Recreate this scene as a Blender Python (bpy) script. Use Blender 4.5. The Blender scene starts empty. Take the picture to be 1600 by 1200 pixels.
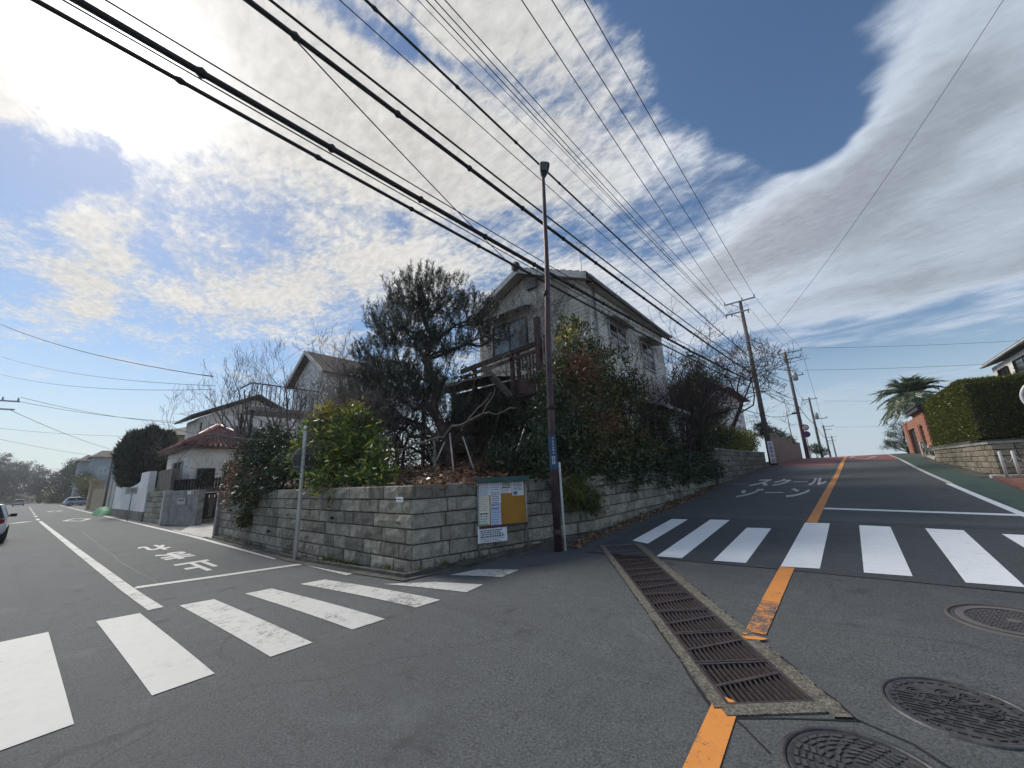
import bpy, bmesh, math, random
import numpy as np
from mathutils import Vector, Matrix

# ------------------------------------------------------------------ camera, sky, sun, exposure
scene = bpy.context.scene
COL = scene.collection
R = math.radians
PI = math.pi
CAM_H = 1.7
pitch, roll, head = R(13.5), R(2.6), R(39.0)
fwd0 = Vector((-math.sin(head), math.cos(head), 0)); right0 = Vector((math.cos(head), math.sin(head), 0)); up0 = Vector((0, 0, 1))
fw = fwd0 * math.cos(pitch) + up0 * math.sin(pitch)
upv = up0 * math.cos(pitch) - fwd0 * math.sin(pitch)
rt = right0 * math.cos(roll) - upv * math.sin(roll)
up = upv * math.cos(roll) + right0 * math.sin(roll)
cd = bpy.data.cameras.new('camera'); cam = bpy.data.objects.new('camera', cd); COL.objects.link(cam)
cam.matrix_world = Matrix(((rt.x, up.x, -fw.x, 0), (rt.y, up.y, -fw.y, 0), (rt.z, up.z, -fw.z, CAM_H), (0, 0, 0, 1)))
cd.sensor_width = 36; cd.lens = 13.5; cd.clip_start = 0.05; cd.clip_end = 6000
scene.camera = cam
scene.view_settings.view_transform = 'Standard'; scene.view_settings.look = 'None'
scene.view_settings.exposure = 0.42; scene.view_settings.gamma = 1
scene.view_settings.use_curve_mapping = False
scene.cycles.max_bounces = 6; scene.cycles.transparent_max_bounces = 8; scene.cycles.caustics_reflective = False; scene.cycles.caustics_refractive = False

SUN = Vector((-0.748, -0.009, 0.664)).normalized()
sd = bpy.data.lights.new('sun', 'SUN'); sd.energy = 2.5; sd.angle = R(18); sd.color = (1.0, 0.95, 0.87)
so = bpy.data.objects.new('sun', sd); COL.objects.link(so)
so.rotation_euler = SUN.to_track_quat('Z', 'Y').to_euler(); so.location = SUN * 60

W = bpy.data.worlds.new('World'); scene.world = W; W.use_nodes = True
wt = W.node_tree; wt.nodes.clear(); WL = wt.links.new
def wn(t, **kw):
    n = wt.nodes.new(t)
    for k, v in kw.items():
        setattr(n, k, v)
    return n
def wmath(op, a, b=None, c=None, clamp=False):
    n = wn('ShaderNodeMath', operation=op, use_clamp=clamp)
    for i, v in enumerate((a, b, c)):
        if v is None: continue
        if isinstance(v, (int, float)): n.inputs[i].default_value = v
        else: WL(v, n.inputs[i])
    return n.outputs[0]
def wrange(v, a, b, lo=0.0, hi=1.0, smooth=True):
    n = wn('ShaderNodeMapRange', interpolation_type='SMOOTHSTEP' if smooth else 'LINEAR')
    WL(v, n.inputs['Value'])
    for k, q in (('From Min', a), ('From Max', b), ('To Min', lo), ('To Max', hi)): n.inputs[k].default_value = q
    return n.outputs[0]
sky = wn('ShaderNodeTexSky', sky_type='NISHITA', sun_disc=False)
sky.sun_elevation = math.asin(SUN.z); sky.sun_rotation = math.atan2(SUN.x, SUN.y); sky.altitude = 20; sky.air_density = 1.0; sky.dust_density = 0.25; sky.ozone_density = 1.6
bg_sky = wn('ShaderNodeBackground'); bg_sky.inputs['Strength'].default_value = 0.08
shs = wn('ShaderNodeHueSaturation'); shs.inputs['Saturation'].default_value = 1.12; WL(sky.outputs[0], shs.inputs['Color']); WL(shs.outputs[0], bg_sky.inputs['Color'])
tc = wn('ShaderNodeTexCoord'); sep = wn('ShaderNodeSeparateXYZ'); WL(tc.outputs['Generated'], sep.inputs[0])
zc = wmath('MAXIMUM', sep.outputs[2], 0.03)
# the cloud sheet: plan position of each sky direction on a plane one unit overhead
cu = wmath('DIVIDE', sep.outputs[0], zc); cv = wmath('DIVIDE', sep.outputs[1], zc)
cmb = wn('ShaderNodeCombineXYZ'); WL(cu, cmb.inputs[0]); WL(cv, cmb.inputs[1])
def wnoise(scale, detail, rough, vec, dist=0.0, off=(0, 0, 0), stretch=(1, 1, 1), rot=0.0):
    m = wn('ShaderNodeMapping'); WL(vec, m.inputs[0]); m.inputs['Location'].default_value = off; m.inputs['Scale'].default_value = stretch; m.inputs['Rotation'].default_value = (0, 0, rot)
    n = wn('ShaderNodeTexNoise'); n.inputs['Scale'].default_value = scale; n.inputs['Detail'].default_value = detail
    n.inputs['Roughness'].default_value = rough; n.inputs['Distortion'].default_value = dist
    WL(m.outputs[0], n.inputs['Vector']); return n
warp = wnoise(2.2, 3, 0.5, cmb.outputs[0], off=(3.1, 1.7, 0))
wsub = wn('ShaderNodeVectorMath', operation='MULTIPLY_ADD'); WL(warp.outputs['Color'], wsub.inputs[0]); wsub.inputs[1].default_value = (0.42, 0.42, 0); wsub.inputs[2].default_value = (-0.21, -0.21, 0)
wadd = wn('ShaderNodeVectorMath', operation='ADD'); WL(cmb.outputs[0], wadd.inputs[0]); WL(wsub.outputs[0], wadd.inputs[1])
PW = wadd.outputs[0]
# where the sheet is thick (+) or open (-): centre, half sizes, turn, weight
CLOUDS = [
    (-1.02, 0.22, 0.66, 0.40, 1.0, 0.58), (-0.66, 0.84, 0.52, 0.26, 1.0, 0.62), (-1.9, 0.75, 1.2, 0.40, 0.35, 0.36),
    (-2.7, 0.02, 0.9, 0.16, 0.1, 0.40), (-1.15, -0.30, 0.5, 0.3, 0.3, 0.4),
    (-1.80, -0.10, 0.50, 0.17, 0.15, -0.45), (-0.57, 0.40, 0.34, 0.035, 1.05, -0.4), (-0.36, 0.56, 0.34, 0.16, 1.05, 0.55),
    (0.0, 0.95, 0.50, 0.24, 1.25, -1.0), (0.17, 1.33, 0.36, 0.19, 1.2, -0.85),
    (0.42, 1.42, 0.55, 0.17, 1.85, 0.62), (0.05, 2.0, 1.15, 0.34, 2.5, 0.66), (0.75, 2.6, 1.2, 0.8, 0.6, 0.62), (0.1, 3.2, 1.2, 0.4, 0.2, 0.45),
    (0.3, 5.6, 3.2, 1.1, 0.1, -0.35), (-6.0, 0.5, 3.0, 2.0, 0.2, -0.25), (-1.0, 1.9, 0.7, 0.5, 0.6, 0.3)]
dens = None
for (x, y, a, b, r, wgt) in CLOUDS:
    m = wn('ShaderNodeMapping', vector_type='TEXTURE'); WL(PW, m.inputs[0])
    m.inputs['Location'].default_value = (x, y, 0); m.inputs['Rotation'].default_value = (0, 0, r); m.inputs['Scale'].default_value = (a, b, 1)
    ln = wn('ShaderNodeVectorMath', operation='LENGTH'); WL(m.outputs[0], ln.inputs[0])
    g = wrange(ln.outputs['Value'], 0.25, 1.35, wgt, 0.0)
    dens = g if dens is None else wmath('ADD', dens, g)
dt = wn('ShaderNodeVectorMath', operation='DOT_PRODUCT'); WL(tc.outputs['Generated'], dt.inputs[0]); dt.inputs[1].default_value = SUN
sdot = dt.outputs['Value']
n1 = wnoise(1.7, 9, 0.62, cmb.outputs[0], 0.25, (5.2, 2.4, 0), (1, 1.5, 1), 0.5)
n2 = wnoise(7.0, 7, 0.62, cmb.outputs[0], 0.35, (1.2, 7.4, 0), (1, 1.5, 1), 0.9)
d1 = wmath('MULTIPLY_ADD', n1.outputs[0], 1.5, -0.60)
d2 = wmath('MULTIPLY_ADD', n2.outputs[0], wrange(sdot, 0.1, 0.7, 0.16, 0.80), wrange(sdot, 0.1, 0.7, -0.08, -0.40))
n3 = wnoise(19.0, 6, 0.62, cmb.outputs[0], 0.3, (4.2, 1.4, 0), (1, 1.7, 1), 0.7)
d3 = wmath('MULTIPLY', wmath('MULTIPLY_ADD', n3.outputs[0], 1.0, -0.5), wrange(sdot, 0.25, 0.75, 0.05, 0.75))
D = wmath('ADD', wmath('ADD', wmath('ADD', dens, d1), d2), d3)
alpha = wrange(D, -0.06, 0.60)
hz = wrange(sep.outputs[2], 0.04, 0.22, 0.30, 1.0)
alpha = wmath('MULTIPLY', alpha, hz)
bright = wmath('ADD', wmath('ADD', wrange(sdot, 0.0, 0.92, 0.34, 0.49), wrange(sdot, -0.7, -0.02, 0.55, 0.0)), wmath('MULTIPLY', wrange(sdot, 0.15, 0.6, 0.35, 1.0), wmath('ADD', wmath('MULTIPLY_ADD', n1.outputs[0], 0.34, -0.17), wmath('MULTIPLY_ADD', n3.outputs[0], 0.42, -0.21))))
thick = wmath('MULTIPLY', wrange(D, 0.25, 1.2, 0.20, -0.06), wrange(sdot, 0.3, 0.75, 1.0, 0.3))
bright = wmath('ADD', bright, thick)
glow = wmath('MULTIPLY', wmath('POWER', wmath('MAXIMUM', sdot, 0.0), 60.0), 0.30)
core = wmath('MULTIPLY', wmath('POWER', wmath('MAXIMUM', sdot, 0.0), 300.0), 1.6)
glow = wmath('ADD', glow, core)
ccol = wn('ShaderNodeMix', data_type='RGBA'); WL(wrange(sdot, 0.1, 0.95), ccol.inputs['Factor']); ccol.inputs['A'].default_value = (0.84, 0.95, 1.12, 1); ccol.inputs['B'].default_value = (1.02, 1.0, 0.96, 1)
cs = wn('ShaderNodeVectorMath', operation='SCALE'); WL(ccol.outputs['Result'], cs.inputs[0]); WL(wmath('ADD', bright, glow), cs.inputs['Scale'])
bg_cloud = wn('ShaderNodeBackground'); bg_cloud.inputs['Strength'].default_value = 1.0; WL(cs.outputs[0], bg_cloud.inputs['Color'])
hzf = wrange(sep.outputs[2], -0.02, 0.30, 0.85, 0.0)                       # hazy air low down
bg_hz = wn('ShaderNodeBackground'); bg_hz.inputs['Strength'].default_value = 1.0
hcol = wn('ShaderNodeMix', data_type='RGBA'); WL(wrange(sdot, 0.0, 0.7), hcol.inputs['Factor']); hcol.inputs['A'].default_value = (0.42, 0.52, 0.62, 1); hcol.inputs['B'].default_value = (0.46, 0.53, 0.56, 1); WL(hcol.outputs['Result'], bg_hz.inputs['Color'])
mh = wn('ShaderNodeMixShader'); WL(hzf, mh.inputs[0]); WL(bg_sky.outputs[0], mh.inputs[1]); WL(bg_hz.outputs[0], mh.inputs[2])
mx = wn('ShaderNodeMixShader'); WL(alpha, mx.inputs[0]); WL(mh.outputs[0], mx.inputs[1]); WL(bg_cloud.outputs[0], mx.inputs[2])
wo = wn('ShaderNodeOutputWorld'); WL(mx.outputs[0], wo.inputs['Surface'])

# ------------------------------------------------------------------ helpers
rng = random.Random(7)
_ky = [-400, -.3, 14, 24, 30, 35, 42, 48, 54, 60, 70, 90, 130, 400]
_kz = [0, 0, .572, 1.06, 1.42, 1.70, 1.97, 2.12, 2.20, 2.205, 2.0, 1.2, -.3, -.3]
_gy = np.linspace(-40, 200, 2401)
_gs = np.convolve(np.pad(np.interp(_gy, _ky, _kz), 30, mode='edge'), np.ones(61) / 61, 'valid')
def gz(x, y):                                    # height of the road surface
    t = np.clip((np.asarray(x, float) + 11.0) / 6.6, 0, 1)
    return np.interp(y, _gy, _gs) * (t * t * (3 - 2 * t))
BASE = {}
def tag(o, label=None, cat=None, group=None, kind=None):
    if label: o['label'] = label
    if cat: o['category'] = cat
    if group: o['group'] = group
    if kind: o['kind'] = kind
    return o
def thing(name, label, cat, loc=(0, 0, 0), group=None, rz=0.0):
    o = bpy.data.objects.new(name, None); COL.objects.link(o); o.location = loc; o.empty_display_size = 0.2
    o.rotation_euler = (0, 0, rz)
    BASE[o.name] = Vector(loc)
    return tag(o, label, cat, group)
def link(name, me, parent=None, loc=None):
    o = bpy.data.objects.new(name, me); COL.objects.link(o)
    if parent is not None: o.parent = parent
    if loc is not None: o.location = loc
    return o
def local(parent):
    return BASE.get(parent.name, Vector((0, 0, 0))) if parent is not None else Vector((0, 0, 0))
def copy_tree(o, parent=None):
    c = o.copy(); COL.objects.link(c)
    if parent is not None: c.parent = parent
    for ch in list(o.children):
        copy_tree(ch, c)
    return c

class MB:
    def __init__(self): self.v = []; self.f = []
    def add(self, vs, fs):
        n = len(self.v); self.v += [tuple(p) for p in vs]; self.f += [tuple(i + n for i in f) for f in fs]; return self
    def box(self, x0, x1, y0, y1, z0, z1):
        return self.hexa([(x0, y0, z0), (x1, y0, z0), (x1, y1, z0), (x0, y1, z0), (x0, y0, z1), (x1, y0, z1), (x1, y1, z1), (x0, y1, z1)])
    def hexa(self, p):
        return self.add(p, [(0, 3, 2, 1), (4, 5, 6, 7), (0, 1, 5, 4), (1, 2, 6, 5), (2, 3, 7, 6), (3, 0, 4, 7)])
    def obox(self, c, ux, uy, uz, sx, sy, sz):       # oriented box about a centre, full sizes
        c = Vector(c); ux = Vector(ux) * sx / 2; uy = Vector(uy) * sy / 2; uz = Vector(uz) * sz / 2
        return self.hexa([c - ux - uy - uz, c + ux - uy - uz, c + ux + uy - uz, c - ux + uy - uz, c - ux - uy + uz, c + ux - uy + uz, c + ux + uy + uz, c - ux + uy + uz])
    def beam(self, a, b, w, h=None, upref=(0, 0, 1)):
        a = Vector(a); b = Vector(b); d = (b - a); L = d.length; d.normalize()
        s = d.cross(Vector(upref))
        if s.length < 1e-4: s = d.cross(Vector((0, 1, 0)))
        s.normalize(); u = s.cross(d)
        return self.obox((a + b) / 2, d, s, u, L, w, h or w)
    def quad(self, *p): return self.add(p, [tuple(range(len(p)))])
    def tube(self, path, rad, n=8, cap=True):
        P = [Vector(p) for p in path]
        if not hasattr(rad, '__len__'): rad = [rad] * len(P)
        rings = []; ref = None; base = len(self.v)
        for i, p in enumerate(P):
            d = (P[min(i + 1, len(P) - 1)] - P[max(i - 1, 0)])
            if d.length < 1e-9: d = Vector((0, 0, 1))
            d.normalize()
            if ref is None: ref = d.orthogonal().normalized()
            s = (ref - d * ref.dot(d))
            s = s.normalized() if s.length > 1e-5 else d.orthogonal().normalized()
            t = d.cross(s); ref = s
            for k in range(n):
                a = 2 * PI * k / n
                self.v.append(tuple(p + (s * math.cos(a) + t * math.sin(a)) * rad[i]))
        for i in range(len(P) - 1):
            for k in range(n):
                k2 = (k + 1) % n
                self.f.append((base + i * n + k, base + i * n + k2, base + (i + 1) * n + k2, base + (i + 1) * n + k))
        if cap:
            self.f.append(tuple(base + k for k in range(n))[::-1]); e = base + (len(P) - 1) * n
            self.f.append(tuple(e + k for k in range(n)))
        return self
    def disc(self, c, r0, r1, z0, z1, n=32, ax=None):   # solid of revolution: list of (r,z) about z
        return self.lathe(c, [(r0, z0), (r1, z1)], n)
    def lathe(self, c, prof, n=24, cap=True):
        base = len(self.v); c = Vector(c)
        for (r, z) in prof:
            for k in range(n):
                a = 2 * PI * k / n; self.v.append((c.x + r * math.cos(a), c.y + r * math.sin(a), c.z + z))
        for i in range(len(prof) - 1):
            for k in range(n):
                k2 = (k + 1) % n; self.f.append((base + i * n + k, base + i * n + k2, base + (i + 1) * n + k2, base + (i + 1) * n + k))
        if cap:
            self.f.append(tuple(base + k for k in range(n))[::-1]); e = base + (len(prof) - 1) * n; self.f.append(tuple(e + k for k in range(n)))
        return self
    def mesh(self, name, mat, smooth=False, off=Vector((0, 0, 0))):
        me = bpy.data.meshes.new(name)
        me.from_pydata([(p[0] - off[0], p[1] - off[1], p[2] - off[2]) for p in self.v], [], self.f)
        me.update()
        for m in (mat if isinstance(mat, (list, tuple)) else [mat]): me.materials.append(m)
        if smooth: me.polygons.foreach_set('use_smooth', [True] * len(me.polygons))
        return me
    def build(self, name, mat, parent=None, smooth=False, kind=None):
        o = link(name, self.mesh(name, mat, smooth, local(parent)), parent)
        if parent is not None: BASE[o.name] = local(parent)
        if kind: o['kind'] = kind
        return o
def bevel(o, w=0.01, seg=2):
    m = o.modifiers.new('bevel', 'BEVEL'); m.width = w; m.segments = seg; m.limit_method = 'ANGLE'; return o

def np_mesh(name, V, F, mat, parent=None, smooth=False, kind=None):   # V (n,3), F (m,k) numpy
    V = np.asarray(V, np.float32); F = np.asarray(F, np.int32)
    off = local(parent); V = V - np.array([off.x, off.y, off.z], np.float32)
    me = bpy.data.meshes.new(name); k = F.shape[1]
    me.vertices.add(len(V)); me.vertices.foreach_set('co', V.ravel())
    me.loops.add(F.size); me.loops.foreach_set('vertex_index', F.ravel())
    me.polygons.add(len(F)); me.polygons.foreach_set('loop_start', np.arange(0, F.size, k, dtype=np.int32))
    if smooth: me.polygons.foreach_set('use_smooth', np.ones(len(F), bool))
    me.update(calc_edges=True); me.validate()
    me.materials.append(mat)
    o = link(name, me, parent)
    if parent is not None: BASE[o.name] = off
    if kind: o['kind'] = kind
    return o

# ------------------------------------------------------------------ materials
def hexs(c): return (c[0], c[1], c[2], 1.0)
class Mat:
    def __init__(self, name):
        self.m = bpy.data.materials.new(name); self.m.use_nodes = True; self.t = self.m.node_tree
        self.p = self.t.nodes['Principled BSDF']; self.o = self.t.nodes['Material Output']
    def n(self, t, **kw):
        n = self.t.nodes.new(t)
        for k, v in kw.items(): setattr(n, k, v)
        return n
    def l(self, a, b): self.t.links.new(a, b)
    def coord(self, scale=(1, 1, 1), which='Object'):
        c = self.n('ShaderNodeTexCoord'); mp = self.n('ShaderNodeMapping'); self.l(c.outputs[which], mp.inputs[0]); mp.inputs['Scale'].default_value = scale
        if which == 'Object':
            oi = self.n('ShaderNodeObjectInfo'); ad = self.n('ShaderNodeVectorMath', operation='ADD'); sc_ = self.n('ShaderNodeVectorMath', operation='SCALE')
            self.l(oi.outputs['Random'], sc_.inputs[0]); sc_.inputs['Scale'].default_value = 37.0
            self.l(mp.outputs[0], ad.inputs[0]); self.l(sc_.outputs[0], ad.inputs[1]); return ad.outputs[0]
        return mp.outputs[0]
    def noise(self, scale, detail=4, rough=0.55, vec=None, dist=0.0):
        n = self.n('ShaderNodeTexNoise'); n.inputs['Scale'].default_value = scale; n.inputs['Detail'].default_value = detail; n.inputs['Roughness'].default_value = rough; n.inputs['Distortion'].default_value = dist
        self.l(vec if vec is not None else self.coord(), n.inputs['Vector']); return n.outputs[0]
    def rng(self, v, a, b, lo=0.0, hi=1.0):
        n = self.n('ShaderNodeMapRange', interpolation_type='SMOOTHSTEP'); self.l(v, n.inputs['Value'])
        for k, q in (('From Min', a), ('From Max', b), ('To Min', lo), ('To Max', hi)): n.inputs[k].default_value = q
        return n.outputs[0]
    def mix(self, f, a, b, mode='MIX'):
        n = self.n('ShaderNodeMix', data_type='RGBA', blend_type=mode)
        if isinstance(f, (int, float)): n.inputs['Factor'].default_value = f
        else: self.l(f, n.inputs['Factor'])
        for k, q in (('A', a), ('B', b)):
            if isinstance(q, tuple): n.inputs[k].default_value = hexs(q)
            else: self.l(q, n.inputs[k])
        return n.outputs['Result']
    def math(self, op, a, b=None):
        n = self.n('ShaderNodeMath', operation=op)
        for i, v in enumerate((a, b)):
            if v is None: continue
            if isinstance(v, (int, float)): n.inputs[i].default_value = v
            else: self.l(v, n.inputs[i])
        return n.outputs[0]
    def color(self, c):
        if isinstance(c, tuple): self.p.inputs['Base Color'].default_value = hexs(c)
        else: self.l(c, self.p.inputs['Base Color'])
        return self
    def rough(self, r, metal=0.0, spec=0.5):
        if isinstance(r, (int, float)): self.p.inputs['Roughness'].default_value = r
        else: self.l(r, self.p.inputs['Roughness'])
        self.p.inputs['Metallic'].default_value = metal; self.p.inputs['Specular IOR Level'].default_value = spec; return self
    def bump(self, h, dist=0.01, strength=1.0):
        b = self.n('ShaderNodeBump'); b.inputs['Distance'].default_value = dist; b.inputs['Strength'].default_value = strength
        self.l(h, b.inputs['Height']); self.l(b.outputs[0], self.p.inputs['Normal']); return self
def simple(name, c, r=0.6, var=0.25, scale=6.0, metal=0.0, bump=0.0, objvar=0.0, dirt=None, bscale=None, spec=0.4):
    m = Mat(name); v = m.coord()
    nz = m.noise(scale, 6, 0.6, v)
    dark = tuple(q * (1 - var) for q in c); light = tuple(min(1, q * (1 + var)) for q in c)
    col = m.mix(m.rng(nz, 0.3, 0.7), dark, light)
    if dirt:
        dn = m.noise(scale * 0.35, 7, 0.65, v, 0.4); col = m.mix(m.rng(dn, 0.48, 0.72), col, dirt)
    if objvar:
        oi = m.n('ShaderNodeObjectInfo'); mv = m.math('MULTIPLY_ADD', oi.outputs['Random'], 2 * objvar); m.t.nodes[-1].inputs[2].default_value = 1 - objvar
        hs = m.n('ShaderNodeHueSaturation'); m.l(col, hs.inputs['Color']); m.l(mv, hs.inputs['Value']); col = hs.outputs[0]
    m.color(col).rough(r, metal, spec)
    if bump: m.bump(m.noise(bscale or scale * 4, 5, 0.6, v), bump)
    return m.m
def leafmat(name, cols, trans=0.25, rough=0.5, pos=None):
    cols = [tuple(min(.6, q * 1.6) for q in c) for c in cols]
    m = Mat(name); g = m.n('ShaderNodeNewGeometry'); rp = m.n('ShaderNodeValToRGB'); m.l(g.outputs['Random Per Island'], rp.inputs[0])
    e = rp.color_ramp.elements
    pos = pos or [i / max(1, len(cols) - 1) for i in range(len(cols))]
    while len(e) < len(cols): e.new(0.5)
    for i, c in enumerate(cols): e[i].position = pos[i]; e[i].color = hexs(c)
    m.color(rp.outputs[0]).rough(min(rough, 0.38), 0, 0.5)
    tr = m.n('ShaderNodeBsdfTranslucent'); m.l(rp.outputs[0], tr.inputs['Color']); ms = m.n('ShaderNodeMixShader'); ms.inputs[0].default_value = trans
    m.l(m.p.outputs[0], ms.inputs[1]); m.l(tr.outputs[0], ms.inputs[2]); m.l(ms.outputs[0], m.o.inputs['Surface'])
    return m.m
def asphalt_color(m, v, tint=(1, 1, 1)):
    fine = m.noise(62, 4, 0.8, v); mid = m.noise(7, 5, 0.6, v); big = m.noise(0.45, 5, 0.6, v, 0.6)
    base = m.mix(m.rng(fine, 0.34, 0.68), tuple(0.030 * t for t in tint), tuple(0.155 * t for t in tint))
    base = m.mix(m.rng(mid, 0.3, 0.75, 0.0, 0.4), base, tuple(0.12 * t for t in tint))
    base = m.mix(m.rng(big, 0.35, 0.7, 0.0, 0.45), base, tuple(0.072 * t for t in tint))
    oil = m.noise(1.9, 4, 0.55, v, 0.3); base = m.mix(m.rng(oil, 0.60, 0.74, 0.0, 0.62), base, tuple(0.036 * t for t in tint)); dust = m.noise(0.9, 6, 0.7, v, 0.5); base = m.mix(m.rng(dust, 0.54, 0.76, 0.0, 0.5), base, tuple(0.16 * t for t in tint))
    st = m.noise(160, 2, 0.5, v); base = m.mix(m.rng(st, 0.66, 0.74), base, tuple(0.34 * t for t in tint))
    return base, fine
def wcoord(m):
    c = m.n('ShaderNodeTexCoord'); return c.outputs['Object']
def make_asphalt(name, tint=(0.91, 0.97, 1.0)):
    m = Mat(name); v = wcoord(m); c, fine = asphalt_color(m, v, tint)
    # tyre-worn streaks and old patch stains
    mp = m.n('ShaderNodeMapping'); m.l(v, mp.inputs[0]); mp.inputs['Scale'].default_value = (0.12, 1.6, 1)
    stn = m.noise(1.2, 6, 0.65, mp.outputs[0], 0.3); c = m.mix(m.rng(stn, 0.52, 0.75, 0, 0.35), c, (0.035, 0.035, 0.037))
    cr = m.n('ShaderNodeTexVoronoi', feature='DISTANCE_TO_EDGE'); cr.inputs['Scale'].default_value = 0.33
    wv = m.n('ShaderNodeTexNoise'); wv.inputs['Scale'].default_value = 1.4; wv.inputs['Detail'].default_value = 6; m.l(v, wv.inputs['Vector'])
    ad = m.n('ShaderNodeVectorMath', operation='MULTIPLY_ADD'); m.l(wv.outputs['Color'], ad.inputs[0]); ad.inputs[1].default_value = (0.7, 0.7, 0); m.l(v, ad.inputs[2]); m.l(ad.outputs[0], cr.inputs['Vector'])
    msk = m.rng(m.noise(0.3, 2, 0.5, v), 0.47, 0.6)
    line = m.math('MULTIPLY', m.rng(cr.outputs['Distance'], 0.0, 0.006, 0.40, 0.0), msk)
    c = m.mix(line, c, (0.016, 0.016, 0.017))
    m.color(c).rough(0.82, 0, 0.35); m.bump(fine, 0.006, 0.7)
    return m.m
def make_paint(name, c, wear=0.5, edge=(0.07, 0.07, 0.073), dirty=0.25):
    m = Mat(name); v = wcoord(m)
    under, fine = asphalt_color(m, v)
    big = m.noise(1.3, 6, 0.65, v, 0.5); sp = m.noise(55, 3, 0.7, v); mid = m.noise(9, 5, 0.7, v, 0.4)
    paint = m.mix(m.rng(mid, 0.35, 0.8, 0, dirty), c, tuple(q * 0.62 for q in c))
    paint = m.mix(m.rng(big, 0.45, 0.7, 0, dirty * 0.8), paint, tuple(q * 0.75 for q in c))
    w = m.math('ADD', m.math('MULTIPLY', sp, 0.55), m.math('MULTIPLY', mid, 0.5))
    w = m.math('ADD', w, m.math('MULTIPLY', big, 0.45))
    lo = 1.02 - wear * 0.42
    col = m.mix(m.rng(w, lo - .03, lo + 0.10), paint, under)
    m.color(col).rough(0.65, 0, 0.4); m.bump(fine, 0.004, 0.5)
    return m.m
M = {}
M['asphalt'] = make_asphalt('asphalt')
M['asphalt_patch'] = make_asphalt('asphalt_patch', (0.68, 0.75, 0.80))
M['red_asphalt'] = make_asphalt('red_asphalt', (2.6, 1.05, 1.0))
M['green_asphalt'] = make_asphalt('green_asphalt', (0.65, 1.05, 0.85))
M['white_paint'] = make_paint('white_paint', (0.55, 0.545, 0.52), 0.30)
M['old_white_paint'] = make_paint('old_white_paint', (0.53, 0.525, 0.50), 0.53, dirty=0.35)
M['fresh_white_paint'] = make_paint('fresh_white_paint', (0.86, 0.875, 0.88), 0.30, dirty=0.2)
M['orange_paint'] = make_paint('orange_paint', (0.70, 0.27, 0.06), 0.42)
M['worn_orange_paint'] = make_paint('worn_orange_paint', (0.66, 0.25, 0.06), 0.66)
M['ground'] = simple('ground', (0.10, 0.09, 0.07), 0.95, 0.3, 0.3)
M['soil'] = simple('soil', (0.085, 0.045, 0.03), 0.95, 0.5, 5.0, bump=0.03)
M['concrete'] = simple('concrete', (0.30, 0.29, 0.27), 0.85, 0.22, 5.0, bump=0.006, dirt=(0.13, 0.125, 0.11), bscale=60)
M['gutter'] = simple('gutter', (0.10, 0.095, 0.085), 0.9, 0.4, 4.0, bump=0.01, dirt=(0.035, 0.04, 0.025), bscale=40)
M['pale_concrete'] = simple('pale_concrete', (0.52, 0.50, 0.46), 0.85, 0.15, 3.0, bump=0.004, dirt=(0.28, 0.27, 0.25), bscale=60)
M['black_pit'] = simple('black_pit', (0.012, 0.011, 0.010), 0.9, 0.4, 8.0)  # near-black base colour for the drain channel and some weep pipes
def make_stone(name, c, moss, objvar=0.28):
    m = Mat(name); v = m.coord()
    a = m.noise(5, 7, 0.65, v, 0.3); b = m.noise(28, 5, 0.7, v); mp = m.n('ShaderNodeMapping'); m.l(v, mp.inputs[0]); mp.inputs['Scale'].default_value = (6, 6, 0.8)
    st = m.noise(2.2, 6, 0.65, mp.outputs[0], 0.3)
    col = m.mix(m.rng(a, 0.3, 0.7), tuple(q * 0.62 for q in c), tuple(q * 1.2 for q in c))
    col = m.mix(m.rng(b, 0.35, 0.75, 0, 0.55), col, tuple(q * 0.5 for q in c))
    col = m.mix(m.rng(st, 0.5, 0.72, 0, 0.7), col, moss)
    oi = m.n('ShaderNodeObjectInfo'); lich = m.noise(1.7, 5, 0.6, v); col = m.mix(m.rng(lich, 0.5, 0.75, 0, 0.4), col, (0.20, 0.15, 0.09)); lic2 = m.noise(2.3, 5, 0.6, v, 0.8); col = m.mix(m.rng(lic2, 0.55, 0.75, 0, 0.45), col, (0.33, 0.34, 0.29)); hs = m.n('ShaderNodeHueSaturation'); m.l(col, hs.inputs['Color'])
    vv = m.n('ShaderNodeMath', operation='MULTIPLY_ADD'); m.l(oi.outputs['Random'], vv.inputs[0]); vv.inputs[1].default_value = 2 * objvar; vv.inputs[2].default_value = 1 - objvar; m.l(vv.outputs[0], hs.inputs['Value'])
    m.color(hs.outputs[0]).rough(0.92, 0, 0.25)
    mp2 = m.n('ShaderNodeMapping'); m.l(v, mp2.inputs[0]); mp2.inputs['Scale'].default_value = (30, 30, 2.5); tool = m.noise(1.0, 4, 0.6, mp2.outputs[0])
    hh = m.math('ADD', m.math('ADD', m.math('MULTIPLY', a, 0.8), m.math('MULTIPLY', b, 0.5)), m.math('MULTIPLY', tool, 0.6)); m.bump(hh, 0.035, 1.0)
    return m.m
M['lip_concrete'] = simple('lip_concrete', (0.17, 0.155, 0.125), 0.95, 0.5, 42.0, bump=0.02, dirt=(0.075, 0.07, 0.06), bscale=60)
M['stone'] = make_stone('stone', (0.355, 0.33, 0.272), (0.12, 0.12, 0.075), 0.36)
M['dark_stone'] = make_stone('dark_stone', (0.25, 0.235, 0.205), (0.07, 0.07, 0.055))
M['tan_stone'] = make_stone('tan_stone', (0.33, 0.29, 0.225), (0.14, 0.12, 0.09))
M['mortar'] = simple('mortar', (0.014, 0.014, 0.011), 0.95, 0.4, 12.0)
M['steel_brown'] = simple('steel_brown', (0.070, 0.042, 0.050), 0.5, 0.3, 5.0, 0.2, dirt=(0.12, 0.07, 0.05))
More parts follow.
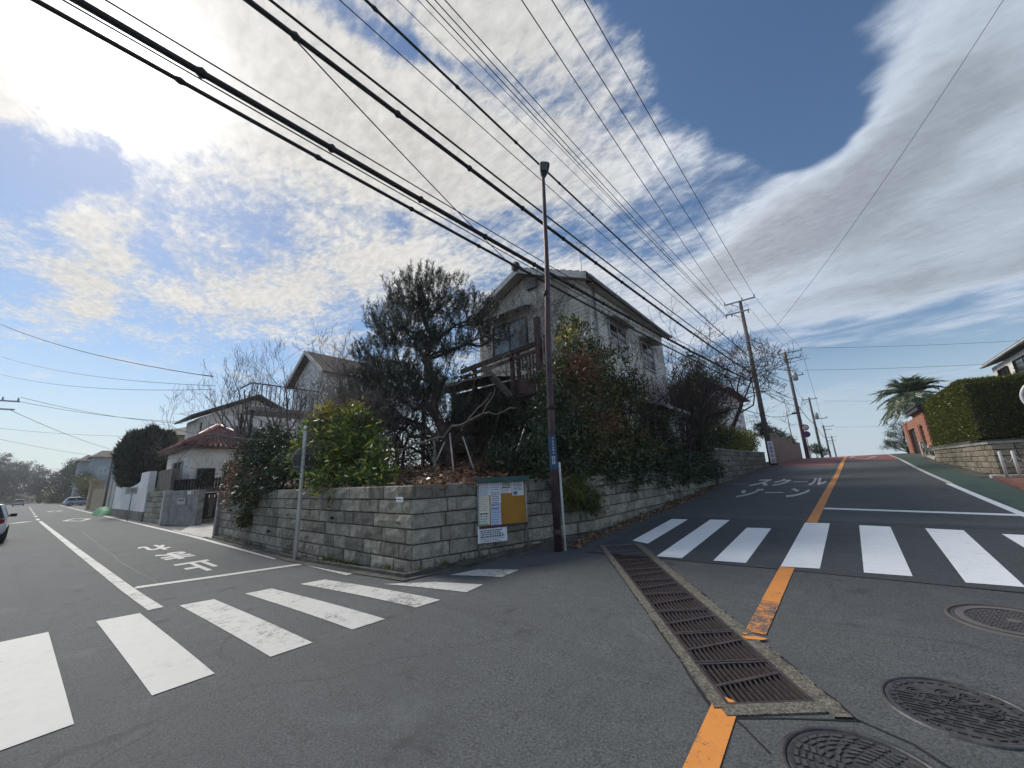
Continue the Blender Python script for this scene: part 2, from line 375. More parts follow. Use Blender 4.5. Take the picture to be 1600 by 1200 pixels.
M['black_metal'] = simple('black_metal', (0.012, 0.012, 0.013), 0.6, 0.2, 6.0, 0.0)
M['grey_metal'] = simple('grey_metal', (0.36, 0.37, 0.38), 0.45, 0.12, 8.0, 0.5, dirt=(0.2, 0.19, 0.18))
M['white_metal'] = simple('white_metal', (0.72, 0.72, 0.70), 0.5, 0.08, 4.0, dirt=(0.45, 0.43, 0.4))
M['rust_grate'] = simple('rust_grate', (0.055, 0.046, 0.05), 0.65, 0.35, 20.0, 0.2, dirt=(0.085, 0.06, 0.05))
M['cast_iron'] = simple('cast_iron', (0.085, 0.082, 0.085), 0.55, 0.3, 16.0, 0.45, bump=0.002, dirt=(0.05, 0.045, 0.045), objvar=0.12)
M['pole_concrete'] = simple('pole_concrete', (0.125, 0.112, 0.108), 0.85, 0.15, 2.0, dirt=(0.075, 0.066, 0.062))
M['cable'] = simple('cable', (0.012, 0.012, 0.013), 0.55, 0.1, 4.0)
M['thin_wire'] = simple('thin_wire', (0.03, 0.032, 0.036), 0.5, 0.1, 4.0)
M['porcelain'] = simple('porcelain', (0.30, 0.30, 0.31), 0.3, 0.1, 4.0)
M['bark'] = simple('bark', (0.085, 0.068, 0.060), 0.95, 0.45, 9.0, bump=0.02, bscale=40)
M['grey_bark'] = simple('grey_bark', (0.21, 0.18, 0.165), 0.95, 0.4, 9.0, bump=0.02, bscale=40)
M['red_bark'] = simple('red_bark', (0.075, 0.045, 0.040), 0.95, 0.5, 9.0, bump=0.03, bscale=30)
M['pale_bark'] = simple('pale_bark', (0.24, 0.20, 0.165), 0.95, 0.3, 9.0, bump=0.01, bscale=40)
M['purple_bark'] = simple('purple_bark', (0.075, 0.048, 0.05), 0.95, 0.35, 9.0)
M['pine_leaf'] = leafmat('pine_leaf', [(0.007, 0.012, 0.008), (0.017, 0.026, 0.016), (0.034, 0.044, 0.027)], 0.12)
M['dark_leaf'] = leafmat('dark_leaf', [(0.012, 0.024, 0.013), (0.028, 0.048, 0.022), (0.05, 0.075, 0.03)], 0.2)
M['hedge_leaf'] = leafmat('hedge_leaf', [(0.036, 0.046, 0.008), (0.075, 0.088, 0.015), (0.13, 0.135, 0.026)], 0.25)
M['yellow_leaf'] = leafmat('yellow_leaf', [(0.035, 0.065, 0.018), (0.065, 0.11, 0.026), (0.12, 0.165, 0.035), (0.30, 0.27, 0.045)], 0.35, pos=[0, .4, .8, 1])
M['gold_leaf'] = leafmat('gold_leaf', [(0.12, 0.14, 0.025), (0.28, 0.24, 0.03), (0.36, 0.30, 0.05)], 0.4)
M['mixed_leaf'] = leafmat('mixed_leaf', [(0.020, 0.035, 0.015), (0.05, 0.07, 0.025), (0.10, 0.10, 0.03), (0.16, 0.07, 0.03)], 0.3, pos=[0, .45, .8, 1])
M['red_leaf'] = leafmat('red_leaf', [(0.10, 0.04, 0.025), (0.17, 0.07, 0.04), (0.10, 0.09, 0.03)], 0.3)
M['dry_leaf'] = leafmat('dry_leaf', [(0.07, 0.04, 0.025), (0.13, 0.07, 0.04), (0.20, 0.12, 0.07), (0.05, 0.05, 0.02)], 0.2)
M['litter'] = leafmat('litter', [(0.05, 0.022, 0.015), (0.12, 0.05, 0.03), (0.20, 0.10, 0.05), (0.26, 0.17, 0.09)], 0.1, 0.8)
M['palm_leaf'] = leafmat('palm_leaf', [(0.045, 0.07, 0.04), (0.085, 0.115, 0.065), (0.15, 0.17, 0.10)], 0.2)
M['far_leaf'] = leafmat('far_leaf', [(0.045, 0.055, 0.055), (0.085, 0.09, 0.085), (0.13, 0.125, 0.11)], 0.2)
def make_glass(name, c=(0.05, 0.065, 0.075), r=0.12):
    m = Mat(name); v = m.coord(); n = m.noise(1.5, 4, 0.5, v); m.color(m.mix(m.rng(n, 0.3, 0.7), tuple(q * 0.7 for q in c), tuple(q * 1.3 for q in c))).rough(r, 0, 0.8); return m.m
M['glass'] = make_glass('glass'); M['dark_glass'] = make_glass('dark_glass', (0.012, 0.014, 0.016), 0.08)
M['curtain_glass'] = make_glass('curtain_glass', (0.24, 0.31, 0.35), 0.12)
M['siding'] = simple('siding', (0.52, 0.52, 0.49), 0.85, 0.12, 2.0, dirt=(0.20, 0.195, 0.175), bump=0.003)
def make_siding(name, c, dirt):
    m = Mat(name); v = wcoord(m); mp = m.n('ShaderNodeMapping'); m.l(v, mp.inputs[0]); mp.inputs['Scale'].default_value = (2.2, 2.2, 0.28)
    a = m.noise(1.6, 7, 0.68, mp.outputs[0], 0.4); b = m.noise(0.8, 5, 0.6, v); k = m.noise(14, 5, 0.7, v)
    col = m.mix(m.rng(k, 0.3, 0.75, 0, 0.5), c, tuple(q * 0.72 for q in c)); col = m.mix(m.rng(a, 0.46, 0.72, 0, 0.85), col, dirt); col = m.mix(m.rng(b, 0.5, 0.7, 0, 0.5), col, tuple(q * 0.55 for q in c))
    m.color(col).rough(0.88, 0, 0.25); m.bump(k, 0.01); return m.m
M['siding'] = make_siding('siding', (0.84, 0.81, 0.72), (0.36, 0.34, 0.275))
M['stucco'] = simple('stucco', (0.78, 0.75, 0.69), 0.9, 0.1, 1.5, dirt=(0.5, 0.47, 0.43), bump=0.004, bscale=80)
M['white_wall'] = simple('white_wall', (0.80, 0.79, 0.77), 0.85, 0.07, 1.2, dirt=(0.6, 0.58, 0.55))
M['beige_wall'] = simple('beige_wall', (0.30, 0.225, 0.185), 0.9, 0.12, 3.0, dirt=(0.19, 0.15, 0.13), objvar=0.06)
M['tan_wall'] = simple('tan_wall', (0.40, 0.31, 0.20), 0.9, 0.1, 2.0)
M['blue_wall'] = simple('blue_wall', (0.33, 0.37, 0.42), 0.9, 0.1, 2.0)
M['soffit'] = simple('soffit', (0.45, 0.41, 0.35), 0.85, 0.1, 3.0, dirt=(0.25, 0.22, 0.18))
M['trim'] = simple('trim', (0.55, 0.54, 0.52), 0.7, 0.1, 3.0, dirt=(0.3, 0.29, 0.27))
M['grey_roof'] = simple('grey_roof', (0.055, 0.056, 0.06), 0.75, 0.25, 3.0, dirt=(0.03, 0.03, 0.03))
M['brown_roof'] = simple('brown_roof', (0.11, 0.075, 0.065), 0.8, 0.2, 3.0)
M['red_tile'] = simple('red_tile', (0.20, 0.07, 0.065), 0.45, 0.25, 4.0, objvar=0.2)
M['old_wood'] = simple('old_wood', (0.085, 0.05, 0.052), 0.85, 0.4, 7.0, bump=0.01, objvar=0.25)
M['grey_wood'] = simple('grey_wood', (0.20, 0.185, 0.175), 0.9, 0.3, 7.0, bump=0.01)
M['pale_wood'] = simple('pale_wood', (0.48, 0.43, 0.36), 0.8, 0.2, 5.0)
M['cork'] = simple('cork', (0.40, 0.19, 0.03), 0.9, 0.12, 2.5)
M['paper'] = simple('paper', (0.76, 0.77, 0.80), 0.7, 0.05, 3.0, objvar=0.06)
M['paper_blue'] = simple('paper_blue', (0.55, 0.62, 0.78), 0.7, 0.08, 3.0)
M['paper_cream'] = simple('paper_cream', (0.76, 0.72, 0.58), 0.7, 0.05, 3.0)
M['ink'] = simple('ink', (0.03, 0.035, 0.06), 0.7, 0.1, 3.0)
M['blue_ink'] = simple('blue_ink', (0.06, 0.12, 0.35), 0.7, 0.1, 3.0)
M['teal_ink'] = simple('teal_ink', (0.06, 0.35, 0.42), 0.7, 0.1, 3.0)
M['red_ink'] = simple('red_ink', (0.55, 0.05, 0.06), 0.7, 0.1, 3.0)
M['green_paint'] = simple('green_paint', (0.03, 0.09, 0.085), 0.5, 0.2, 4.0, dirt=(0.05, 0.07, 0.06))
M['blue_plate'] = simple('blue_plate', (0.018, 0.065, 0.15), 0.45, 0.15, 4.0)
M['sign_white'] = simple('sign_white', (0.74, 0.74, 0.76), 0.5, 0.04, 3.0)
M['sign_red'] = simple('sign_red', (0.20, 0.03, 0.035), 0.5, 0.08, 3.0)
M['sign_blue'] = simple('sign_blue', (0.03, 0.08, 0.33), 0.5, 0.08, 3.0)
M['sign_back'] = simple('sign_back', (0.15, 0.15, 0.155), 0.5, 0.15, 5.0, 0.4)
M['green_net'] = simple('green_net', (0.02, 0.20, 0.075), 0.7, 0.25, 12.0)
M['mirror'] = make_glass('mirror', (0.55, 0.62, 0.70), 0.05); M['mirror'].node_tree.nodes['Principled BSDF'].inputs['Metallic'].default_value = 1.0
M['orange_rim'] = simple('orange_rim', (0.65, 0.22, 0.03), 0.5, 0.1, 3.0)
def carpaint(name, c):
    m = Mat(name); v = m.coord(); m.color(m.mix(m.rng(m.noise(3, 4, 0.5, v), 0.3, 0.7), tuple(q * 0.93 for q in c), c)).rough(0.28, 0.1, 0.5); m.p.inputs['Coat Weight'].default_value = 0.6; return m.m
M['car_white'] = carpaint('car_white', (0.74, 0.74, 0.75)); M['car_silver'] = carpaint('car_silver', (0.36, 0.38, 0.40)); M['car_blue'] = carpaint('car_blue', (0.40, 0.45, 0.52))
M['rubber'] = simple('rubber', (0.018, 0.018, 0.018), 0.85, 0.2, 9.0)
M['tail_red'] = simple('tail_red', (0.25, 0.012, 0.018), 0.2, 0.1, 4.0)
M['brick'] = simple('brick', (0.33, 0.155, 0.105), 0.88, 0.12, 4.0, objvar=0.15)
M['red_kerb'] = simple('red_kerb', (0.19, 0.085, 0.06), 0.9, 0.3, 6.0, objvar=0.15)
# ------------------------------------------------------------------ ground and roads
def grid_mesh(xs, ys, keep, dz=0.0):
    bm = bmesh.new(); idx = {}
    for i, x in enumerate(xs):
        for j, y in enumerate(ys): idx[i, j] = bm.verts.new((x, y, float(gz(x, y)) + dz))
    for i in range(len(xs) - 1):
        for j in range(len(ys) - 1):
            if keep((xs[i] + xs[i + 1]) / 2, (ys[j] + ys[j + 1]) / 2):
                bm.faces.new((idx[i, j], idx[i + 1, j], idx[i + 1, j + 1], idx[i, j + 1]))
    bmesh.ops.delete(bm, geom=[v for v in bm.verts if not v.link_faces], context='VERTS')
    return bm
xs = list(np.arange(-190, -22, 12.0)) + list(np.arange(-22, 13.01, 0.5)); ys = list(np.arange(-14, 24, 0.5)) + list(np.arange(24, 131, 2.0))
bm = grid_mesh(xs, ys, lambda x, y: y < 7.5 or x > -8)
# the drain is a real slot in the asphalt
DC = Vector((-2.06, 5.38)); DU = Vector((-3.53 + 0.60, 7.45 - 3.33)).normalized(); DW = Vector((DU.y, -DU.x)); DL, DH = 2.48, 0.29
def dpt(a, b): q = DC + DU * a + DW * b; return q.x, q.y
for (o, n) in ((DU * DL, DU), (-DU * DL, -DU), (DW * DH, DW), (-DW * DH, -DW)):
    fs = [f for f in bm.faces if (f.calc_center_median().xy - DC).length < 4.6]
    geom = list({v for f in fs for v in f.verts}) + list({e for f in fs for e in f.edges}) + fs
    q = DC + o; bmesh.ops.bisect_plane(bm, geom=geom, plane_co=(q.x, q.y, 0), plane_no=(n.x, n.y, 0))
kill = []
for f in bm.faces:
    r = f.calc_center_median().xy - DC
    if abs(r.dot(DU)) < DL and abs(r.dot(DW)) < DH: kill.append(f)
bmesh.ops.delete(bm, geom=kill, context='FACES')
me = bpy.data.meshes.new('road'); bm.to_mesh(me); bm.free(); me.materials.append(M['asphalt'])
road = link('road', me); road['kind'] = 'structure'
g = MB(); n = 64
ring = [(500 * math.cos(2 * PI * k / n), 500 * math.sin(2 * PI * k / n), -0.7) for k in range(n)]
g.add(ring, [tuple(range(n))]); ground = g.build('ground', M['ground']); ground['kind'] = 'structure'

def strip_mesh(name, outline, mat, dz, parent=road, seg=0.5):   # flat paint: polygon(s) laid on the road surface
    mb = MB()
    for poly in outline:
        mb.add([(x, y, float(gz(x, y)) + dz) for x, y in poly], [tuple(range(len(poly)))])
    return mb.build(name, mat, parent)
def line_poly(pts, w0, w1=None):                          # quads along a polyline
    w1 = w1 or w0; out = []; P = [Vector(p) for p in pts]; fine = [P[0]]
    for a, b in zip(P, P[1:]):
        k = max(1, int((b - a).length / 1.0))
        fine += [a.lerp(b, (i + 1) / k) for i in range(k)]
    L = []; 
    for i, p in enumerate(fine):
        d = (fine[min(i + 1, len(fine) - 1)] - fine[max(i - 1, 0)]).normalized(); s = Vector((-d.y, d.x)); w = w0 + (w1 - w0) * i / (len(fine) - 1)
        L.append((p + s * w / 2, p - s * w / 2))
    for (a, b), (c, d) in zip(L, L[1:]): out.append([tuple(a), tuple(b), tuple(d), tuple(c)])
    return out
def quad_fine(q, n=6):                                    # split a long quad so it follows the slope
    a, b, c, d = [Vector(p) for p in q]; out = []
    for i in range(n):
        t0, t1 = i / n, (i + 1) / n
        out.append([tuple(a.lerp(d, t0)), tuple(b.lerp(c, t0)), tuple(b.lerp(c, t1)), tuple(a.lerp(d, t1))])
    return out
def welded(o):
    bm = bmesh.new(); bm.from_mesh(o.data); bmesh.ops.remove_doubles(bm, verts=bm.verts, dist=0.0006); bm.to_mesh(o.data); bm.free(); return o
# left crossing
S = [[(-8.20, 0.02), (-8.17, 0.42), (-4.72, 0.47), (-4.72, 0.06)], [(-8.17, .84), (-8.05, 1.26), (-4.70, 1.32), (-4.72, .90)], [(-7.95, 1.68), (-7.82, 2.07), (-4.55, 2.12), (-4.60, 1.74)],
     [(-7.68, 2.44), (-7.57, 2.79), (-4.42, 2.89), (-4.49, 2.52)], [(-7.37, 3.15), (-7.22, 3.50), (-4.33, 3.65), (-4.40, 3.31)], [(-5.80, 3.75), (-5.06, 4.16), (-4.26, 4.39), (-4.24, 4.03)], [(-5.15, 4.53), (-4.93, 4.98), (-4.26, 5.22), (-4.25, 4.80)]]
for i, q in enumerate(S):
    a, b, c, d = q; welded(strip_mesh('crosswalk_stripe', quad_fine([a, b, c, d], 8), M['old_white_paint'] if i > 1 else M['white_paint'], 0.006))
# right crossing, freshly painted
S2 = [[(-3.45, 7.89), (-3.54, 10.70), (-3.14, 10.69), (-3.07, 7.72)], [(-2.60, 6.85), (-2.64, 10.79), (-2.21, 10.79), (-2.20, 6.87)], [(-1.74, 6.90), (-1.72, 9.87), (-1.28, 9.90), (-1.30, 6.94)], [(-.87, 6.92), (-.75, 10.77), (-.33, 10.78), (-.43, 6.99)],
      [(.02, 6.99), (.13, 10.66), (.58, 10.6), (.47, 7.02)], [(.89, 6.95), (1.04, 10.55), (1.50, 10.48), (1.33, 6.98)], [(1.80, 6.95), (1.88, 10.25), (2.33, 10.2), (2.25, 6.95)]]
for q in S2:
    a, b, c, d = q; welded(strip_mesh('crosswalk_stripe', quad_fine([a, d, c, b], 8), M['fresh_white_paint'], 0.006))
welded(strip_mesh('asphalt_patch', quad_fine([(-3.9, 6.75), (2.9, 6.75), (2.9, 11.1), (-3.9, 11.1)], 14), M['asphalt_patch'], 0.002))
P = lambda name, pts, w, mat, dz=0.006, w1=None: welded(strip_mesh(name, line_poly(pts, w, w1), M[mat], dz))
P('stop_line', [(-10.40, 1.5), (-9.45, 4.05)], 0.22, 'white_paint', 0.006)
P('center_line', [(-46, .78), (-20, 1.22), (-8.1, 1.44)], 0.17, 'old_white_paint', 0.007)
for k in range(9): P('center_dash', [(-52 - k * 9, .70 - k * .05), (-48.5 - k * 9, .73 - k * .05)], 0.17, 'white_paint', 0.006)
P('edge_line', [(-120, 4.3), (-62, 4.16), (-20, 4.22), (-10.9, 4.08)], 0.16, 'white_paint')
P('edge_line', [(-9.45, 4.10), (-7.1, 3.9)], 0.15, 'white_paint', 0.0075)
def diamond(x, y, hx, hy, w=0.16):
    c = [(x - hx, y), (x, y + hy), (x + hx, y), (x, y - hy)]; i = [(x - hx + w * 2.6, y), (x, y + hy - w * 1.3), (x + hx - w * 2.6, y), (x, y - hy + w * 1.3)]
    strip_mesh('diamond_marking', [z_ for k in range(4) for z_ in quad_fine([c[k], i[k], i[(k + 1) % 4], c[(k + 1) % 4]], 6)], M['white_paint'], 0.011)
diamond(-43.5, 2.48, 3.0, 0.75, 0.2); diamond(-74.5, 2.25, 3.4, 0.7, 0.22); P('diamond_marking', [(1.39, 46.5), (.95, 41.5), (1.75, 37.3)], .16, 'white_paint', .012); P('diamond_marking', [(1.39, 46.5), (2.5, 41.5), (1.75, 37.3)], .16, 'white_paint', .012)
P('road_dash', [(-47.3, .25), (-45.9, -.5)], 0.6, 'white_paint')
P('stop_line', [(-.45, 13.08), (2.66, 12.46)], 0.27, 'fresh_white_paint')
OR = [(-.635, 10.78), (-.555, 12.9), (-.44, 15.9), (-.25, 20.2), (.10, 27.9), (.58, 39.5), (.9, 50), (1.2, 60)]
P('orange_center_line', OR, 0.19, 'orange_paint', 0.0095)
P('orange_center_line', [(-.79, 6.9), (-.835, 5.4)], 0.17, 'orange_paint', 0.0075)
P('orange_center_line', [(-.83, 5.4), (-.86, 4.46)], 0.17, 'worn_orange_paint', 0.0075)
strip_mesh('orange_center_line', [[(-.945, 1.9), (-.775, 1.9), (-.79, 3.22), (-.83, 3.27), (-.945, 3.30)]], M['orange_paint'], 0.006)
strip_mesh('orange_paint_chip', [[(-.95, 4.30), (-.9, 4.27), (-.78, 4.31), (-.75, 4.36), (-.84, 4.37)], [(-.96, 4.38), (-.92, 4.36), (-.90, 4.41)]], M['orange_paint'], 0.0165)
P('edge_line', [(2.66, 9.0), (2.66, 12.5), (2.69, 15.1), (2.74, 19.3)], 0.15, 'fresh_white_paint')
P('edge_line', [(2.80, 19.4), (2.94, 27.4), (3.3, 40), (3.9, 52), (4.4, 62)], 0.13, 'white_paint')
welded(strip_mesh('green_path', line_poly([(3.32, 9), (3.28, 16), (3.38, 24), (3.62, 32), (3.9, 41), (4.4, 52)], 0.95), M['green_asphalt'], 0.004))
welded(strip_mesh('red_surface', [z_ for q_ in ([(-4.2, 34.2), (-2.2, 32.9), (-2.2, 62), (-4.2, 62)], [(-2.2, 32.9), (-.2, 31.3), (-.2, 62), (-2.2, 62)], [(-.2, 31.3), (.35, 36.2), (.9, 62), (-.2, 62)], [(.35, 36.2), (3.1, 33.6), (4.2, 62), (.9, 62)]) for z_ in quad_fine([q_[0], q_[1], q_[2], q_[3]], 30)], M['red_asphalt'], 0.006))
P('road_dash', [(-2.25, 32.2), (-1.0, 31.3)], 0.5, 'red_asphalt', 0.005)

def text_geo(body, size=1.0, bold=0.0):
    cu = bpy.data.curves.new('t', 'FONT'); cu.body = body; cu.size = size; cu.align_x = 'CENTER'; cu.align_y = 'CENTER'; cu.resolution_u = 3; cu.offset = bold
    o = bpy.data.objects.new('t', cu); COL.objects.link(o); dg = bpy.context.evaluated_depsgraph_get()
    me = bpy.data.meshes.new_from_object(o.evaluated_get(dg)); vs = [v.co.copy() for v in me.vertices]; fs = [tuple(p.vertices) for p in me.polygons]
    bpy.data.objects.remove(o); bpy.data.curves.remove(cu); bpy.data.meshes.remove(me)
    if vs:
        x0, x1 = min(v.x for v in vs), max(v.x for v in vs); y0, y1 = min(v.y for v in vs), max(v.y for v in vs)
        vs = [Vector((v.x - (x0 + x1) / 2, v.y - (y0 + y1) / 2, 0)) for v in vs]
    return vs, fs
def road_text(ch, c, ux, uy, sx, sy, mat, dz=0.007):      # one painted character stretched along the road
    vs, fs = text_geo(ch, 1.0, 0.034)
    w = max(v.x for v in vs) * 2 or 1; h = max(v.y for v in vs) * 2 or 1
    mb = MB(); pts = []
    for v in vs:
        q = Vector(c) + Vector(ux) * (v.x / w * sx) + Vector(uy) * (v.y / h * sy); pts.append((q.x, q.y, float(gz(q.x, q.y)) + dz))
    return mb.add(pts, fs).build('road_character', mat, road)
# stop lettering for drivers coming towards the crossing: it reads from the far side
for ch, x, w in (('止', -11.75, 1.75), ('ま', -14.3, 1.7), ('れ', -17.0, 1.8)):
    road_text(ch, (x, 2.76), (0, -1), (1, 0), 0.66, w, M['white_paint'])
for ch, x, w, h in (('ス', -2.75, .72, 2.9), ('ク', -2.0, .62, 2.9), ('ー', -1.32, .5, .28), ('ル', -.72, .6, 2.9)):
    road_text(ch, (x + .0, 21.1), (1, 0), (0, 1), w, h * 1.12, M['white_paint'])
for ch, x, w, h in (('ゾ', -2.68, .74, 2.8), ('ー', -1.9, .55, .28), ('ン', -1.18, .62, 2.8)):
    road_text(ch, (x, 16.95), (1, 0), (0, 1), w, h, M['white_paint'])

# ------------------------------------------------------------------ drain across the road mouth
dz0 = lambda a, b: float(gz(*dpt(a, b)))
drain = thing('drain_channel', 'long rusty grated drain running across the asphalt between the two crossings', 'drain', (DC.x, DC.y, float(gz(DC.x, DC.y))))
mb = MB()
def dbox(mb, a0, a1, b0, b1, zt, zb):
    c = [dpt(a0, b0), dpt(a1, b0), dpt(a1, b1), dpt(a0, b1)]; zz = [float(gz(*p)) for p in c]
    mb.hexa([(p[0], p[1], z + zb) for p, z in zip(c, zz)] + [(p[0], p[1], z + zt) for p, z in zip(c, zz)]); return mb
for b0, b1 in ((-DH - .0, -DH + .02), (DH - .02, DH)): dbox(mb, -DL, DL, b0, b1, -0.035, -.5)
dbox(mb, -DL, DL, -DH, DH, -.42, -.5); dbox(mb, -DL - .02, -DL + .01, -DH, DH, -.03, -.5); dbox(mb, DL - .01, DL + .02, -DH, DH, -.03, -.5)
mb.build('channel', M['black_pit'], drain)
rr = random.Random(3)
def rough_strip(b_in, b_out, a0, a1, name):                # worn concrete lip, ragged on its outer side
    mb = MB(); k = 150; L = []
    for i in range(k + 1):
        a = a0 + (a1 - a0) * i / k; bo = b_out + (rr.random() - .5) * .032 * (1 if b_out > 0 else 1)
        p, q = dpt(a, b_in), dpt(a + (rr.random() - .5) * .03, bo); L.append((p, q))
    for (p, q), (p2, q2) in zip(L, L[1:]):
        h = lambda s, z: (s[0], s[1], float(gz(*s)) + z)
        mb.add([h(p, .012), h(p2, .012), h(q2, .012 + rr.random() * .003), h(q, .012 + rr.random() * .003), h(q, .001), h(q2, .001), h(p, -.06), h(p2, -.06)], [(0, 1, 2, 3), (3, 2, 5, 4), (1, 0, 6, 7)])
    o = mb.build(name, M['lip_concrete'], drain); welded(o); return o
rough_strip(-DH, -DH - .085, -DL - .03, DL + .1, 'concrete_lip'); rough_strip(DH, DH + .115, -DL - .16, DL + .05, 'concrete_lip')
mb = MB()
def endcap(mb, a0, a1):
    dbox(mb, a0, a1, -DH - .05, DH + .05, .011, -.05)
endcap(mb, -DL - .11, -DL + .0); mb.build('concrete_lip', M['lip_concrete'], drain); mb = MB(); endcap(mb, DL, DL + .06); mb.build('concrete_lip', M['lip_concrete'], drain)
NG = 9; gl = 2 * DL / NG; ghs = None
for i in range(NG):
    a0 = -DL + i * gl + .006; a1 = a0 + gl - .012; mb = MB()
    dbox(mb, a0, a1, -DH + .004, -DH + .026, .008, -.032); dbox(mb, a0, a1, DH - .026, DH - .004, .008, -.032)
    for aa in (a0, a1 - .022): dbox(mb, aa, aa + .022, -DH + .026, DH - .026, .008, -.032)
    nb = 13
    for k in range(nb):
        b = -DH + .045 + (2 * DH - .09) * k / (nb - 1); dbox(mb, a0 + .022, a1 - .022, b - .004, b + .004, .004, -.025)
    # slanting stiffener bar
    t0 = a0 + gl * .38; c = [dpt(t0, -DH + .03), dpt(t0 + .03, -DH + .03), dpt(t0 + .17, DH - .03), dpt(t0 + .14, DH - .03)]; z = [float(gz(*p)) for p in c]
    mb.hexa([(p[0], p[1], q - .02) for p, q in zip(c, z)] + [(p[0], p[1], q + .0065) for p, q in zip(c, z)])
    mb.build('grate', M['rust_grate'], drain)

M['tar'] = simple('tar', (0.016, 0.016, 0.017), 0.6, 0.3, 8.0)
def seam(pts, w=.018, dz=.0035, jag=.02):
    qs = random.Random(len(pts) * 7 + int(abs(pts[0][0]) * 10)); P_ = [Vector(p) for p in pts]; out = []
    for a, b in zip(P_, P_[1:]):
        k = max(1, int((b - a).length / .22)); s_ = Vector((-(b - a).y, (b - a).x)).normalized(); out += [a.lerp(b, i / k) + s_ * qs.uniform(-jag, jag) for i in range(k)]
    out.append(P_[-1]); L = []
    for i, p in enumerate(out):
        d = (out[min(i + 1, len(out) - 1)] - out[max(i - 1, 0)]).normalized(); s_ = Vector((-d.y, d.x)) * (w * qs.uniform(.3, 1.2) / 2); L.append((p + s_, p - s_))
    return welded(strip_mesh('asphalt_seam', [[tuple(a), tuple(b), tuple(d), tuple(c)] for (a, b), (c, d) in zip(L, L[1:])], M['tar'], dz))
for o_, a0_, a1_ in ((DH + .125, -DL - .2, DL + .08), (-DH - .095, -DL - .05, DL + .1)): seam([dpt(a0_, o_), dpt(a1_, o_)], .022, .0035, .012)
seam([dpt(-DL - .12, -DH - .1), dpt(-DL - .14, 0), dpt(-DL - .19, DH + .13)], .022, .0035, .012)
seam([(-3.95, 10.95), (-1.5, 11.12), (2.7, 10.7)], .03, .0055, .01); seam([(-3.9, 6.7), (-.5, 6.78), (2.9, 6.72)], .03, .0055, .01)
seam([dpt(-DL - .12, -DH - .02), (-.72, 3.02), (-.58, 2.86)], .02); seam([dpt(-DL - .15, DH + .1), (.05, 3.36), (.42, 3.0), (.9, 2.45)], .022)
seam([(-30, 1.9), (-14, 1.75), (-9.9, 1.85)], .02, .0035, .015)
# ------------------------------------------------------------------ manhole covers
def manhole(label, x, y, r, kind, seed):
    z = float(gz(x, y)); sl = (float(gz(x, y + .5)) - float(gz(x, y - .5)))
    t = thing('manhole_cover', label, 'manhole cover', (x, y, z), 'iron manhole covers in the road'); t.rotation_euler = (math.atan(sl), 0, 0)
    BASE[t.name] = Vector((0, 0, 0)); q = random.Random(seed)
    mb = MB(); mb.lathe((0, 0, 0), [(r * 1.0, -.03), (r * 1.0, .010), (r * .93, .012), (r * .925, -.002)], 56, False); mb.build('rim', M['cast_iron'] if kind != 'grid' else M['pole_concrete'], t, True)
    mb = MB(); mb.lathe((0, 0, 0), [(r * .915, -.03), (r * .915, .004), (r * .90, .006), (r * .86, .006), (r * .85, .004), (0.001, .004)], 56, False); mb.build('lid', M['cast_iron'], t, True)
    mb = MB(); h0, h1 = .0035, .0105
    def blk(px, py, ang, l, w, hh=h1):
        u = Vector((math.cos(ang), math.sin(ang), 0)); mb.obox((px, py, (h0 + hh) / 2), u, Vector((-u.y, u.x, 0)), (0, 0, 1), l, w, hh - h0)
    if kind == 'dash':
        for ring in range(3, 10):
            rad = r * .88 * ring / 10; k = int(ring * 3.1)
            for i in range(k):
                a = 2 * PI * (i + .5 * (ring % 2)) / k
                if abs(math.sin(a)) < .3 and math.cos(a) > 0 and ring < 6: continue
                blk(rad * math.cos(a), rad * math.sin(a), a + PI / 2 + (.5 if q.random() < .25 else 0), .05, .019)
        for k in range(7): blk(r * .28, -.06 + k * .02, 0.05, .10, .009)
        mb.lathe((r * .28, 0, 0), [(r * .2, h0), (r * .2, h1), (r * .18, h1), (r * .18, h0)], 24, False)
        for k in range(20): a = -.9 + k * .09; blk(r * .5 * math.cos(a), r * .5 * math.sin(a), a + PI / 2, .035, .012)
    elif kind == 'wave':                                   # plain wave, cloud and dot relief
        for k in range(9):
            yy = -r * .62 + k * .034; half = math.sqrt(max(0, (r * .76) ** 2 - yy * yy)); 
            x0 = -half; 
            while x0 < half - .03:
                L = .05 + q.random() * .12; L = min(L, half - x0); blk(x0 + L / 2, yy + .006 * math.sin(x0 * 20), .05 * math.cos(x0 * 20), L * .86, .009); x0 += L + .012
        for cx, cy, rr_ in ((-.1, .04, .07), (.02, .06, .05), (.12, .02, .075), (.17, .09, .045), (-.17, .1, .05), (-.02, .15, .06), (.08, .17, .045)):
            for j in range(2):
                R_ = rr_ * (1 - .4 * j); mb.lathe((cx * r / .36, cy * r / .36, 0), [(R_, h0), (R_, h1), (R_ - .008, h1), (R_ - .008, h0)], 18, False)
        for i in range(34): a = 2 * PI * i / 34; blk(r * .80 * math.cos(a), r * .80 * math.sin(a), a + PI / 2, .035 if i % 3 else .02, .02)
    else:
        s = .036; k = int(r / s)
        for i in range(-k, k + 1):
            for j in range(-k, k + 1):
                px, py = i * s, j * s
                if math.hypot(px, py) < r * .62 and math.hypot(px, py) > .05: blk(px, py, 0 if (i + j) % 2 else PI / 2, .026, .012)
        mb.lathe((0, 0, 0), [(r * .84, h0), (r * .84, h1), (r * .70, h1), (r * .70, h0)], 48, False)
        mb.lathe((0, 0, 0), [(.045, h0), (.045, h1), (.02, h1), (.001, h1)], 16, False)
    o = mb.build('relief', M['cast_iron'] if kind != 'grid' else M['pole_concrete'], t); o['kind'] = 'stuff'
    return t
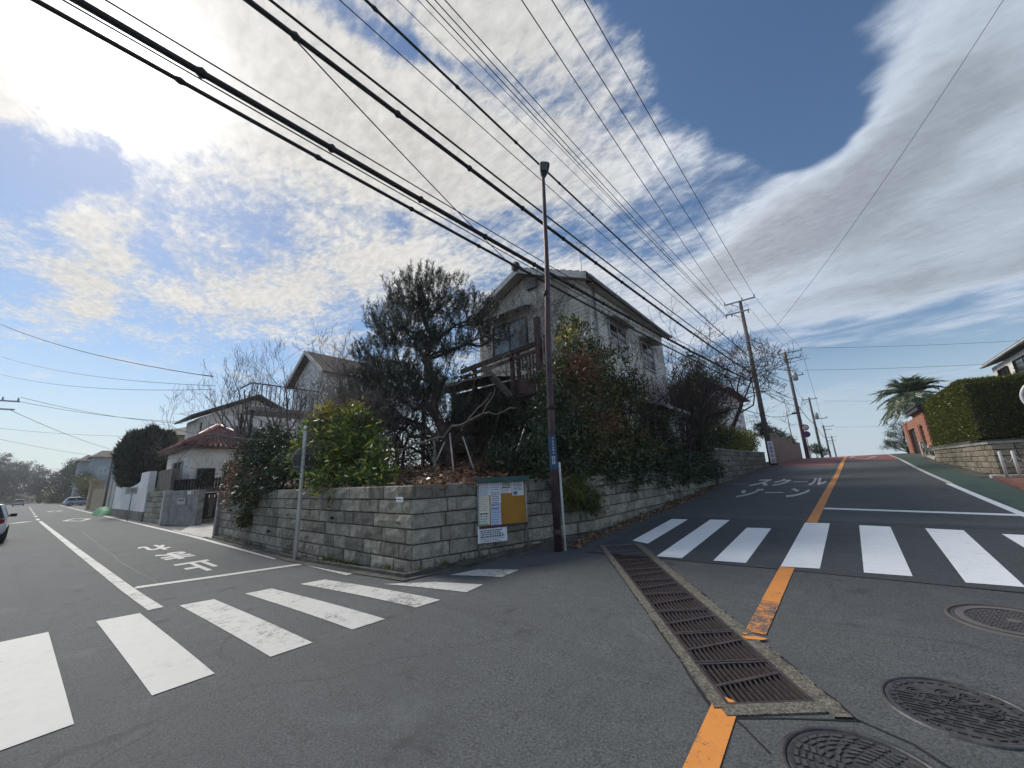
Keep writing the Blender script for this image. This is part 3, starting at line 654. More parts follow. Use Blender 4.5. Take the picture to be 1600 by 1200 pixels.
manhole('dark manhole cover with dashed relief at the near end of the drain', -.17, 2.94, .37, 'dash', 1)
manhole('manhole cover with wave and cloud relief right of the drain', .30, 3.89, .36, 'wave', 2)
manhole('paler gridded manhole cover just below the right crossing', .97, 5.76, .43, 'grid', 3)

# ------------------------------------------------------------------ corner stone wall and the plot behind it
WA = [(-17.92, 4.62), (-5.87, 4.33), (-4.60, 8.55), (-4.60, 12.5), (-4.5, 20.4)]; WTOP = 1.62
def wall_run(pts, n=200):
    out = []
    for a, b in zip(pts, pts[1:]): out.append((Vector(a), Vector(b)))
    return out
def stone_block(mb_name, a, b, s0, s1, z0, z1, depth, mat, parent, q, bump=0.014, face=3):
    d = (b - a).normalized(); nrm = Vector((d.y, -d.x)); prot = q.uniform(.0, .022)
    def pt(s, o, z): p = a + d * s + nrm * o; return (p.x, p.y, z)
    mb = MB(); nx = face; e = min(.018, (z1 - z0) * .2); V = []
    ss = [s0 + e + (s1 - s0 - 2 * e) * i / nx for i in range(nx + 1)]; zs = [z0 + e, (z0 + z1) / 2, z1 - e]
    for j, z in enumerate(zs):
        for i, s in enumerate(ss): V.append(pt(s + q.uniform(-.006, .006), prot + (q.uniform(-.3, 1) * bump if 0 < i < nx and j == 1 else q.uniform(-.4, .4) * bump), z + q.uniform(-.004, .004)))
    F = []; W_ = nx + 1
    for j in range(2):
        for i in range(nx): F.append((j * W_ + i, j * W_ + i + 1, (j + 1) * W_ + i + 1, (j + 1) * W_ + i))
    B = len(V); dd = -depth
    V += [pt(s0, -.012, z0), pt(s1, -.012, z0), pt(s1, -.012, z1), pt(s0, -.012, z1), pt(s0, dd, z0), pt(s1, dd, z0), pt(s1, dd, z1), pt(s0, dd, z1)]
    lo = list(range(W_)); hi = [2 * W_ + i for i in range(W_)]
    F += [tuple([B] + [B + 1] + lo[::-1]), tuple([B + 1, B + 2, hi[-1], W_ + nx, lo[-1]]), tuple([B + 2, B + 3] + hi), tuple([B + 3, B, 0, W_, hi[0]]),
          (B, B + 4, B + 5, B + 1), (B + 1, B + 5, B + 6, B + 2), (B + 2, B + 6, B + 7, B + 3), (B + 3, B + 7, B + 4, B)]
    return mb.add(V, F).build('stone', mat, parent)
def stone_wall(label, pts, base_fn, top, ch, lens, mat, seed, depth=.12, gap=.014, courses_from=None, cat='wall', coreback=.35, bump=.014):
    q = random.Random(seed); t = thing('stone_wall', label, cat, (pts[0][0], pts[0][1], float(base_fn(*pts[0])))); core = MB()
    for a, b in wall_run(pts):
        L = (b - a).length; d = (b - a).normalized(); nrm = Vector((d.y, -d.x))
        k = max(1, int(L / 2))
        for i in range(k):
            p0 = a + d * (L * i / k); p1 = a + d * (L * (i + 1) / k); z0 = min(base_fn(p0.x, p0.y), base_fn(p1.x, p1.y)) - .15
            c = [p0 - nrm * .035, p1 - nrm * .035, p1 - nrm * coreback, p0 - nrm * coreback]
            core.hexa([(p.x, p.y, z0) for p in c] + [(p.x, p.y, top - .02) for p in c])
        z1 = top; row = 0
        while z1 > min(float(base_fn(*a)), float(base_fn(*b))) - ch * .2:
            ll = (lens[0] * 1.35, lens[1] * 1.2) if 2 < L < 6 else lens; s = -q.uniform(0, lens[0]) * (row % 2)
            z0 = z1 - ch + gap
            while s < L - .02:
                l = q.uniform(*ll)
                if L - (s + l) < lens[0] * .5: l = L - s
                s0, s1 = max(0, s), min(L, s + l)
                m = a + d * ((s0 + s1) / 2)
                if s1 - s0 > .06 and z1 - .03 > float(base_fn(m.x, m.y)):
                    stone_block('s', a, b, s0 + gap / 2, s1 - gap / 2, z0, z1, depth, mat, t, q, bump, 3 if s1 - s0 > .3 else 2)
                s += l
            z1 -= ch; row += 1
            if row > 14: break
    core.build('core', M['mortar'], t)
    return t
bz = lambda x, y: float(gz(x, y))
corner_wall = stone_wall('long mossy retaining wall of grey stone blocks round the street corner', WA, bz, WTOP, .252, (.34, .82), M['stone'], 11, bump=.022)
# plot soil
def terrain(name, poly, z, mat, amp=.06, step=.5, edge=None, seed=1):
    q = random.Random(seed); bm = bmesh.new(); vs = [bm.verts.new((x, y, 0)) for x, y in poly]; bm.faces.new(vs)
    x0, x1 = min(p[0] for p in poly), max(p[0] for p in poly); y0, y1 = min(p[1] for p in poly), max(p[1] for p in poly)
    for x in np.arange(x0 + step, x1, step): bmesh.ops.bisect_plane(bm, geom=bm.verts[:] + bm.edges[:] + bm.faces[:], plane_co=(x, 0, 0), plane_no=(1, 0, 0))
    for y in np.arange(y0 + step, y1, step): bmesh.ops.bisect_plane(bm, geom=bm.verts[:] + bm.edges[:] + bm.faces[:], plane_co=(0, y, 0), plane_no=(0, 1, 0))
    for v in bm.verts:
        v.co.z = (z(v.co.x, v.co.y) if callable(z) else z) + (q.random() - .5) * amp
    me = bpy.data.meshes.new(name); bm.to_mesh(me); bm.free(); me.materials.append(mat); o = link(name, me); o['kind'] = 'structure'; return o
def soil_z(x, y): return 1.5 + min(.5, .2 * max(0, min(y - 4.75, (-5.95 - x + (y - 4.4) * .28) * .9))) if y < 9 else 1.5 + min(.5, .2 * max(0, -4.95 - x))
terrain('garden_soil', [(-17.9, 4.85), (-6.03, 4.55), (-4.82, 8.6), (-4.7, 20.3), (-4.75, 26), (-19, 26), (-19, 4.75)], lambda x, y: soil_z(x, y), M['soil'], .09, .6)
# gutter kerb at the foot of the wall
def ribbon(name, pts, w, zt, mat, parent=None, side=1, base=bz, kind='structure', down=.2):
    mb = MB(); P_ = [Vector(p) for p in pts]; F_ = []
    for a, b in zip(P_, P_[1:]):
        k = max(1, int((b - a).length / 1.2)); F_ += [a.lerp(b, i / k) for i in range(k)]
    F_.append(P_[-1]); rows = []
    for i, p in enumerate(F_):
        d = (F_[min(i + 1, len(F_) - 1)] - F_[max(0, i - 1)]).normalized(); s = Vector((d.y, -d.x)) * side; qn = p + s * w
        z0, z1 = base(p.x, p.y), base(qn.x, qn.y); rows.append([(p.x, p.y, z0 + zt), (qn.x, qn.y, z1 + zt), (qn.x, qn.y, z1 - down), (p.x, p.y, z0 - down)])
    for r0, r1 in zip(rows, rows[1:]):
        n_ = len(mb.v); mb.add(r0 + r1, [(0, 1, 5, 4), (1, 2, 6, 5), (3, 0, 4, 7)])
    o = mb.build(name, mat, parent)
    if kind and parent is None: o['kind'] = kind
    return o
ribbon('gutter', [(-17.9, 4.54), (-5.76, 4.16), (-4.44, 8.5), (-4.46, 12.5), (-4.42, 20.4), (-3.9, 31)], .26, .022, M['gutter'])
ribbon('kerb', [(-17.9, 4.52), (-5.76, 4.14), (-4.42, 8.5)], .085, .075, M['gutter'])
# second, taller wall up the slope, the pole stands at its end
WB = [(-9, 20.62), (-4.42, 20.55), (-4.28, 26.4), (-3.86, 33.4)]
wall2 = stone_wall('taller stone retaining wall under the hedge, up the slope before the pole', WB, bz, 2.52, .27, (.5, .9), M['dark_stone'], 12)
mb = MB()
for a, b in wall_run(WB):
    d = (b - a).normalized(); nrm = Vector((d.y, -d.x)); c = [a + nrm * .04, b + nrm * .04, b - nrm * .3, a - nrm * .3]
    mb.hexa([(p.x, p.y, 2.523) for p in c] + [(p.x, p.y, 2.60) for p in c])
mb.build('coping', M['concrete'], wall2)
terrain('upper_garden_soil', [(-12, 20.8), (-4.6, 20.8), (-4.48, 26.4), (-4.08, 33.6), (-12, 33.6)], 2.5, M['soil'], .05, 1.0)
# weep pipes and weeds at the wall foot
for i in range(9):
    x = -16.5 + i * 1.28; y = 4.62 - (x + 17.92) * .0241; mb = MB(); mb.lathe((0, 0, 0), [(.032, 0), (.032, .05), (.022, .05), (.022, .004), (.001, .004)], 10)
    mb.v = [(x + a, y - .05 + .02 - c, (.50 if i % 2 else .98) + b) for a, b, c in mb.v]; mb.build('weep_pipe', M['grey_metal'] if i % 3 else M['black_pit'], corner_wall)
# stray brick on the wall head, number plate on the wall
t = MB(); t.obox((-5.50, 5.35, 1.665), Vector((.28, .96, 0)), Vector((.96, -.28, 0)), (0, 0, 1), .24, .12, .085); o = t.build('loose_brick', M['red_kerb']); bevel(o, .008); tag(o, 'loose brown brick lying on the wall top beside the notice board', 'brick')
t = thing('name_plate', 'small white plate fixed to the corner stone wall', 'plate', (-6.05, 4.19, 1.36))
mb = MB(); mb.obox((-6.05, 4.175, 1.385), (1, -.03, 0), (-.03, -1, 0), (0, 0, 1), .20, .02, .085); bevel(mb.build('plate', M['sign_white'], t), .004)
mb = MB(); mb.obox((-6.08, 4.163, 1.395), (1, -.03, 0), (-.03, -1, 0), (0, 0, 1), .08, .003, .014); mb.obox((-6.0, 4.163, 1.388), (1, -.03, 0), (-.03, -1, 0), (0, 0, 1), .06, .003, .012); mb.build('print', M['ink'], t)
# ------------------------------------------------------------------ the old house on the corner plot
XR, XL, YF, YB = -5.72, -11.0, 11.5, 19.3; XM = (XR + XL) / 2; EZ, PZ = 8.36, 9.72
house = thing('old_house', 'weathered two storey house with grey siding behind the trees on the corner plot', 'house', (XM, YF, 1.5))
slope = (PZ - EZ) / (XR - XM + .32); wallz = EZ + slope * .3 - .12
mb = MB()
z0 = 1.3
mb.add([(XL, YF, z0), (XR, YF, z0), (XR, YF, wallz), (XM, YF, PZ - .14), (XL, YF, wallz), (XL, YB, z0), (XR, YB, z0), (XR, YB, wallz), (XM, YB, PZ - .14), (XL, YB, wallz)],
       [(0, 1, 2, 3, 4), (9, 8, 7, 6, 5), (1, 6, 7, 2), (5, 0, 4, 9)])
mb.build('wall', M['siding'], house)
# lap siding: thin boards, one mesh per face band
def lap(name, a, b, zlo, zhi, topfn, h=.16, nrm=(0, -1)):
    mb = MB(); z = zlo; a = Vector(a); b = Vector(b); d = (b - a).normalized(); n_ = Vector(nrm)
    while z < zhi - .02:
        z1 = min(z + h, zhi); s0, s1 = topfn(z1) if topfn else (0, (b - a).length)
        if s1 - s0 > .1:
            p0, p1 = a + d * s0, a + d * s1
            lo0, lo1 = p0 + n_ * .024, p1 + n_ * .024; hi0, hi1 = p0 + n_ * .006, p1 + n_ * .006
            mb.add([(lo0.x, lo0.y, z), (lo1.x, lo1.y, z), (hi1.x, hi1.y, z1), (hi0.x, hi0.y, z1), (p0.x, p0.y, z), (p1.x, p1.y, z)], [(0, 1, 2, 3), (4, 5, 1, 0)])
        z = z1
    o = mb.build(name, M['siding'], house); o['kind'] = 'stuff'; return o
def gable_lim(z):
    zt = z + .14
    if zt <= wallz: return (0, XR - XL)
    k = (zt - wallz) / (PZ - .14 - wallz); h = (XR - XL) / 2; return (h * k, 2 * h - h * k)
lap('lap_siding', (XL, YF), (XR, YF), 4.6, PZ - .2, gable_lim, .15)
lap('lap_siding', (XR, YF), (XR, YB), 1.6, wallz, None, .15, (1, 0))
# roof slabs with tile courses
for sgn in (1, -1):
    mb = MB(); xe = XM + sgn * (XR - XM + .32); y0, y1 = YF - .55, YB + .55
    mb.add([(XM, y0, PZ + .02), (xe, y0, EZ + .02), (xe, y1, EZ + .02), (XM, y1, PZ + .02), (XM, y0, PZ - .09), (xe, y0, EZ - .09), (xe, y1, EZ - .09), (XM, y1, PZ - .09)],
           [(0, 1, 2, 3) if sgn > 0 else (3, 2, 1, 0), (4, 7, 6, 5), (0, 4, 5, 1), (1, 5, 6, 2), (2, 6, 7, 3), (3, 7, 4, 0)])
    rf = mb.build('roof', M['grey_roof'], house)
    mb = MB(); k = 11
    for i in range(k):
        t0, t1 = i / k, (i + 1) / k; xa, xb = XM + (xe - XM) * t0, XM + (xe - XM) * t1; za, zb = PZ + (EZ - PZ) * t0, PZ + (EZ - PZ) * t1
        yy = y0
        while yy < y1:
            yb = min(yy + .3, y1); j = rng.uniform(0, .012); mb.hexa([(xa, yy + .005, za + .025), (xb, yy + .005, zb + .03), (xb, yb - .005, zb + .03), (xa, yb - .005, za + .025), (xa, yy + .005, za + .035), (xb, yy + .005, zb + .068 + j), (xb, yb - .005, zb + .068 + j), (xa, yb - .005, za + .035)]); yy = yb
    o = mb.build('roof_tiles', M['grey_roof'], rf); o['kind'] = 'stuff'
    # barge boards, soffit, gutter
    mb = MB(); dx = (xe - XM)
    for (ya, yb) in ((y0 - .03, y0),):
        mb.hexa([(XM, ya, PZ - .22), (xe, ya, EZ - .22), (xe, yb, EZ - .22), (XM, yb, PZ - .22), (XM, ya, PZ + .03), (xe, ya, EZ + .03), (xe, yb, EZ + .03), (XM, yb, PZ + .03)])
    mb.build('barge_board', M['trim'], house)
    mb = MB(); mb.hexa([(XM + sgn * .02, y0 + .01, PZ - .105), (xe - sgn * .03, y0 + .01, EZ - .105), (xe - sgn * .03, YF - .03, EZ - .105), (XM + sgn * .02, YF - .03, PZ - .105), (XM + sgn * .02, y0 + .01, PZ - .095), (xe - sgn * .03, y0 + .01, EZ - .095), (xe - sgn * .03, YF - .03, EZ - .095), (XM + sgn * .02, YF - .03, PZ - .095)])
    xw = XR + .03 if sgn > 0 else XL - .03
    mb.box(min(xw, xe - sgn * .05), max(xw, xe - sgn * .05), YF, YB, EZ - .14, EZ - .12); mb.build('soffit', M['soffit'], house)
    mb = MB(); mb.tube([(xe + sgn * .05, y0 + .1, EZ - .06), (xe + sgn * .05, y1 - .1, EZ - .09)], .06, 8); mb.build('eaves_gutter', M['grey_metal'], house, True)
mb = MB(); mb.tube([(XM, YF - .62, PZ + .07), (XM, YB + .6, PZ + .07)], .10, 8); mb.tube([(XM, YF - .66, PZ + .05), (XM, YF - .58, PZ + .06)], .19, 10); mb.build('ridge_cap', M['grey_roof'], house, True)
mb = MB(); mb.box(XM + .12, XM + .62, YF - .16, YF - .03, 8.86, 9.22); mb.build('gable_vent', M['black_metal'], house)
mb = MB()
for k in range(4): mb.box(XM + .15, XM + .59, YF - .18, YF - .165, 8.90 + k * .085, 8.94 + k * .085)
mb.build('louvre', M['grey_metal'], house)
def window(parent, x0, x1, y, z0, z1, glass='glass', frame='trim', axis='x', panes=2, depth=.05, sg=-1):
    """a sliding window set on a wall that faces sg along the other axis"""
    def bx(mb, a0, a1, b0, b1, c0, c1):
        (mb.box(a0, a1, min(b0, b1), max(b0, b1), c0, c1) if axis == 'x' else mb.box(min(b0, b1), max(b0, b1), a0, a1, c0, c1))
    mb = MB(); f = .055; o0, o1 = y + sg * .028, y + sg * (.028 + depth)
    bx(mb, x0 - f, x1 + f, o0, o1, z1, z1 + f); bx(mb, x0 - f, x1 + f, o0, o1 + sg * .02, z0 - f, z0); bx(mb, x0 - f, x0, o0, o1, z0, z1); bx(mb, x1, x1 + f, o0, o1, z0, z1)
    w = mb.build('window', M[frame], parent)
    for k in range(panes):
        a, b = x0 + (x1 - x0) * k / panes, x0 + (x1 - x0) * (k + 1) / panes; mb = MB(); bx(mb, a + .02, b - .02, o0 + sg * .004 * (1 + k % 2 * 3), o0 + sg * (.012 + .012 * (k % 2)), z0, z1); mb.build('pane', M[glass], w)
        e = o0 + sg * .030
        for (a_, b_) in ((a, a + .035), (b - .035, b)): mb = MB(); bx(mb, a_, b_, o0 + sg * .001, e, z0 + .002, z1 - .002); mb.build('sash', M[frame], w)
    return w
window(house, -10.15, -8.42, YF, 6.58, 7.78, 'curtain_glass', 'black_metal')
mb = MB(); mb.hexa([(-10.35, YF - .55, 8.02), (-8.1, YF - .55, 8.02), (-8.1, YF - .03, 8.16), (-10.35, YF - .03, 8.16), (-10.35, YF - .55, 8.07), (-8.1, YF - .55, 8.07), (-8.1, YF - .03, 8.26), (-10.35, YF - .03, 8.26)]); mb.build('canopy', M['grey_roof'], house)
for a_, b_ in ((XL, -10.4), (-8.05, XR)): mb = MB(); mb.box(a_, b_, YF - .06, YF - .03, 7.9, 8.0); mb.build('band_board', M['trim'], house)
mb = MB()
for k in range(3):
    x = -8.30 + k * .42; mb = MB(); mb.box(x, x + .40, YF - .07, YF - .03, 6.1, 7.85); mb.build('shutter_panel', M['stucco'], house)
window(house, -10.2, -7.2, YF, 2.2, 4.1, 'dark_glass', 'black_metal', panes=3)
for (a, b, z0_, z1_) in ((13.0, 14.5, 6.1, 7.2), (16.2, 17.6, 6.1, 7.2), (12.6, 13.5, 3.3, 4.3), (15.0, 16.6, 2.6, 4.2)):
    window(house, a, b, XR, z0_, z1_, 'dark_glass', 'trim', 'y', 2, .05, 1)
    mb = MB(); mb.hexa([(XR + .03, a - .15, z1_ + .2), (XR + .45, a - .15, z1_ + .12), (XR + .45, b + .15, z1_ + .12), (XR + .03, b + .15, z1_ + .2), (XR + .03, a - .15, z1_ + .28), (XR + .45, a - .15, z1_ + .16), (XR + .45, b + .15, z1_ + .16), (XR + .03, b + .15, z1_ + .28)]); mb.build('canopy', M['soffit'], house)
mb = MB(); mb.tube([(XR + .09, 11.9, EZ - .15), (XR + .09, 11.9, 1.5)], .04, 8); mb.build('downpipe', M['grey_metal'], house, True)
# single storey entrance wing with a low roof on the road side
mb = MB(); mb.box(XR + .03, -4.95, 16.6, 18.6, 1.4, 4.15); mb.build('porch_wall', M['stucco'], house)
mb = MB(); mb.hexa([(XR + .04, 16.2, 4.6), (-4.8, 16.2, 4.1), (-4.8, 19.0, 4.1), (XR + .04, 19.0, 4.6), (XR + .04, 16.2, 4.72), (-4.8, 16.2, 4.22), (-4.8, 19.0, 4.22), (XR + .04, 19.0, 4.72)]); mb.build('porch_roof', M['trim'], house)
window(house, 17.0, 18.0, -5.0, 2.6, 3.6, 'dark_glass', 'black_metal', 'y', 2, .05, 1)
an = MB(); ax, ay = -8.1, 16.0
an.tube([(ax, ay, PZ), (ax, ay, 13.4)], .018, 6)
for zz, L in ((13.3, .9), (12.9, .55)):
    an.tube([(ax - L, ay, zz), (ax + .4, ay, zz)], .012, 5)
    for k in range(6): x = ax - L + k * (L + .4) / 5; an.tube([(x, ay - .35, zz), (x, ay + .35, zz)], .008, 4)
an.build('aerial', M['grey_metal'], house)

# ruined timber balcony in front of it
ver = thing('timber_balcony', 'collapsing dark timber balcony in front of the old house', 'balcony', (-8.5, 10.2, 1.5))
def beam(name, a, b, w, h, mat='old_wood', up_=(0, 0, 1), par=None):
    mb = MB(); mb.beam(a, b, w, h, up_); return mb.build(name, M[mat], par or ver)
for x, zt, y, w in ((-6.86, 6.85, 9.95, .17), (-6.62, 6.2, 10.1, .15), (-8.05, 5.85, 10.0, .12), (-7.78, 5.85, 10.0, .10), (-9.9, 5.7, 10.0, .14), (-6.75, 5.75, 11.3, .14), (-9.9, 5.6, 11.3, .14)):
    beam('post', (x, y, 1.45), (x, y, zt), w, w, up_=(0, 1, 0))
beam('rail', (-10.6, 9.98, 5.74), (-6.75, 9.98, 5.98), .10, .16); beam('rail', (-10.6, 9.98, 5.50), (-6.75, 9.98, 5.72), .08, .10)
beam('beam', (-10.6, 10.02, 4.12), (-6.7, 10.02, 4.22), .13, .2); beam('beam', (-10.3, 11.2, 4.1), (-6.7, 11.2, 4.2), .13, .2)
beam('brace', (-9.35, 9.86, 5.62), (-8.1, 9.86, 4.35), .06, .2, 'grey_wood'); beam('brace', (-9.15, 9.83, 5.62), (-7.95, 9.83, 4.32), .05, .1, 'grey_wood')
for i in range(9):
    x = -10.2 + i * .42; beam('deck_board', (x, 9.9, 4.27), (x + .02, 11.4, 4.25), .36, .03, 'grey_wood' if i % 4 == 1 else 'old_wood')
for i in range(7):
    x = -7.72 + i * .15; beam('baluster', (x, 9.97, 4.3), (x + rng.uniform(-.02, .02), 9.97, 5.65), .055, .03, up_=(0, 1, 0))
beam('plank', (-9.0, 9.55, 2.3), (-8.4, 9.75, 4.0), .16, .04, 'grey_wood'); beam('plank', (-7.6, 9.8, 4.6), (-6.95, 9.8, 4.5), .5, .04, 'old_wood', (0, 1, 0))
mb = MB(); mb.obox((-7.45, 9.88, 5.05), (1, 0, .05), (0, 1, 0), (-.05, 0, 1), .2, .02, .12); mb.build('tag', M['sign_white'], ver)
# dark lean-to shed with stacked timber, left of the balcony
shed = thing('lean_to_shed', 'dark lean-to shed with stacked timber between the pine and the balcony', 'shed', (-10.6, 10.3, 1.5))
for x, y in ((-12.3, 9.5), (-12.3, 11.2), (-10.5, 9.5)): beam('post', (x, y, 1.6), (x, y, 5.0 + .2 * (y > 10)), .11, .11, 'old_wood', (0, 1, 0), shed)
for i in range(11): x = -12.6 + i * .34; mb = MB(); mb.hexa([(x, 9.2, 5.06), (x + .33, 9.2, 5.06), (x + .33, 11.4, 5.42), (x, 11.4, 5.42), (x, 9.2, 5.10), (x + .33, 9.2, 5.10), (x + .33, 11.4, 5.46), (x, 11.4, 5.46)]); mb.build('roof_sheet', M['grey_roof'], shed)
for i in range(12): x = -12.4 + i * .33; mb = MB(); mb.box(x, x + .31, 11.2, 11.24, 1.6, 5.3); mb.build('wall_board', M['old_wood'], shed)
for i in range(20):
    z = 2.0 + (i // 4) * .34; y = 9.7 + (i % 4) * .3 + rng.uniform(-.05, .05); x0 = -12.0 + rng.uniform(-.3, .3); beam('timber', (x0, y, z), (x0 + 2.6 + rng.uniform(-.5, .4), y + rng.uniform(-.1, .1), z + rng.uniform(-.05, .12)), .14, .12, 'grey_wood' if i % 3 == 0 else 'old_wood', par=shed)
for i, (x, y, lean) in enumerate(((-7.15, 8.4, .55), (-6.98, 8.45, .55), (-8.1, 8.6, .4), (-7.7, 8.7, .35))):
    mb = MB(); mb.tube([(x, y, 1.55), (x + lean * .9, y + .3, 3.0 - .15 * i)], .028, 8); o = mb.build('scrap_pole', M['grey_metal'] if i < 2 else M['grey_wood'], None, True)
    tag(o, ('bright metal pole leaning under the balcony, left of a pair' if i == 0 else 'bright metal pole leaning under the balcony, right of a pair') if i < 2 else ('left' if i == 2 else 'right') + ' of two grey sticks leaning in the rubbish under the balcony', 'pole', 'poles leaning under the balcony')

# ------------------------------------------------------------------ street lamp, guard pipe, sign posts, notice board
LB = Vector((-4.38, 6.58, .27)); off = Vector((.2, .13, 0))
lamp = thing('street_lamp', 'tall brown steel street lamp with a black head at the wall corner', 'street lamp', LB)
path = [LB + Vector((0, 0, -.1)), LB + Vector((.02, .015, 2.0)), LB + Vector((.07, .045, 4.3)), LB + Vector((.14, .09, 5.7)), LB + off + Vector((0, 0, 8.4))]
mb = MB(); mb.tube(path, [.078, .074, .070, .056, .042], 16); mb.build('pole', M['steel_brown'], lamp, True)
for z, r in ((.35, .088), (2.78, .082), (5.35, .07)):
    mb = MB(); f = z / 8.4; mb.lathe(LB + off * f * (.6 if z < 3 else .8) + Vector((0, 0, z)), [(r * .9, -.05), (r, -.04), (r, .04), (r * .9, .05)], 16); mb.build('band', M['black_metal'] if z > 1 else M['steel_brown'], lamp, True)
mb = MB(); T = LB + off + Vector((0, 0, 8.36)); hd = Vector((.05, .18, 1)).normalized()
prof = [(0, .03), (.06, .055), (.16, .085), (.30, .115), (.43, .125), (.47, .115), (.485, .06)]
e1 = hd.orthogonal().normalized(); e1 = Vector((math.cos(head), math.sin(head), 0)); e1 = (e1 - hd * e1.dot(hd)).normalized(); e2 = hd.cross(e1)
nn = 20; rows = []
for s, r in prof:
    for k in range(nn):
        a = 2 * PI * k / nn; ca, sa = math.cos(a), math.sin(a); q_ = lambda u: math.copysign(abs(u) ** .6, u); mb.v.append(tuple(T + hd * s + e1 * q_(ca) * r + e2 * q_(sa) * r * .62))
for i in range(len(prof) - 1):
    for k in range(nn): mb.f.append((i * nn + k, i * nn + (k + 1) % nn, (i + 1) * nn + (k + 1) % nn, (i + 1) * nn + k))
mb.f.append(tuple(range(nn))[::-1]); mb.f.append(tuple((len(prof) - 1) * nn + k for k in range(nn)))
mb.build('lamp_head', M['black_metal'], lamp, True)
mb = MB(); mb.obox(T + hd * .30 - e2 * .072, e1, hd, e2, .15, .24, .02); mb.build('lens', M['dark_glass'], lamp)
# wrap-round blue plate with its column of white characters
pc = LB + Vector((.02, .015, 0)); v2c = (Vector((0, 0, 0)) - Vector((pc.x, pc.y, 0))).normalized(); a0 = math.atan2(v2c.y, v2c.x)
mb = MB(); k = 12; z0, z1 = 1.80, 2.47
for i in range(k + 1):
    a = a0 - 1.25 + 2.5 * i / k; mb.v += [(pc.x + .0785 * math.cos(a), pc.y + .0785 * math.sin(a), z0), (pc.x + .0785 * math.cos(a), pc.y + .0785 * math.sin(a), z1), (pc.x + .082 * math.cos(a), pc.y + .082 * math.sin(a), z0), (pc.x + .082 * math.cos(a), pc.y + .082 * math.sin(a), z1)]
for i in range(k): b = i * 4; mb.f += [(b + 2, b + 6, b + 7, b + 3), (b + 0, b + 1, b + 5, b + 4), (b + 3, b + 7, b + 5, b + 1), (b, b + 4, b + 6, b + 2)]
plate = mb.build('address_plate', M['blue_plate'], lamp)
mb = MB(); e1p = Vector((-math.sin(a0), math.cos(a0), 0)); pf = pc + v2c * .0845
for i, z in enumerate((2.41, 2.345, 2.285, 2.225, 2.175, 2.115)):
    for dx, dz_, w, h in ((0, .012, .034, .007), (0, -.012, .034, .007), (-.009, 0, .006, .03), (.009, .0, .006, .03)):
        mb.obox((pf.x + e1p.x * (dx + .012), pf.y + e1p.y * (dx + .012), z + dz_), e1p, v2c, (0, 0, 1), w, .003, h)
for z in (2.02, 1.93): 
    for dx, dz_, w, h in ((0, .03, .07, .01), (0, -.025, .07, .01), (-.025, 0, .01, .06), (.025, 0, .01, .06), (0, .003, .05, .008)):
        mb.obox((pf.x + e1p.x * (dx + .004), pf.y + e1p.y * (dx + .004), z + dz_), e1p, v2c, (0, 0, 1), w, .003, h)
mb.build('lettering', M['sign_white'], plate)['kind'] = 'stuff'
mb = MB(); mb.lathe((-4.27, 6.66, .22), [(.024, 0), (.024, 1.70), (.018, 1.715)], 12); tag(mb.build('guard_pipe', M['white_metal'], None, True), 'slim white plastic pipe standing beside the brown lamp post', 'pipe')
sp = thing('stop_sign', 'white post with the back of a road sign, in front of the left stone wall', 'road sign', (-10.17, 4.19, .0))
mb = MB(); mb.lathe((-10.17, 4.19, -.05), [(.045, 0), (.042, 3.12), (.0455, 3.13), (.0455, 3.2), (.02, 3.22)], 14); mb.build('post', M['white_metal'], sp, True)
mb = MB(); c = Vector((-10.235, 4.24, 2.32)); uy = Vector((-.1, 1, 0)).normalized()
oct_ = [(math.cos(2 * PI * k / 8 + PI / 8) * .30, math.sin(2 * PI * k / 8 + PI / 8) * .33) for k in range(8)]
nx_ = Vector((1, .1, 0))
mb.add([tuple(c + uy * a + Vector((0, 0, b)) + nx_ * .006) for a, b in oct_] + [tuple(c + uy * a + Vector((0, 0, b)) - nx_ * .006) for a, b in oct_], [tuple(range(8)), tuple(range(15, 7, -1))] + [(k, k + 8, (k + 1) % 8 + 8, (k + 1) % 8) for k in range(8)])
mb.build('sign_panel', M['sign_back'], sp)
mb = MB(); mb.obox(c + nx_ * .02 + Vector((0, 0, .16)), uy, nx_, (0, 0, 1), .5, .02, .035); mb.obox(c + nx_ * .02 - Vector((0, 0, .16)), uy, nx_, (0, 0, 1), .5, .02, .035)
for dz_ in (.16, -.16): mb.lathe((-10.17, 4.19, 2.32 + dz_), [(.056, -.03), (.056, .03)], 12)
mb.build('bracket', M['grey_metal'], sp)

A, B = Vector((-5.44, 5.52)), Vector((-4.97, 6.42)); bd = (B - A).normalized(); bn = Vector((bd.y, -bd.x)); BL = (B - A).length
board = thing('notice_board', 'neighbourhood notice board with orange cork panel and paper notices against the stone wall', 'notice board', (A.x, A.y, bz(A.x, A.y)))
def bpt(s, o, z): p = A + bd * s + bn * o; return (p.x, p.y, z)
def bbox(mb, s0, s1, o0, o1, z0, z1): return mb.hexa([bpt(s0, o0, z0), bpt(s1, o0, z0), bpt(s1, o1, z0), bpt(s0, o1, z0), bpt(s0, o0, z1), bpt(s1, o0, z1), bpt(s1, o1, z1), bpt(s0, o1, z1)])
for s in (0, BL): mb = MB(); p = bpt(s, 0, 0); mb.lathe((p[0], p[1], bz(p[0], p[1]) - .05), [(.019, 0), (.019, 1.74 - bz(p[0], p[1]))], 10); mb.build('post', M['grey_metal'], board, True)
mb = MB(); bbox(mb, .0, BL, -.03, .0, .80, 1.64); mb.build('back_panel', M['cork'], board)
mb = MB(); bbox(mb, -.06, BL + .05, -.09, .10, 1.655, 1.70); bbox(mb, -.06, BL + .05, .07, .11, 1.60, 1.665); bevel(mb.build('roof', M['green_paint'], board), .008)
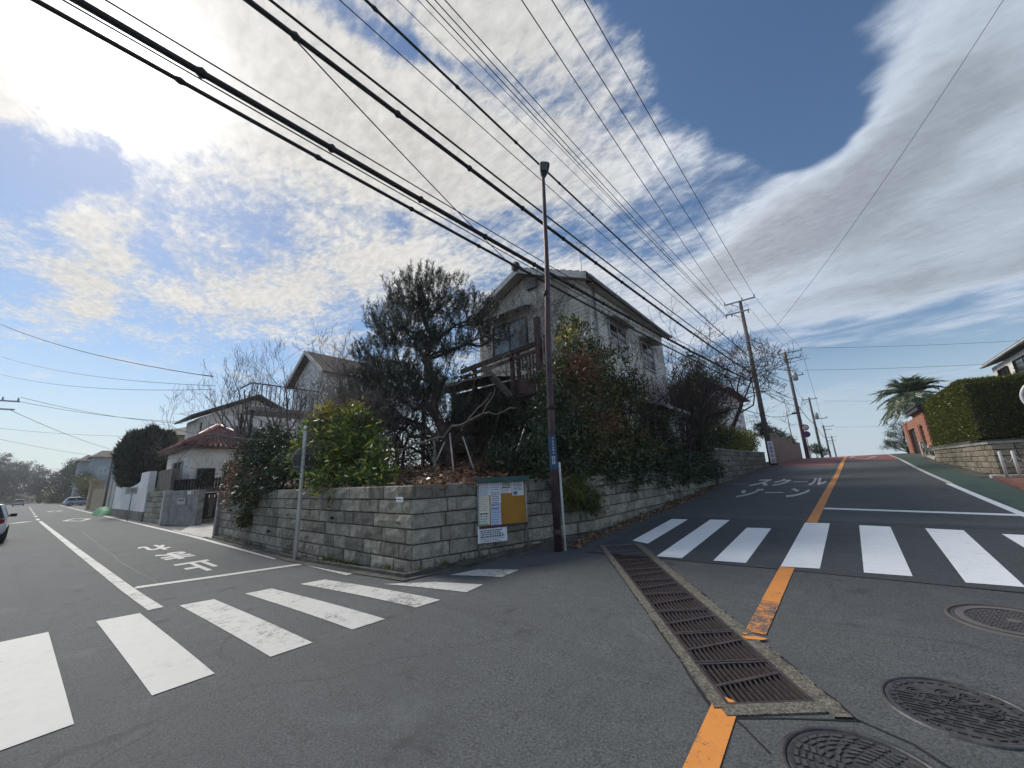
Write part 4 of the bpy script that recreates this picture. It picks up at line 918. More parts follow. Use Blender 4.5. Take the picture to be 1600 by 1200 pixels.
mb = MB(); bbox(mb, 0, BL, .0, .035, .755, .80); bbox(mb, -.0, BL, .002, .03, 1.625, 1.648); mb.build('frame', M['steel_brown'], board)
q = random.Random(5)
def sheet(s0, s1, z0, z1, rows, mat='paper', inks=(('ink', .5),), o=.006, label=None, head=None):
    mb = MB(); bbox(mb, s0, s1, o - .004, o, z0, z1); sh = mb.build('notice', M[mat], board)
    if label: sh['label'] = label
    acc = {}
    for (f0, f1, kind, h) in rows:                     # bands of print from top to bottom: fraction start, gap, ink, height
        z = z1 - (z1 - z0) * f0; mb = acc.setdefault(kind, MB()); x = s0 + (s1 - s0) * .09; xe = s1 - (s1 - s0) * q.uniform(.07, f1)
        while x < xe - .008:
            l = min(q.uniform(.012, .06), xe - x); bbox(mb, x, x + l, o, o + .0012, z - h * 1.5, z); x += l + q.uniform(.005, .012)
    for kk, mb in acc.items(): mb.build('print', M[kk], sh)['kind'] = 'stuff'
    return sh
def lines(f0, f1, n, kind='ink', h=.007): return [(f0 + (f1 - f0) * i / max(1, n - 1), .3, kind, h) for i in range(n)]
sheet(.01, .250, 1.36, 1.615, lines(.08, .4, 3, 'red_ink', .006) + lines(.5, .92, 6, 'blue_ink', .005))
sheet(.01, .225, .82, 1.355, lines(.05, .5, 8, 'ink', .004) + [(.6, .1, 'ink', .018)] + lines(.7, .95, 4, 'teal_ink', .012), 'paper_cream')
sheet(.255, .470, 1.20, 1.615, lines(.05, .35, 4, 'blue_ink', .008) + lines(.5, .95, 6, 'ink', .009))
sheet(.245, .46, .80, 1.195, lines(.04, .2, 2, 'ink', .012) + lines(.3, .95, 7, 'blue_ink', .007), 'paper_blue')
sheet(.48, .705, 1.38, 1.61, [(.1, .12, 'ink', .017), (.27, .12, 'ink', .017), (.45, .12, 'ink', .022)] + lines(.65, .9, 3, 'ink', .005))
sheet(.72, .97, 1.32, 1.61, lines(.06, .6, 7, 'ink', .007) + [(.72, .5, 'ink', .03), (.88, .6, 'teal_ink', .02)])
sheet(-.03, .565, .50, .80, [(.08, .1, 'ink', .014), (.08, .5, 'red_ink', .016)] + lines(.25, .6, 4, 'ink', .013) + lines(.68, .92, 4, 'ink', .006), 'paper', o=.024, label='large white notice hanging below the panel')

# ------------------------------------------------------------------ utility poles and overhead lines
def utility_pole(label, x, y, z, h, arms, seed, r=.17, trans=False, rz=0.0, name='utility_pole', grp='utility poles along the uphill road'):
    t = thing(name, label, 'utility pole', (x, y, z), grp, rz); BASE[t.name] = Vector((0, 0, 0))
    mb = MB(); mb.tube([(0, 0, -.3), (0, 0, h * .5), (0, 0, h)], [r, r * .82, r * .62], 14); mb.build('pole', M['pole_concrete'], t, True)
    for (za, x0, x1, ins) in arms:
        mb = MB(); mb.box(x0, x1, -r * .62 - .10, -r * .62 - .01, za - .05, za + .05); mb.beam((x0 * .6, -r * .7, za - .05), (0, -r * .7, za - .55), .04) if x1 - x0 > 1.5 else None
        arm = mb.build('crossarm', M['grey_metal'], t)
        for xi, updn in ins:
            mb = MB(); mb.lathe((xi, -r * .62 - .055, za + (.05 if updn > 0 else -.27)), [(.02, 0), (.055, .03), (.03, .08), (.06, .11), (.03, .16), (.05, .19), (.02, .23)], 10); mb.build('insulator', M['porcelain'], arm, True)
    for k in range(8): 
        zk = 2.2 + k * .55; mb = MB(); a = .6 if k % 2 else .6 + PI; mb.tube([(math.cos(a) * r * .8, math.sin(a) * r * .8, zk), (math.cos(a) * (r + .12), math.sin(a) * (r + .12), zk)], .012, 5); mb.build('step_bolt', M['grey_metal'], t)
    if trans:
        mb = MB(); mb.lathe((.42, -.05, h - 3.3), [(.18, 0), (.24, .05), (.24, .75), (.2, .82), (.05, .84)], 18); tr_ = mb.build('transformer', M['grey_metal'], t, True)
        for dx in (-.1, .1): mb = MB(); mb.lathe((.42 + dx, -.05, h - 2.47), [(.03, 0), (.05, .05), (.03, .1), (.04, .15), (.01, .2)], 8); mb.build('bushing', M['porcelain'], tr_, True)
    return t
utility_pole('nearest concrete utility pole, rising from the end of the stone wall up the hill', -3.68, 35.0, 1.68, 13.3, [(13.2, -1.15, 1.1, [(-1.1, 1), (.18, 1), (1.05, 1)]), (12.3, -1.2, .55, [(-1.15, -1), (-.75, -1), (.45, -1)])], 1, .2)
utility_pole('second utility pole up the hill, with a transformer and round signs at its foot', -2.1, 50.0, 2.16, 11.4, [(11.2, -.7, 1.5, [(-.65, 1), (.4, 1), (1.45, 1)]), (10.5, .1, 1.3, [(1.25, 1)]), (8.6, -.1, 1.2, [(1.1, 1)])], 2, .19, True)
utility_pole('third utility pole, near the crest of the hill, with a box at its top', -1.35, 72.0, 1.9, 9.3, [(9.0, -.9, 1.0, [(-.8, 1), (.8, 1)]), (6.0, -.1, 1.6, [(1.5, 1)])], 3, .19, True)
utility_pole('fourth utility pole, small beyond the crest of the hill', -.6, 98.0, .8, 8.0, [(7.7, -.4, 1.6, [(1.5, 1)]), (7.1, -.2, 1.2, [])], 4, .19)
utility_pole('farthest utility pole, tiny in the dip beyond the crest', .35, 128.0, -.2, 8.3, [(8.0, -1.0, 1.0, []), (7.2, -.8, .8, [])], 5, .18)
utility_pole('utility pole beside the road at the left edge of the picture', -45.2, -2.55, 0, 8.75, [(8.55, -.2, 1.1, [(.3, 1), (1.0, 1)]), (7.95, -.2, .95, [])] , 6, .18, rz=PI / 2 - .15, grp='utility poles along the left road')
utility_pole('distant utility pole behind the one at the left edge', -92.0, -6.0, 0, 12.4, [(12.1, -.9, 1.0, [(.3, 1), (.9, 1)]), (11.3, -.9, .9, [(.8, -1)]), (9.0, -.8, .9, [(.4, 1)])], 7, .18, rz=PI / 2, grp='utility poles along the left road')

def wire(name, label, pts, r, sag, group=None, mat='cable', lash=False, cat='cable'):
    P_ = [Vector(p) for p in pts]; mb = MB()
    path = []
    for a, b in zip(P_, P_[1:]):
        k = 26
        for i in range(k): t_ = i / k; path.append(a.lerp(b, t_) - Vector((0, 0, 4 * sag * t_ * (1 - t_))))
    path.append(P_[-1]); mb.tube(path, r, 6 if r > .012 else 4)
    if lash:                                                # bundle clips and lashing bumps
        L = 0
        for a, b in zip(path, path[1:]):
            L += (b - a).length
            if L > 1.1: L = 0; d = (b - a).normalized(); mb.tube([b - d * .06, b, b + d * .06], [r * 1.05, r * 1.6, r * 1.05], 6)
    o = mb.build(name, M[mat], None, True); return tag(o, label, cat, group)
def ext(a, b, d=14.0): a, b = Vector(a), Vector(b); return b + (b - a).normalized() * d
def passing(a, e, sag, d=14.0):
    """far end of a sagging wire from a that still passes through e"""
    a, e = Vector(a), Vector(e); L = (e - a).length; t_ = L / (L + d); return ext(a, e + Vector((0, 0, 4 * sag * t_ * (1 - t_))), d)
def span(name, label, pole, edge, r, sag=0.0, group=None, mat='cable', lash=False, d=14):
    """from the pole to a point overhead and on past the camera to the next (unseen) pole"""
    return wire(name, label, [pole, passing(pole, edge, sag, d)], r, sag, group, mat, lash)
p1 = Vector((-3.7, 35, 0)); G1 = 'heavy cables over the house corner'
H = lambda z, dx=0: (p1.x + dx, 34.85, z)
wire('overhead_cable', 'lowest heavy cable, crossing in front of the house gable', [H(7.35, .05), passing(H(7.35), (-6.45, -.85, 7.55), .55)], .032, .55, G1, lash=True)
wire('overhead_cable', 'thin messenger wire just above the lowest heavy cable', [H(7.5, .05), passing(H(7.5), (-6.35, -.80, 7.68), .5)], .011, .5, G1)
wire('overhead_cable', 'thickest black cable, second from the bottom over the gable', [H(7.9, .05), passing(H(7.9), (-6.35, -.56, 7.8), .55)], .05, .55, G1, lash=True)
wire('overhead_cable', 'thin messenger wire above the thickest black cable', [H(8.1, .05), passing(H(8.1), (-6.23, -.37, 7.95), .5)], .012, .5, G1)
wire('overhead_cable', 'thick lashed cable, third from the bottom, passing right of the lamp post', [H(8.55, .05), passing(H(8.55), (-5.5, .79, 8.75), .5)], .043, .5, G1, lash=True)
wire('overhead_cable', 'slimmer cable close above the third thick cable', [H(8.95, .05), passing(H(8.95), (-5.4, 1.0, 8.95), .45)], .022, .45, G1)
wire('overhead_cable', 'cable passing right behind the lamp head', [H(9.9, .05), passing(H(9.9), (-4.55, 2.0, 9.35), .4)], .024, .4, G1, lash=True)
G2 = 'thin wires fanning from the nearest pole'
wire('overhead_wire', 'faint thin wire left of the one behind the lamp head', [H(9.7), passing(H(9.7), (-4.75, 1.88, 9.2), .4)], .009, .4, G2, 'thin_wire', cat='wire')
for i, (dx, z, e) in enumerate(((-1.15, 13.8, (-5.6, 3.1, 12.0)), (-1.1, 13.9, (-5.35, 3.7, 12.2)), (-1.2, 13.95, (-5.3, 4.1, 12.4)), (-1.15, 14.0, (-5.2, 4.25, 12.5)), (-.75, 14.0, (-5.05, 4.4, 12.55)))):
    span('overhead_wire', '%s of five close-set thin wires to the nearest pole lower arm' % ('leftmost', 'second from left', 'middle', 'second from right', 'rightmost')[i], H(z, dx), e, .008 if i < 2 else .013, .35, G2, 'thin_wire')
for i, (dx, e, w_) in enumerate(((-1.1, (-3.75, 5.6, 12.7), 'left'), (.18, (-3.15, 6.0, 12.5), 'middle'), (1.05, (-2.6, 6.5, 12.6), 'right'))):
    span('overhead_wire', '%s of the three wires on the top arm of the nearest pole' % w_, H(15.1, dx), e, .014, .3, G2, 'thin_wire')
P2 = (-2.1, 49.9)
for i, (a, b) in enumerate((((-1.1, 15.1), (-.65, 13.7)), ((.18, 15.1), (.4, 13.7)), ((1.05, 15.1), (1.45, 13.7)), ((0, 9.9), (0, 10.2)), ((0, 8.5), (0, 8.3)), ((0, 7.6), (0, 7.6)))):
    wire('overhead_wire', ('left wire between the top arms of the nearest and second poles', 'middle wire between the top arms of the nearest and second poles', 'right wire between the top arms of the nearest and second poles', 'uppermost thick cable between the nearest and second poles', 'middle thick cable between the nearest and second poles', 'lowest thick cable between the nearest and second poles')[i], [(p1.x + a[0], 35.1, a[1]), (P2[0] + b[0], P2[1], b[1])], .012 if i < 3 else .026, .3, 'wires from the nearest to the second pole', 'thin_wire' if i < 3 else 'cable', cat='wire')
for i, (a, b) in enumerate(((1.45, .8), (-.65, -.8), (0, 0))):
    wire('overhead_wire', '%s running over the crest from the second pole' % ('right upper wire', 'left upper wire', 'thick lower cable')[i], [(P2[0] + a, 50.1, 13.7 if i < 2 else 8.0), (-1.35 + b, 71.9, 11.0 if i < 2 else 7.2), (-.6, 98, 8.6 if i < 2 else 6.2), (.35, 128, 8.0 if i < 2 else 6.0)], .016 if i < 2 else .034, .4, 'wires over the crest', 'cable', cat='wire')
wire('guy_wire', 'long thin wire slanting from the upper right corner down to the pole lines', [(-2.0, 41.5, 14.0), Vector((0, 0, CAM_H)) + Vector((.292, .742, .603)) * 34], .012, .5, None, 'thin_wire', cat='wire')
wire('service_wire', 'thin wire dropping from the thick cable to the gable of the old house', [(-7.98, YF - .2, 9.05), (-5.46, 1.5, 8.72)], .012, .12, None, 'cable', cat='wire')
for i, (a, b, lb) in enumerate((((-.6, 49.9, 13.6), (30, 66, 12.0), 'upper'), ((-.8, 49.9, 11.2), (30, 62, 9.4), 'middle'), ((.3, 71.9, 10.4), (30, 90, 9.4), 'lower'), ((1.0, 97.9, 8.2), (40, 120, 8.0), 'lowest'))):
    wire('service_wire', '%s of the thin wires crossing the sky above the palm' % lb, [a, b], .014, .5, 'wires over the palm', 'thin_wire', cat='wire')
LW = [((-45.3, -3.3, 14.2), (-19.8, 4.2, 6.4), 'highest'), ((-45.3, -2.9, 11.8), (-19.5, 4.25, 5.95), 'second highest'), ((-45.3, -2.75, 10.5), (-19.6, 4.2, 5.8), 'third highest')]
for i, (a, b, lb) in enumerate(LW): wire('service_wire', '%s wire from the left edge into the bare tree' % lb, [a, b], .022 if i == 0 else .012, .4, 'wires over the left road', 'thin_wire' if i else 'cable', cat='wire')
for i, (a, b) in enumerate((((-45, -1.5, 8.9), (-40.0, 7.0, 7.0)), ((-45, -1.6, 8.6), (-38.0, 7.4, 6.9)), ((-45, -1.8, 7.9), (-70, 7.0, 6.8)), ((-92, -5.2, 11.8), (-75, 9, 9.5)), ((-92, -5.2, 10.5), (-100, 9, 8.0)))):
    wire('service_wire', 'thin wire from the left poles, %s' % ('upper one to the rounded conifer', 'second one to the rounded conifer', 'lower one to the garden trees', 'from the distant pole to the tan house', 'lowest, from the distant pole')[i], [a, b], .016 if i < 3 else .02, .3, 'wires over the left road', 'thin_wire', cat='wire')

# ------------------------------------------------------------------ cars
def make_car(label, paint, x, y, z, rz, group=None):
    t = thing('parked_car' if group is None else 'car', label, 'car', (x, y, z), group, rz); BASE[t.name] = Vector((0, 0, 0))
    Wd = .84; L0, L1 = -1.95, 1.95                       # nose towards +x
    prof = [(-1.95, .42, .62), (-1.93, .32, .95), (-1.75, .26, 1.02), (-1.2, .24, 1.0), (0, .22, .98), (.75, .22, .97), (1.45, .25, .90), (1.85, .30, .78), (1.95, .40, .62)]
    wd = [.74, .80, .83, .84, .84, .84, .82, .74, .60]
    mb = MB(); n_ = 10
    for (px, zb, zt), w in zip(prof, wd):
        hgt = zt - zb
        ring = [(-w * .80, zb), (-w * .97, zb + hgt * .18), (-w, zb + hgt * .5), (-w * .97, zb + hgt * .8), (-w * .86, zt)]
        ring += [(-a, b) for a, b in ring[::-1]]
        mb.v += [(px, a, b) for a, b in ring]
    for i in range(len(prof) - 1):
        for k in range(n_): mb.f.append((i * n_ + k, (i + 1) * n_ + k, (i + 1) * n_ + (k + 1) % n_, i * n_ + (k + 1) % n_))
    mb.f.append(tuple(range(n_))); mb.f.append(tuple((len(prof) - 1) * n_ + k for k in range(n_))[::-1])
    b = mb.build('body', M[paint], t, True); s = b.modifiers.new('sub', 'SUBSURF'); s.levels = 1; s.render_levels = 1
    mb = MB(); cab = [(-1.78, 1.0, .76, None), (-1.45, 1.46, .60, None), (-.9, 1.52, .60, None), (.05, 1.50, .60, None), (.85, .97, .74, None)]
    mb.v = [(-1.80, -.78, .98), (-1.80, .78, .98), (.95, .76, .95), (.95, -.76, .95), (-1.48, -.58, 1.47), (-1.48, .58, 1.47), (.05, .58, 1.47), (.05, -.58, 1.47)]
    mb.f = [(0, 1, 5, 4), (1, 2, 6, 5), (2, 3, 7, 6), (3, 0, 4, 7), (4, 5, 6, 7)]
    bevel(mb.build('window', M['dark_glass'], t), .03)
    mb = MB(); mb.box(-1.50, .06, -.59, .59, 1.465, 1.515)
    for yy in (-1, 1):
        mb.beam((-1.82, yy * .775, .98), (-1.49, yy * .585, 1.48), .09, .05); mb.beam((.97, yy * .76, .96), (.05, yy * .585, 1.48), .06, .05); mb.beam((-.62, yy * .745, .98), (-.66, yy * .60, 1.48), .08, .04)
    bevel(mb.build('roof', M[paint], t), .02)
    for sx in (-1.22, 1.22):
        for sy in (-1, 1):
            mb = MB(); ring = [(.20, -.09), (.30, -.085), (.315, -.05), (.315, .05), (.30, .085), (.20, .09)]
            for k in range(20):
                a = 2 * PI * k / 20
                for r_, w in ring: mb.v.append((sx + r_ * math.cos(a), sy * .76 + w, .315 + r_ * math.sin(a)))
            for k in range(20):
                for j in range(5): mb.f.append((k * 6 + j, ((k + 1) % 20) * 6 + j, ((k + 1) % 20) * 6 + j + 1, k * 6 + j + 1))
            wh = mb.build('wheel', M['rubber'], t, True)
            mb = MB()
            for k in range(5): a = 2 * PI * k / 5; mb.beam((sx, sy * .83, .315), (sx + .2 * math.cos(a), sy * .83, .315 + .2 * math.sin(a)), .06, .03, (0, 1, 0))
            mb.build('rim', M['grey_metal'], wh)
    for sy in (-1, 1):
        mb = MB(); mb.obox((-1.86, sy * .66, .83), (.25, sy * .9, 0), (1, 0, 0), (0, 0, 1), .2, .14, .2); bevel(mb.build('tail_light', M['tail_red'], t), .03)
        mb = MB(); mb.obox((1.80, sy * .56, .72), (-.5, sy * .8, 0), (1, 0, 0), (0, 0, 1), .24, .16, .12); bevel(mb.build('headlight', M['porcelain'], t), .03)
        mb = MB(); mb.obox((.66, sy * .90, 1.02), (0, 1, 0), (1, 0, 0), (0, 0, 1), .2, .09, .13); mb.beam((.68, sy * .72, .98), (.68, sy * .85, 1.0), .05); bevel(mb.build('side_mirror', M['rubber'], t), .02)
    mb = MB(); mb.box(-1.99, -1.90, -.7, .7, .30, .46); mb.box(1.90, 1.985, -.6, .6, .28, .44); bevel(mb.build('bumper', M['rubber'], t), .03)
    mb = MB(); mb.box(-1.985, -1.955, -.17, .17, .66, .82); mb.build('number_plate', M['sign_white'], t)
    return t
make_car('white hatchback cut by the left edge of the picture', 'car_white', -27.4, -1.22, 0, PI, 'cars on the left road')
make_car('distant silver car on the left road, near the tree-covered rise', 'car_silver', -150, -1.4, 0, PI, 'cars on the left road')
make_car('pale blue car parked on the kerb beside the low walls', 'car_blue', -106, 5.9, .0, PI * .55)
# ------------------------------------------------------------------ vegetation builders
def unit(a): return a / np.maximum(np.linalg.norm(a, axis=-1, keepdims=True), 1e-9)
def leaf_mesh(name, C, D, L, Wd, mat, parent, rg, kind=None):
    """one diamond leaf per row of C, pointing along D"""
    n = len(C); D = unit(D); ref = unit(rg.normal(size=(n, 3))); U = unit(np.cross(D, ref)); N = np.cross(D, U)
    L = (L * np.clip(rg.lognormal(0, .32, n), .4, 1.9))[:, None]; Wd = (Wd * rg.uniform(.7, 1.2, n))[:, None]
    V = np.empty((n, 4, 3)); V[:, 0] = C; V[:, 1] = C + D * L * .45 + U * Wd * .5 + N * Wd * .12; V[:, 2] = C + D * L - N * L * .12; V[:, 3] = C + D * L * .45 - U * Wd * .5 + N * Wd * .12
    return np_mesh(name, V.reshape(-1, 3), np.arange(n * 4).reshape(n, 4), mat, parent, False, kind)
def blob_points(rg, blobs, n, shell=.55):
    w = np.array([b[3] * b[4] * b[5] for b in blobs]) ** .75; k = rg.choice(len(blobs), n, p=w / w.sum()); B = np.array(blobs)[k]
    d = unit(rg.normal(size=(n, 3))); r = (shell + (1 - shell) * rg.random(n)) ** .8 if shell > 0 else rg.random(n) ** (1 / 3)
    return B[:, :3] + d * B[:, 3:6] * r[:, None], d, k
def tube_add(mb, path, r0, r1, n=5):
    m = len(path); mb.tube(path, [r0 + (r1 - r0) * i / (m - 1) for i in range(m)], n, False)
def curve(a, b, k, rg, wob, sag=0.0):
    a = np.array(a, float); b = np.array(b, float); L = np.linalg.norm(b - a); out = []
    for i in range(k + 1):
        t = i / k; p = a + (b - a) * t; p[2] += sag * L * math.sin(PI * t)
        if 0 < i < k: p += rg.normal(size=3) * wob * L
        out.append(Vector(p))
    return out
def leafy(name, label, cat, base, blobs, nc, npc, L, Wd, leaf, bark='bark', rc=.25, seed=1, group=None, tr=.08, flat=.8, up_=.25, stems=1, extra=None, twigs=True, leafname='crown', shell=.5, trunkname='trunk'):
    rg = np.random.default_rng(seed); t = thing(name, label, cat, base, group); bx = np.array(base)
    cen, dirn, which = blob_points(rg, blobs, nc, shell)
    mb = MB(); limbs = {}
    for i, b in enumerate(blobs):
        s = bx + np.array([rg.normal() * .12 * (stems > 1), rg.normal() * .12 * (stems > 1), 0])
        pth = curve(s - np.array([0, 0, .1]), np.array(b[:3]), 7, rg, .03, .06); limbs[i] = pth; tube_add(mb, pth, tr * (.7 + .3 * rg.random()), tr * .25, 7)
    if twigs:
        for c, w in zip(cen, which):
            p = limbs[w]; j = int(rg.integers(3, len(p))); tube_add(mb, curve(p[j], c, 3, rg, .06, .05), tr * .16, tr * .05, 4)
    mb.build(trunkname, M[bark], t, True)
    n = nc * npc; ci = np.repeat(np.arange(nc), npc); off = rg.normal(size=(n, 3)) * rc * np.array([1, 1, flat]) * .62
    sz = rg.uniform(.6, 1.25, nc)[ci][:, None]; C = cen[ci] + off * sz
    D = dirn[ci] * .5 + rg.normal(size=(n, 3)) * .75 + np.array([0, 0, up_])
    leaf_mesh(leafname, C, D, L, Wd, M[leaf], t, rg)
    for k, (lf, bl, nc2, npc2, nm) in enumerate(extra or []):
        c2, d2, _ = blob_points(rg, bl, nc2, .4); ci = np.repeat(np.arange(nc2), npc2); n2 = len(ci)
        leaf_mesh(nm, c2[ci] + rg.normal(size=(n2, 3)) * rc * .6, d2[ci] * .5 + rg.normal(size=(n2, 3)) * .8, L, Wd, M[lf], t, rg)
    return t
def bare_tree(name, label, base, h, spread, seed, bark='bark', tr=.12, depth=5, lean=(0, 0), group=None, droop=0.0, stems=1, nch=(3, 4), up_=.18, wig=.2, leaf=None, cat='tree', rmin=.004, twist=1.0):
    rg = random.Random(seed); t = thing(name, label, cat, base, group); mb = MB(); tw = MB(); tips = []
    def grow(p, d, L, r, lv):
        k = 5 if lv < 2 else 4; pts = [p]; q = p; dd = d
        for i in range(k):
            dd = (dd + Vector((rg.gauss(0, wig), rg.gauss(0, wig), rg.gauss(0, wig) * .6)) + Vector((0, 0, up_ * (1 if lv > 0 else .3) - droop * lv))).normalized(); q = q + dd * (L / k); pts.append(q)
        r1 = max(rmin, r * .55); (mb if lv < 2 else tw).tube(pts, [max(rmin, r + (r1 - r) * i / k) for i in range(k + 1)], 7 if lv < 1 else (5 if lv < 3 else 3), False)
        if lv >= depth - 1: tips.append(q)
        if lv < depth:
            for c in range(rg.randint(*nch) + (1 if lv == 0 else 0)):
                j = rg.randint(2, k) if lv else rg.randint(3, k); a = rg.uniform(0, 2 * PI); e = dd.orthogonal().normalized(); e2 = dd.cross(e); el = rg.uniform(.45, 1.0) * twist
                nd = (dd * math.cos(el) + (e * math.cos(a) + e2 * math.sin(a)) * math.sin(el) * spread).normalized()
                grow(pts[j], nd, L * rg.uniform(.5, .78), max(rmin, r1 * rg.uniform(.55, .8)), lv + 1)
    for s in range(stems):
        d = Vector((lean[0] + rg.gauss(0, .25) * (stems > 1), lean[1] + rg.gauss(0, .25) * (stems > 1), 1)).normalized()
        grow(Vector(base) + Vector((0, 0, -.1)), d, h * .42, tr, 0)
    mb.build('trunk', M[bark], t, True); tw.build('crown', M[bark], t, True)
    if leaf:
        r2 = np.random.default_rng(seed); T = np.array([tuple(p) for p in tips]); T = T[r2.choice(len(T), min(len(T), leaf[1]), replace=False)]
        leaf_mesh('foliage', T, r2.normal(size=(len(T), 3)), leaf[2], leaf[2] * .45, M[leaf[0]], t, r2)
    return t

# ------------------------------------------------------------------ the corner garden
# pine: bottle-brush shoots held upwards on spreading limbs
def pine(name, label, base, top, blobs, ns, seed, bark='red_bark', L=.30, nn=30, group=None):
    rg = np.random.default_rng(seed); t = thing(name, label, 'tree', base, group); mb = MB()
    pth = curve(np.array(base) - [0, 0, .1], np.array(top), 9, rg, .012, 0.0); tube_add(mb, pth, .17, .05, 9); tr_ = mb.build('trunk', M[bark], t, True)
    mb = MB(); cen, dr, w = blob_points(rg, blobs, ns, .35)
    hub = {}
    for i, b in enumerate(blobs):
        bc = np.array(b[:3]); z = min(max(bc[2] - .35 * np.linalg.norm(bc[:2] - np.array(base[:2])), base[2] + 1.2), top[2] - .3); j = int(np.argmin([abs(p.z - z) for p in pth])); l = curve(pth[j], bc, 6, rg, .03, -.03); hub[i] = l; tube_add(mb, l, .06, .022, 6)
        for k in range(7):
            e = bc + rg.normal(size=3) * np.array(b[3:6]) * .55; tube_add(mb, curve(l[4], e, 4, rg, .05, -.04), .02, .007, 4)
    sel = rg.choice(ns, min(ns, 420), replace=False)
    for s in sel: tube_add(mb, curve(hub[int(w[s])][int(rg.integers(3, 7))], cen[s], 3, rg, .05, -.06), .011, .005, 3)
    mb.build('branches', M['bark'], t, True)
    ax = unit(dr * .42 + np.array([0, 0, .95]) + rg.normal(size=(ns, 3)) * .14); m = np.repeat(np.arange(ns), nn); n = len(m); f = rg.random(n)
    A = ax[m]; C = cen[m] + A * (f * L * .9)[:, None]; ref = rg.normal(size=(n, 3)); side = unit(np.cross(A, ref)); D = A * .8 + side * .62
    leaf_mesh('crown', C, D, L * .27, .016, M['pine_leaf'], t, rg)
    return t
pine('pine_tree', 'big dark pine with upright needle shoots left of the old house', (-7.75, 6.9, 1.5), (-9.75, 7.25, 8.1),
     [(-9.7, 7.3, 7.6, 1.15, 1.1, .85), (-10.6, 7.0, 6.9, 1.1, 1.0, .75), (-8.75, 7.5, 7.2, 1.0, 1.0, .75), (-11.7, 7.2, 6.0, 1.15, 1.0, .6), (-12.6, 7.2, 5.3, .8, .8, .4), (-9.7, 7.0, 6.2, 1.3, 1.1, .75), (-7.9, 7.9, 6.6, .9, .9, .55), (-8.6, 7.4, 5.6, 1.1, .9, .6), (-11.0, 7.0, 4.9, 1.2, .9, .55), (-10.0, 7.4, 4.6, 1.2, 1.0, .6), (-7.4, 8.2, 5.8, .6, .6, .4), (-12.2, 7.3, 4.6, .8, .7, .5), (-9.0, 6.9, 4.4, 1.2, .9, .7), (-10.2, 6.8, 3.6, 1.3, .8, .6), (-11.6, 6.9, 3.6, 1.1, .8, .6), (-8.2, 7.2, 3.4, .8, .7, .5), (-13.2, 7.1, 4.6, .9, .7, .5)], 1900, 21, L=.44, nn=46)
def stake(a, b, lb):
    mb = MB(); mb.tube([a, b], .022, 7); tag(mb.build('wooden_stake', M['pale_wood'], None, True), lb, 'stake', 'stakes at the pine trunk')
stake((-8.30, 6.45, 1.5), (-7.78, 6.7, 2.65), 'pale stake propped on the left of the reddish pine trunk')
stake((-7.0, 6.35, 1.5), (-7.52, 6.65, 2.85), 'pale stake propped on the right of the reddish pine trunk')
stake((-6.75, 6.9, 1.5), (-7.3, 6.9, 2.75), 'thin pale stake behind the right-hand stake of the pine')
# sprawling pale limb of a dead shrub in front of the balcony
mb = MB(); rgx = np.random.default_rng(4)
for a, b, r in (((-7.9, 6.6, 1.5), (-8.0, 6.5, 2.75), .05), ((-8.0, 6.5, 2.75), (-6.6, 6.9, 3.25), .035), ((-6.6, 6.9, 3.25), (-5.9, 7.4, 3.35), .02), ((-8.0, 6.5, 2.75), (-9.3, 6.0, 2.45), .035), ((-9.3, 6.0, 2.45), (-10.0, 5.8, 2.7), .02), ((-7.0, 6.8, 3.15), (-6.7, 7.4, 3.9), .018),
                ((-8.2, 6.8, 2.7), (-8.4, 7.2, 4.35), .045), ((-8.4, 7.2, 4.35), (-7.2, 7.6, 4.45), .03), ((-7.2, 7.6, 4.45), (-6.5, 8.0, 5.1), .022), ((-7.2, 7.6, 4.45), (-6.2, 8.0, 4.6), .018), ((-8.4, 7.2, 4.35), (-9.4, 6.9, 5.0), .025), ((-6.6, 6.9, 3.25), (-6.3, 7.1, 3.9), .015)):
    tube_add(mb, curve(a, b, 5, rgx, .035, 0), r, r * .7, 6)
tag(mb.build('dead_shrub', M['pale_bark'], None, True), 'pale bare limbs of a dead shrub reaching across below the balcony', 'shrub')

leafy('background_shrubs', 'dark mass of evergreen shrubs under the balcony and behind the pine', 'shrub', (-10.5, 10.8, 1.5),
      [(-10.9, 10.3, 2.6, 1.0, .6, 1.2), (-12.3, 10.6, 2.9, 1.1, .8, 1.4), (-13.9, 10.8, 2.8, 1.1, .8, 1.4), (-9.4, 10.6, 2.2, .9, .5, .9), (-11.6, 11.0, 4.2, .9, .7, .8), (-15.2, 10, 2.6, 1.0, .8, 1.3), (-8.3, 9.6, 2.1, .8, .5, .6)], 330, 34, .12, .055, 'dark_leaf', 'bark', .26, 55, tr=.05, stems=4)
for i_, (bx_, by_, bh_, ln_) in enumerate(((-11.6, 7.9, 5.6, .02), (-9.4, 8.3, 4.4, .06), (-15.4, 7.4, 5.4, -.03))):
    bare_tree('bare_tree', ('dense dark twigs mixed into the left side of the big pine', 'dense dark twigs between the pine and the balcony', 'dense twiggy tree before the white gabled house')[i_], (bx_, by_, 1.5), bh_, 1.25, 81 + i_, 'bark', .07, 5, (ln_, 0), 'bare garden trees', stems=3, nch=(3, 3), up_=.08, wig=.22)
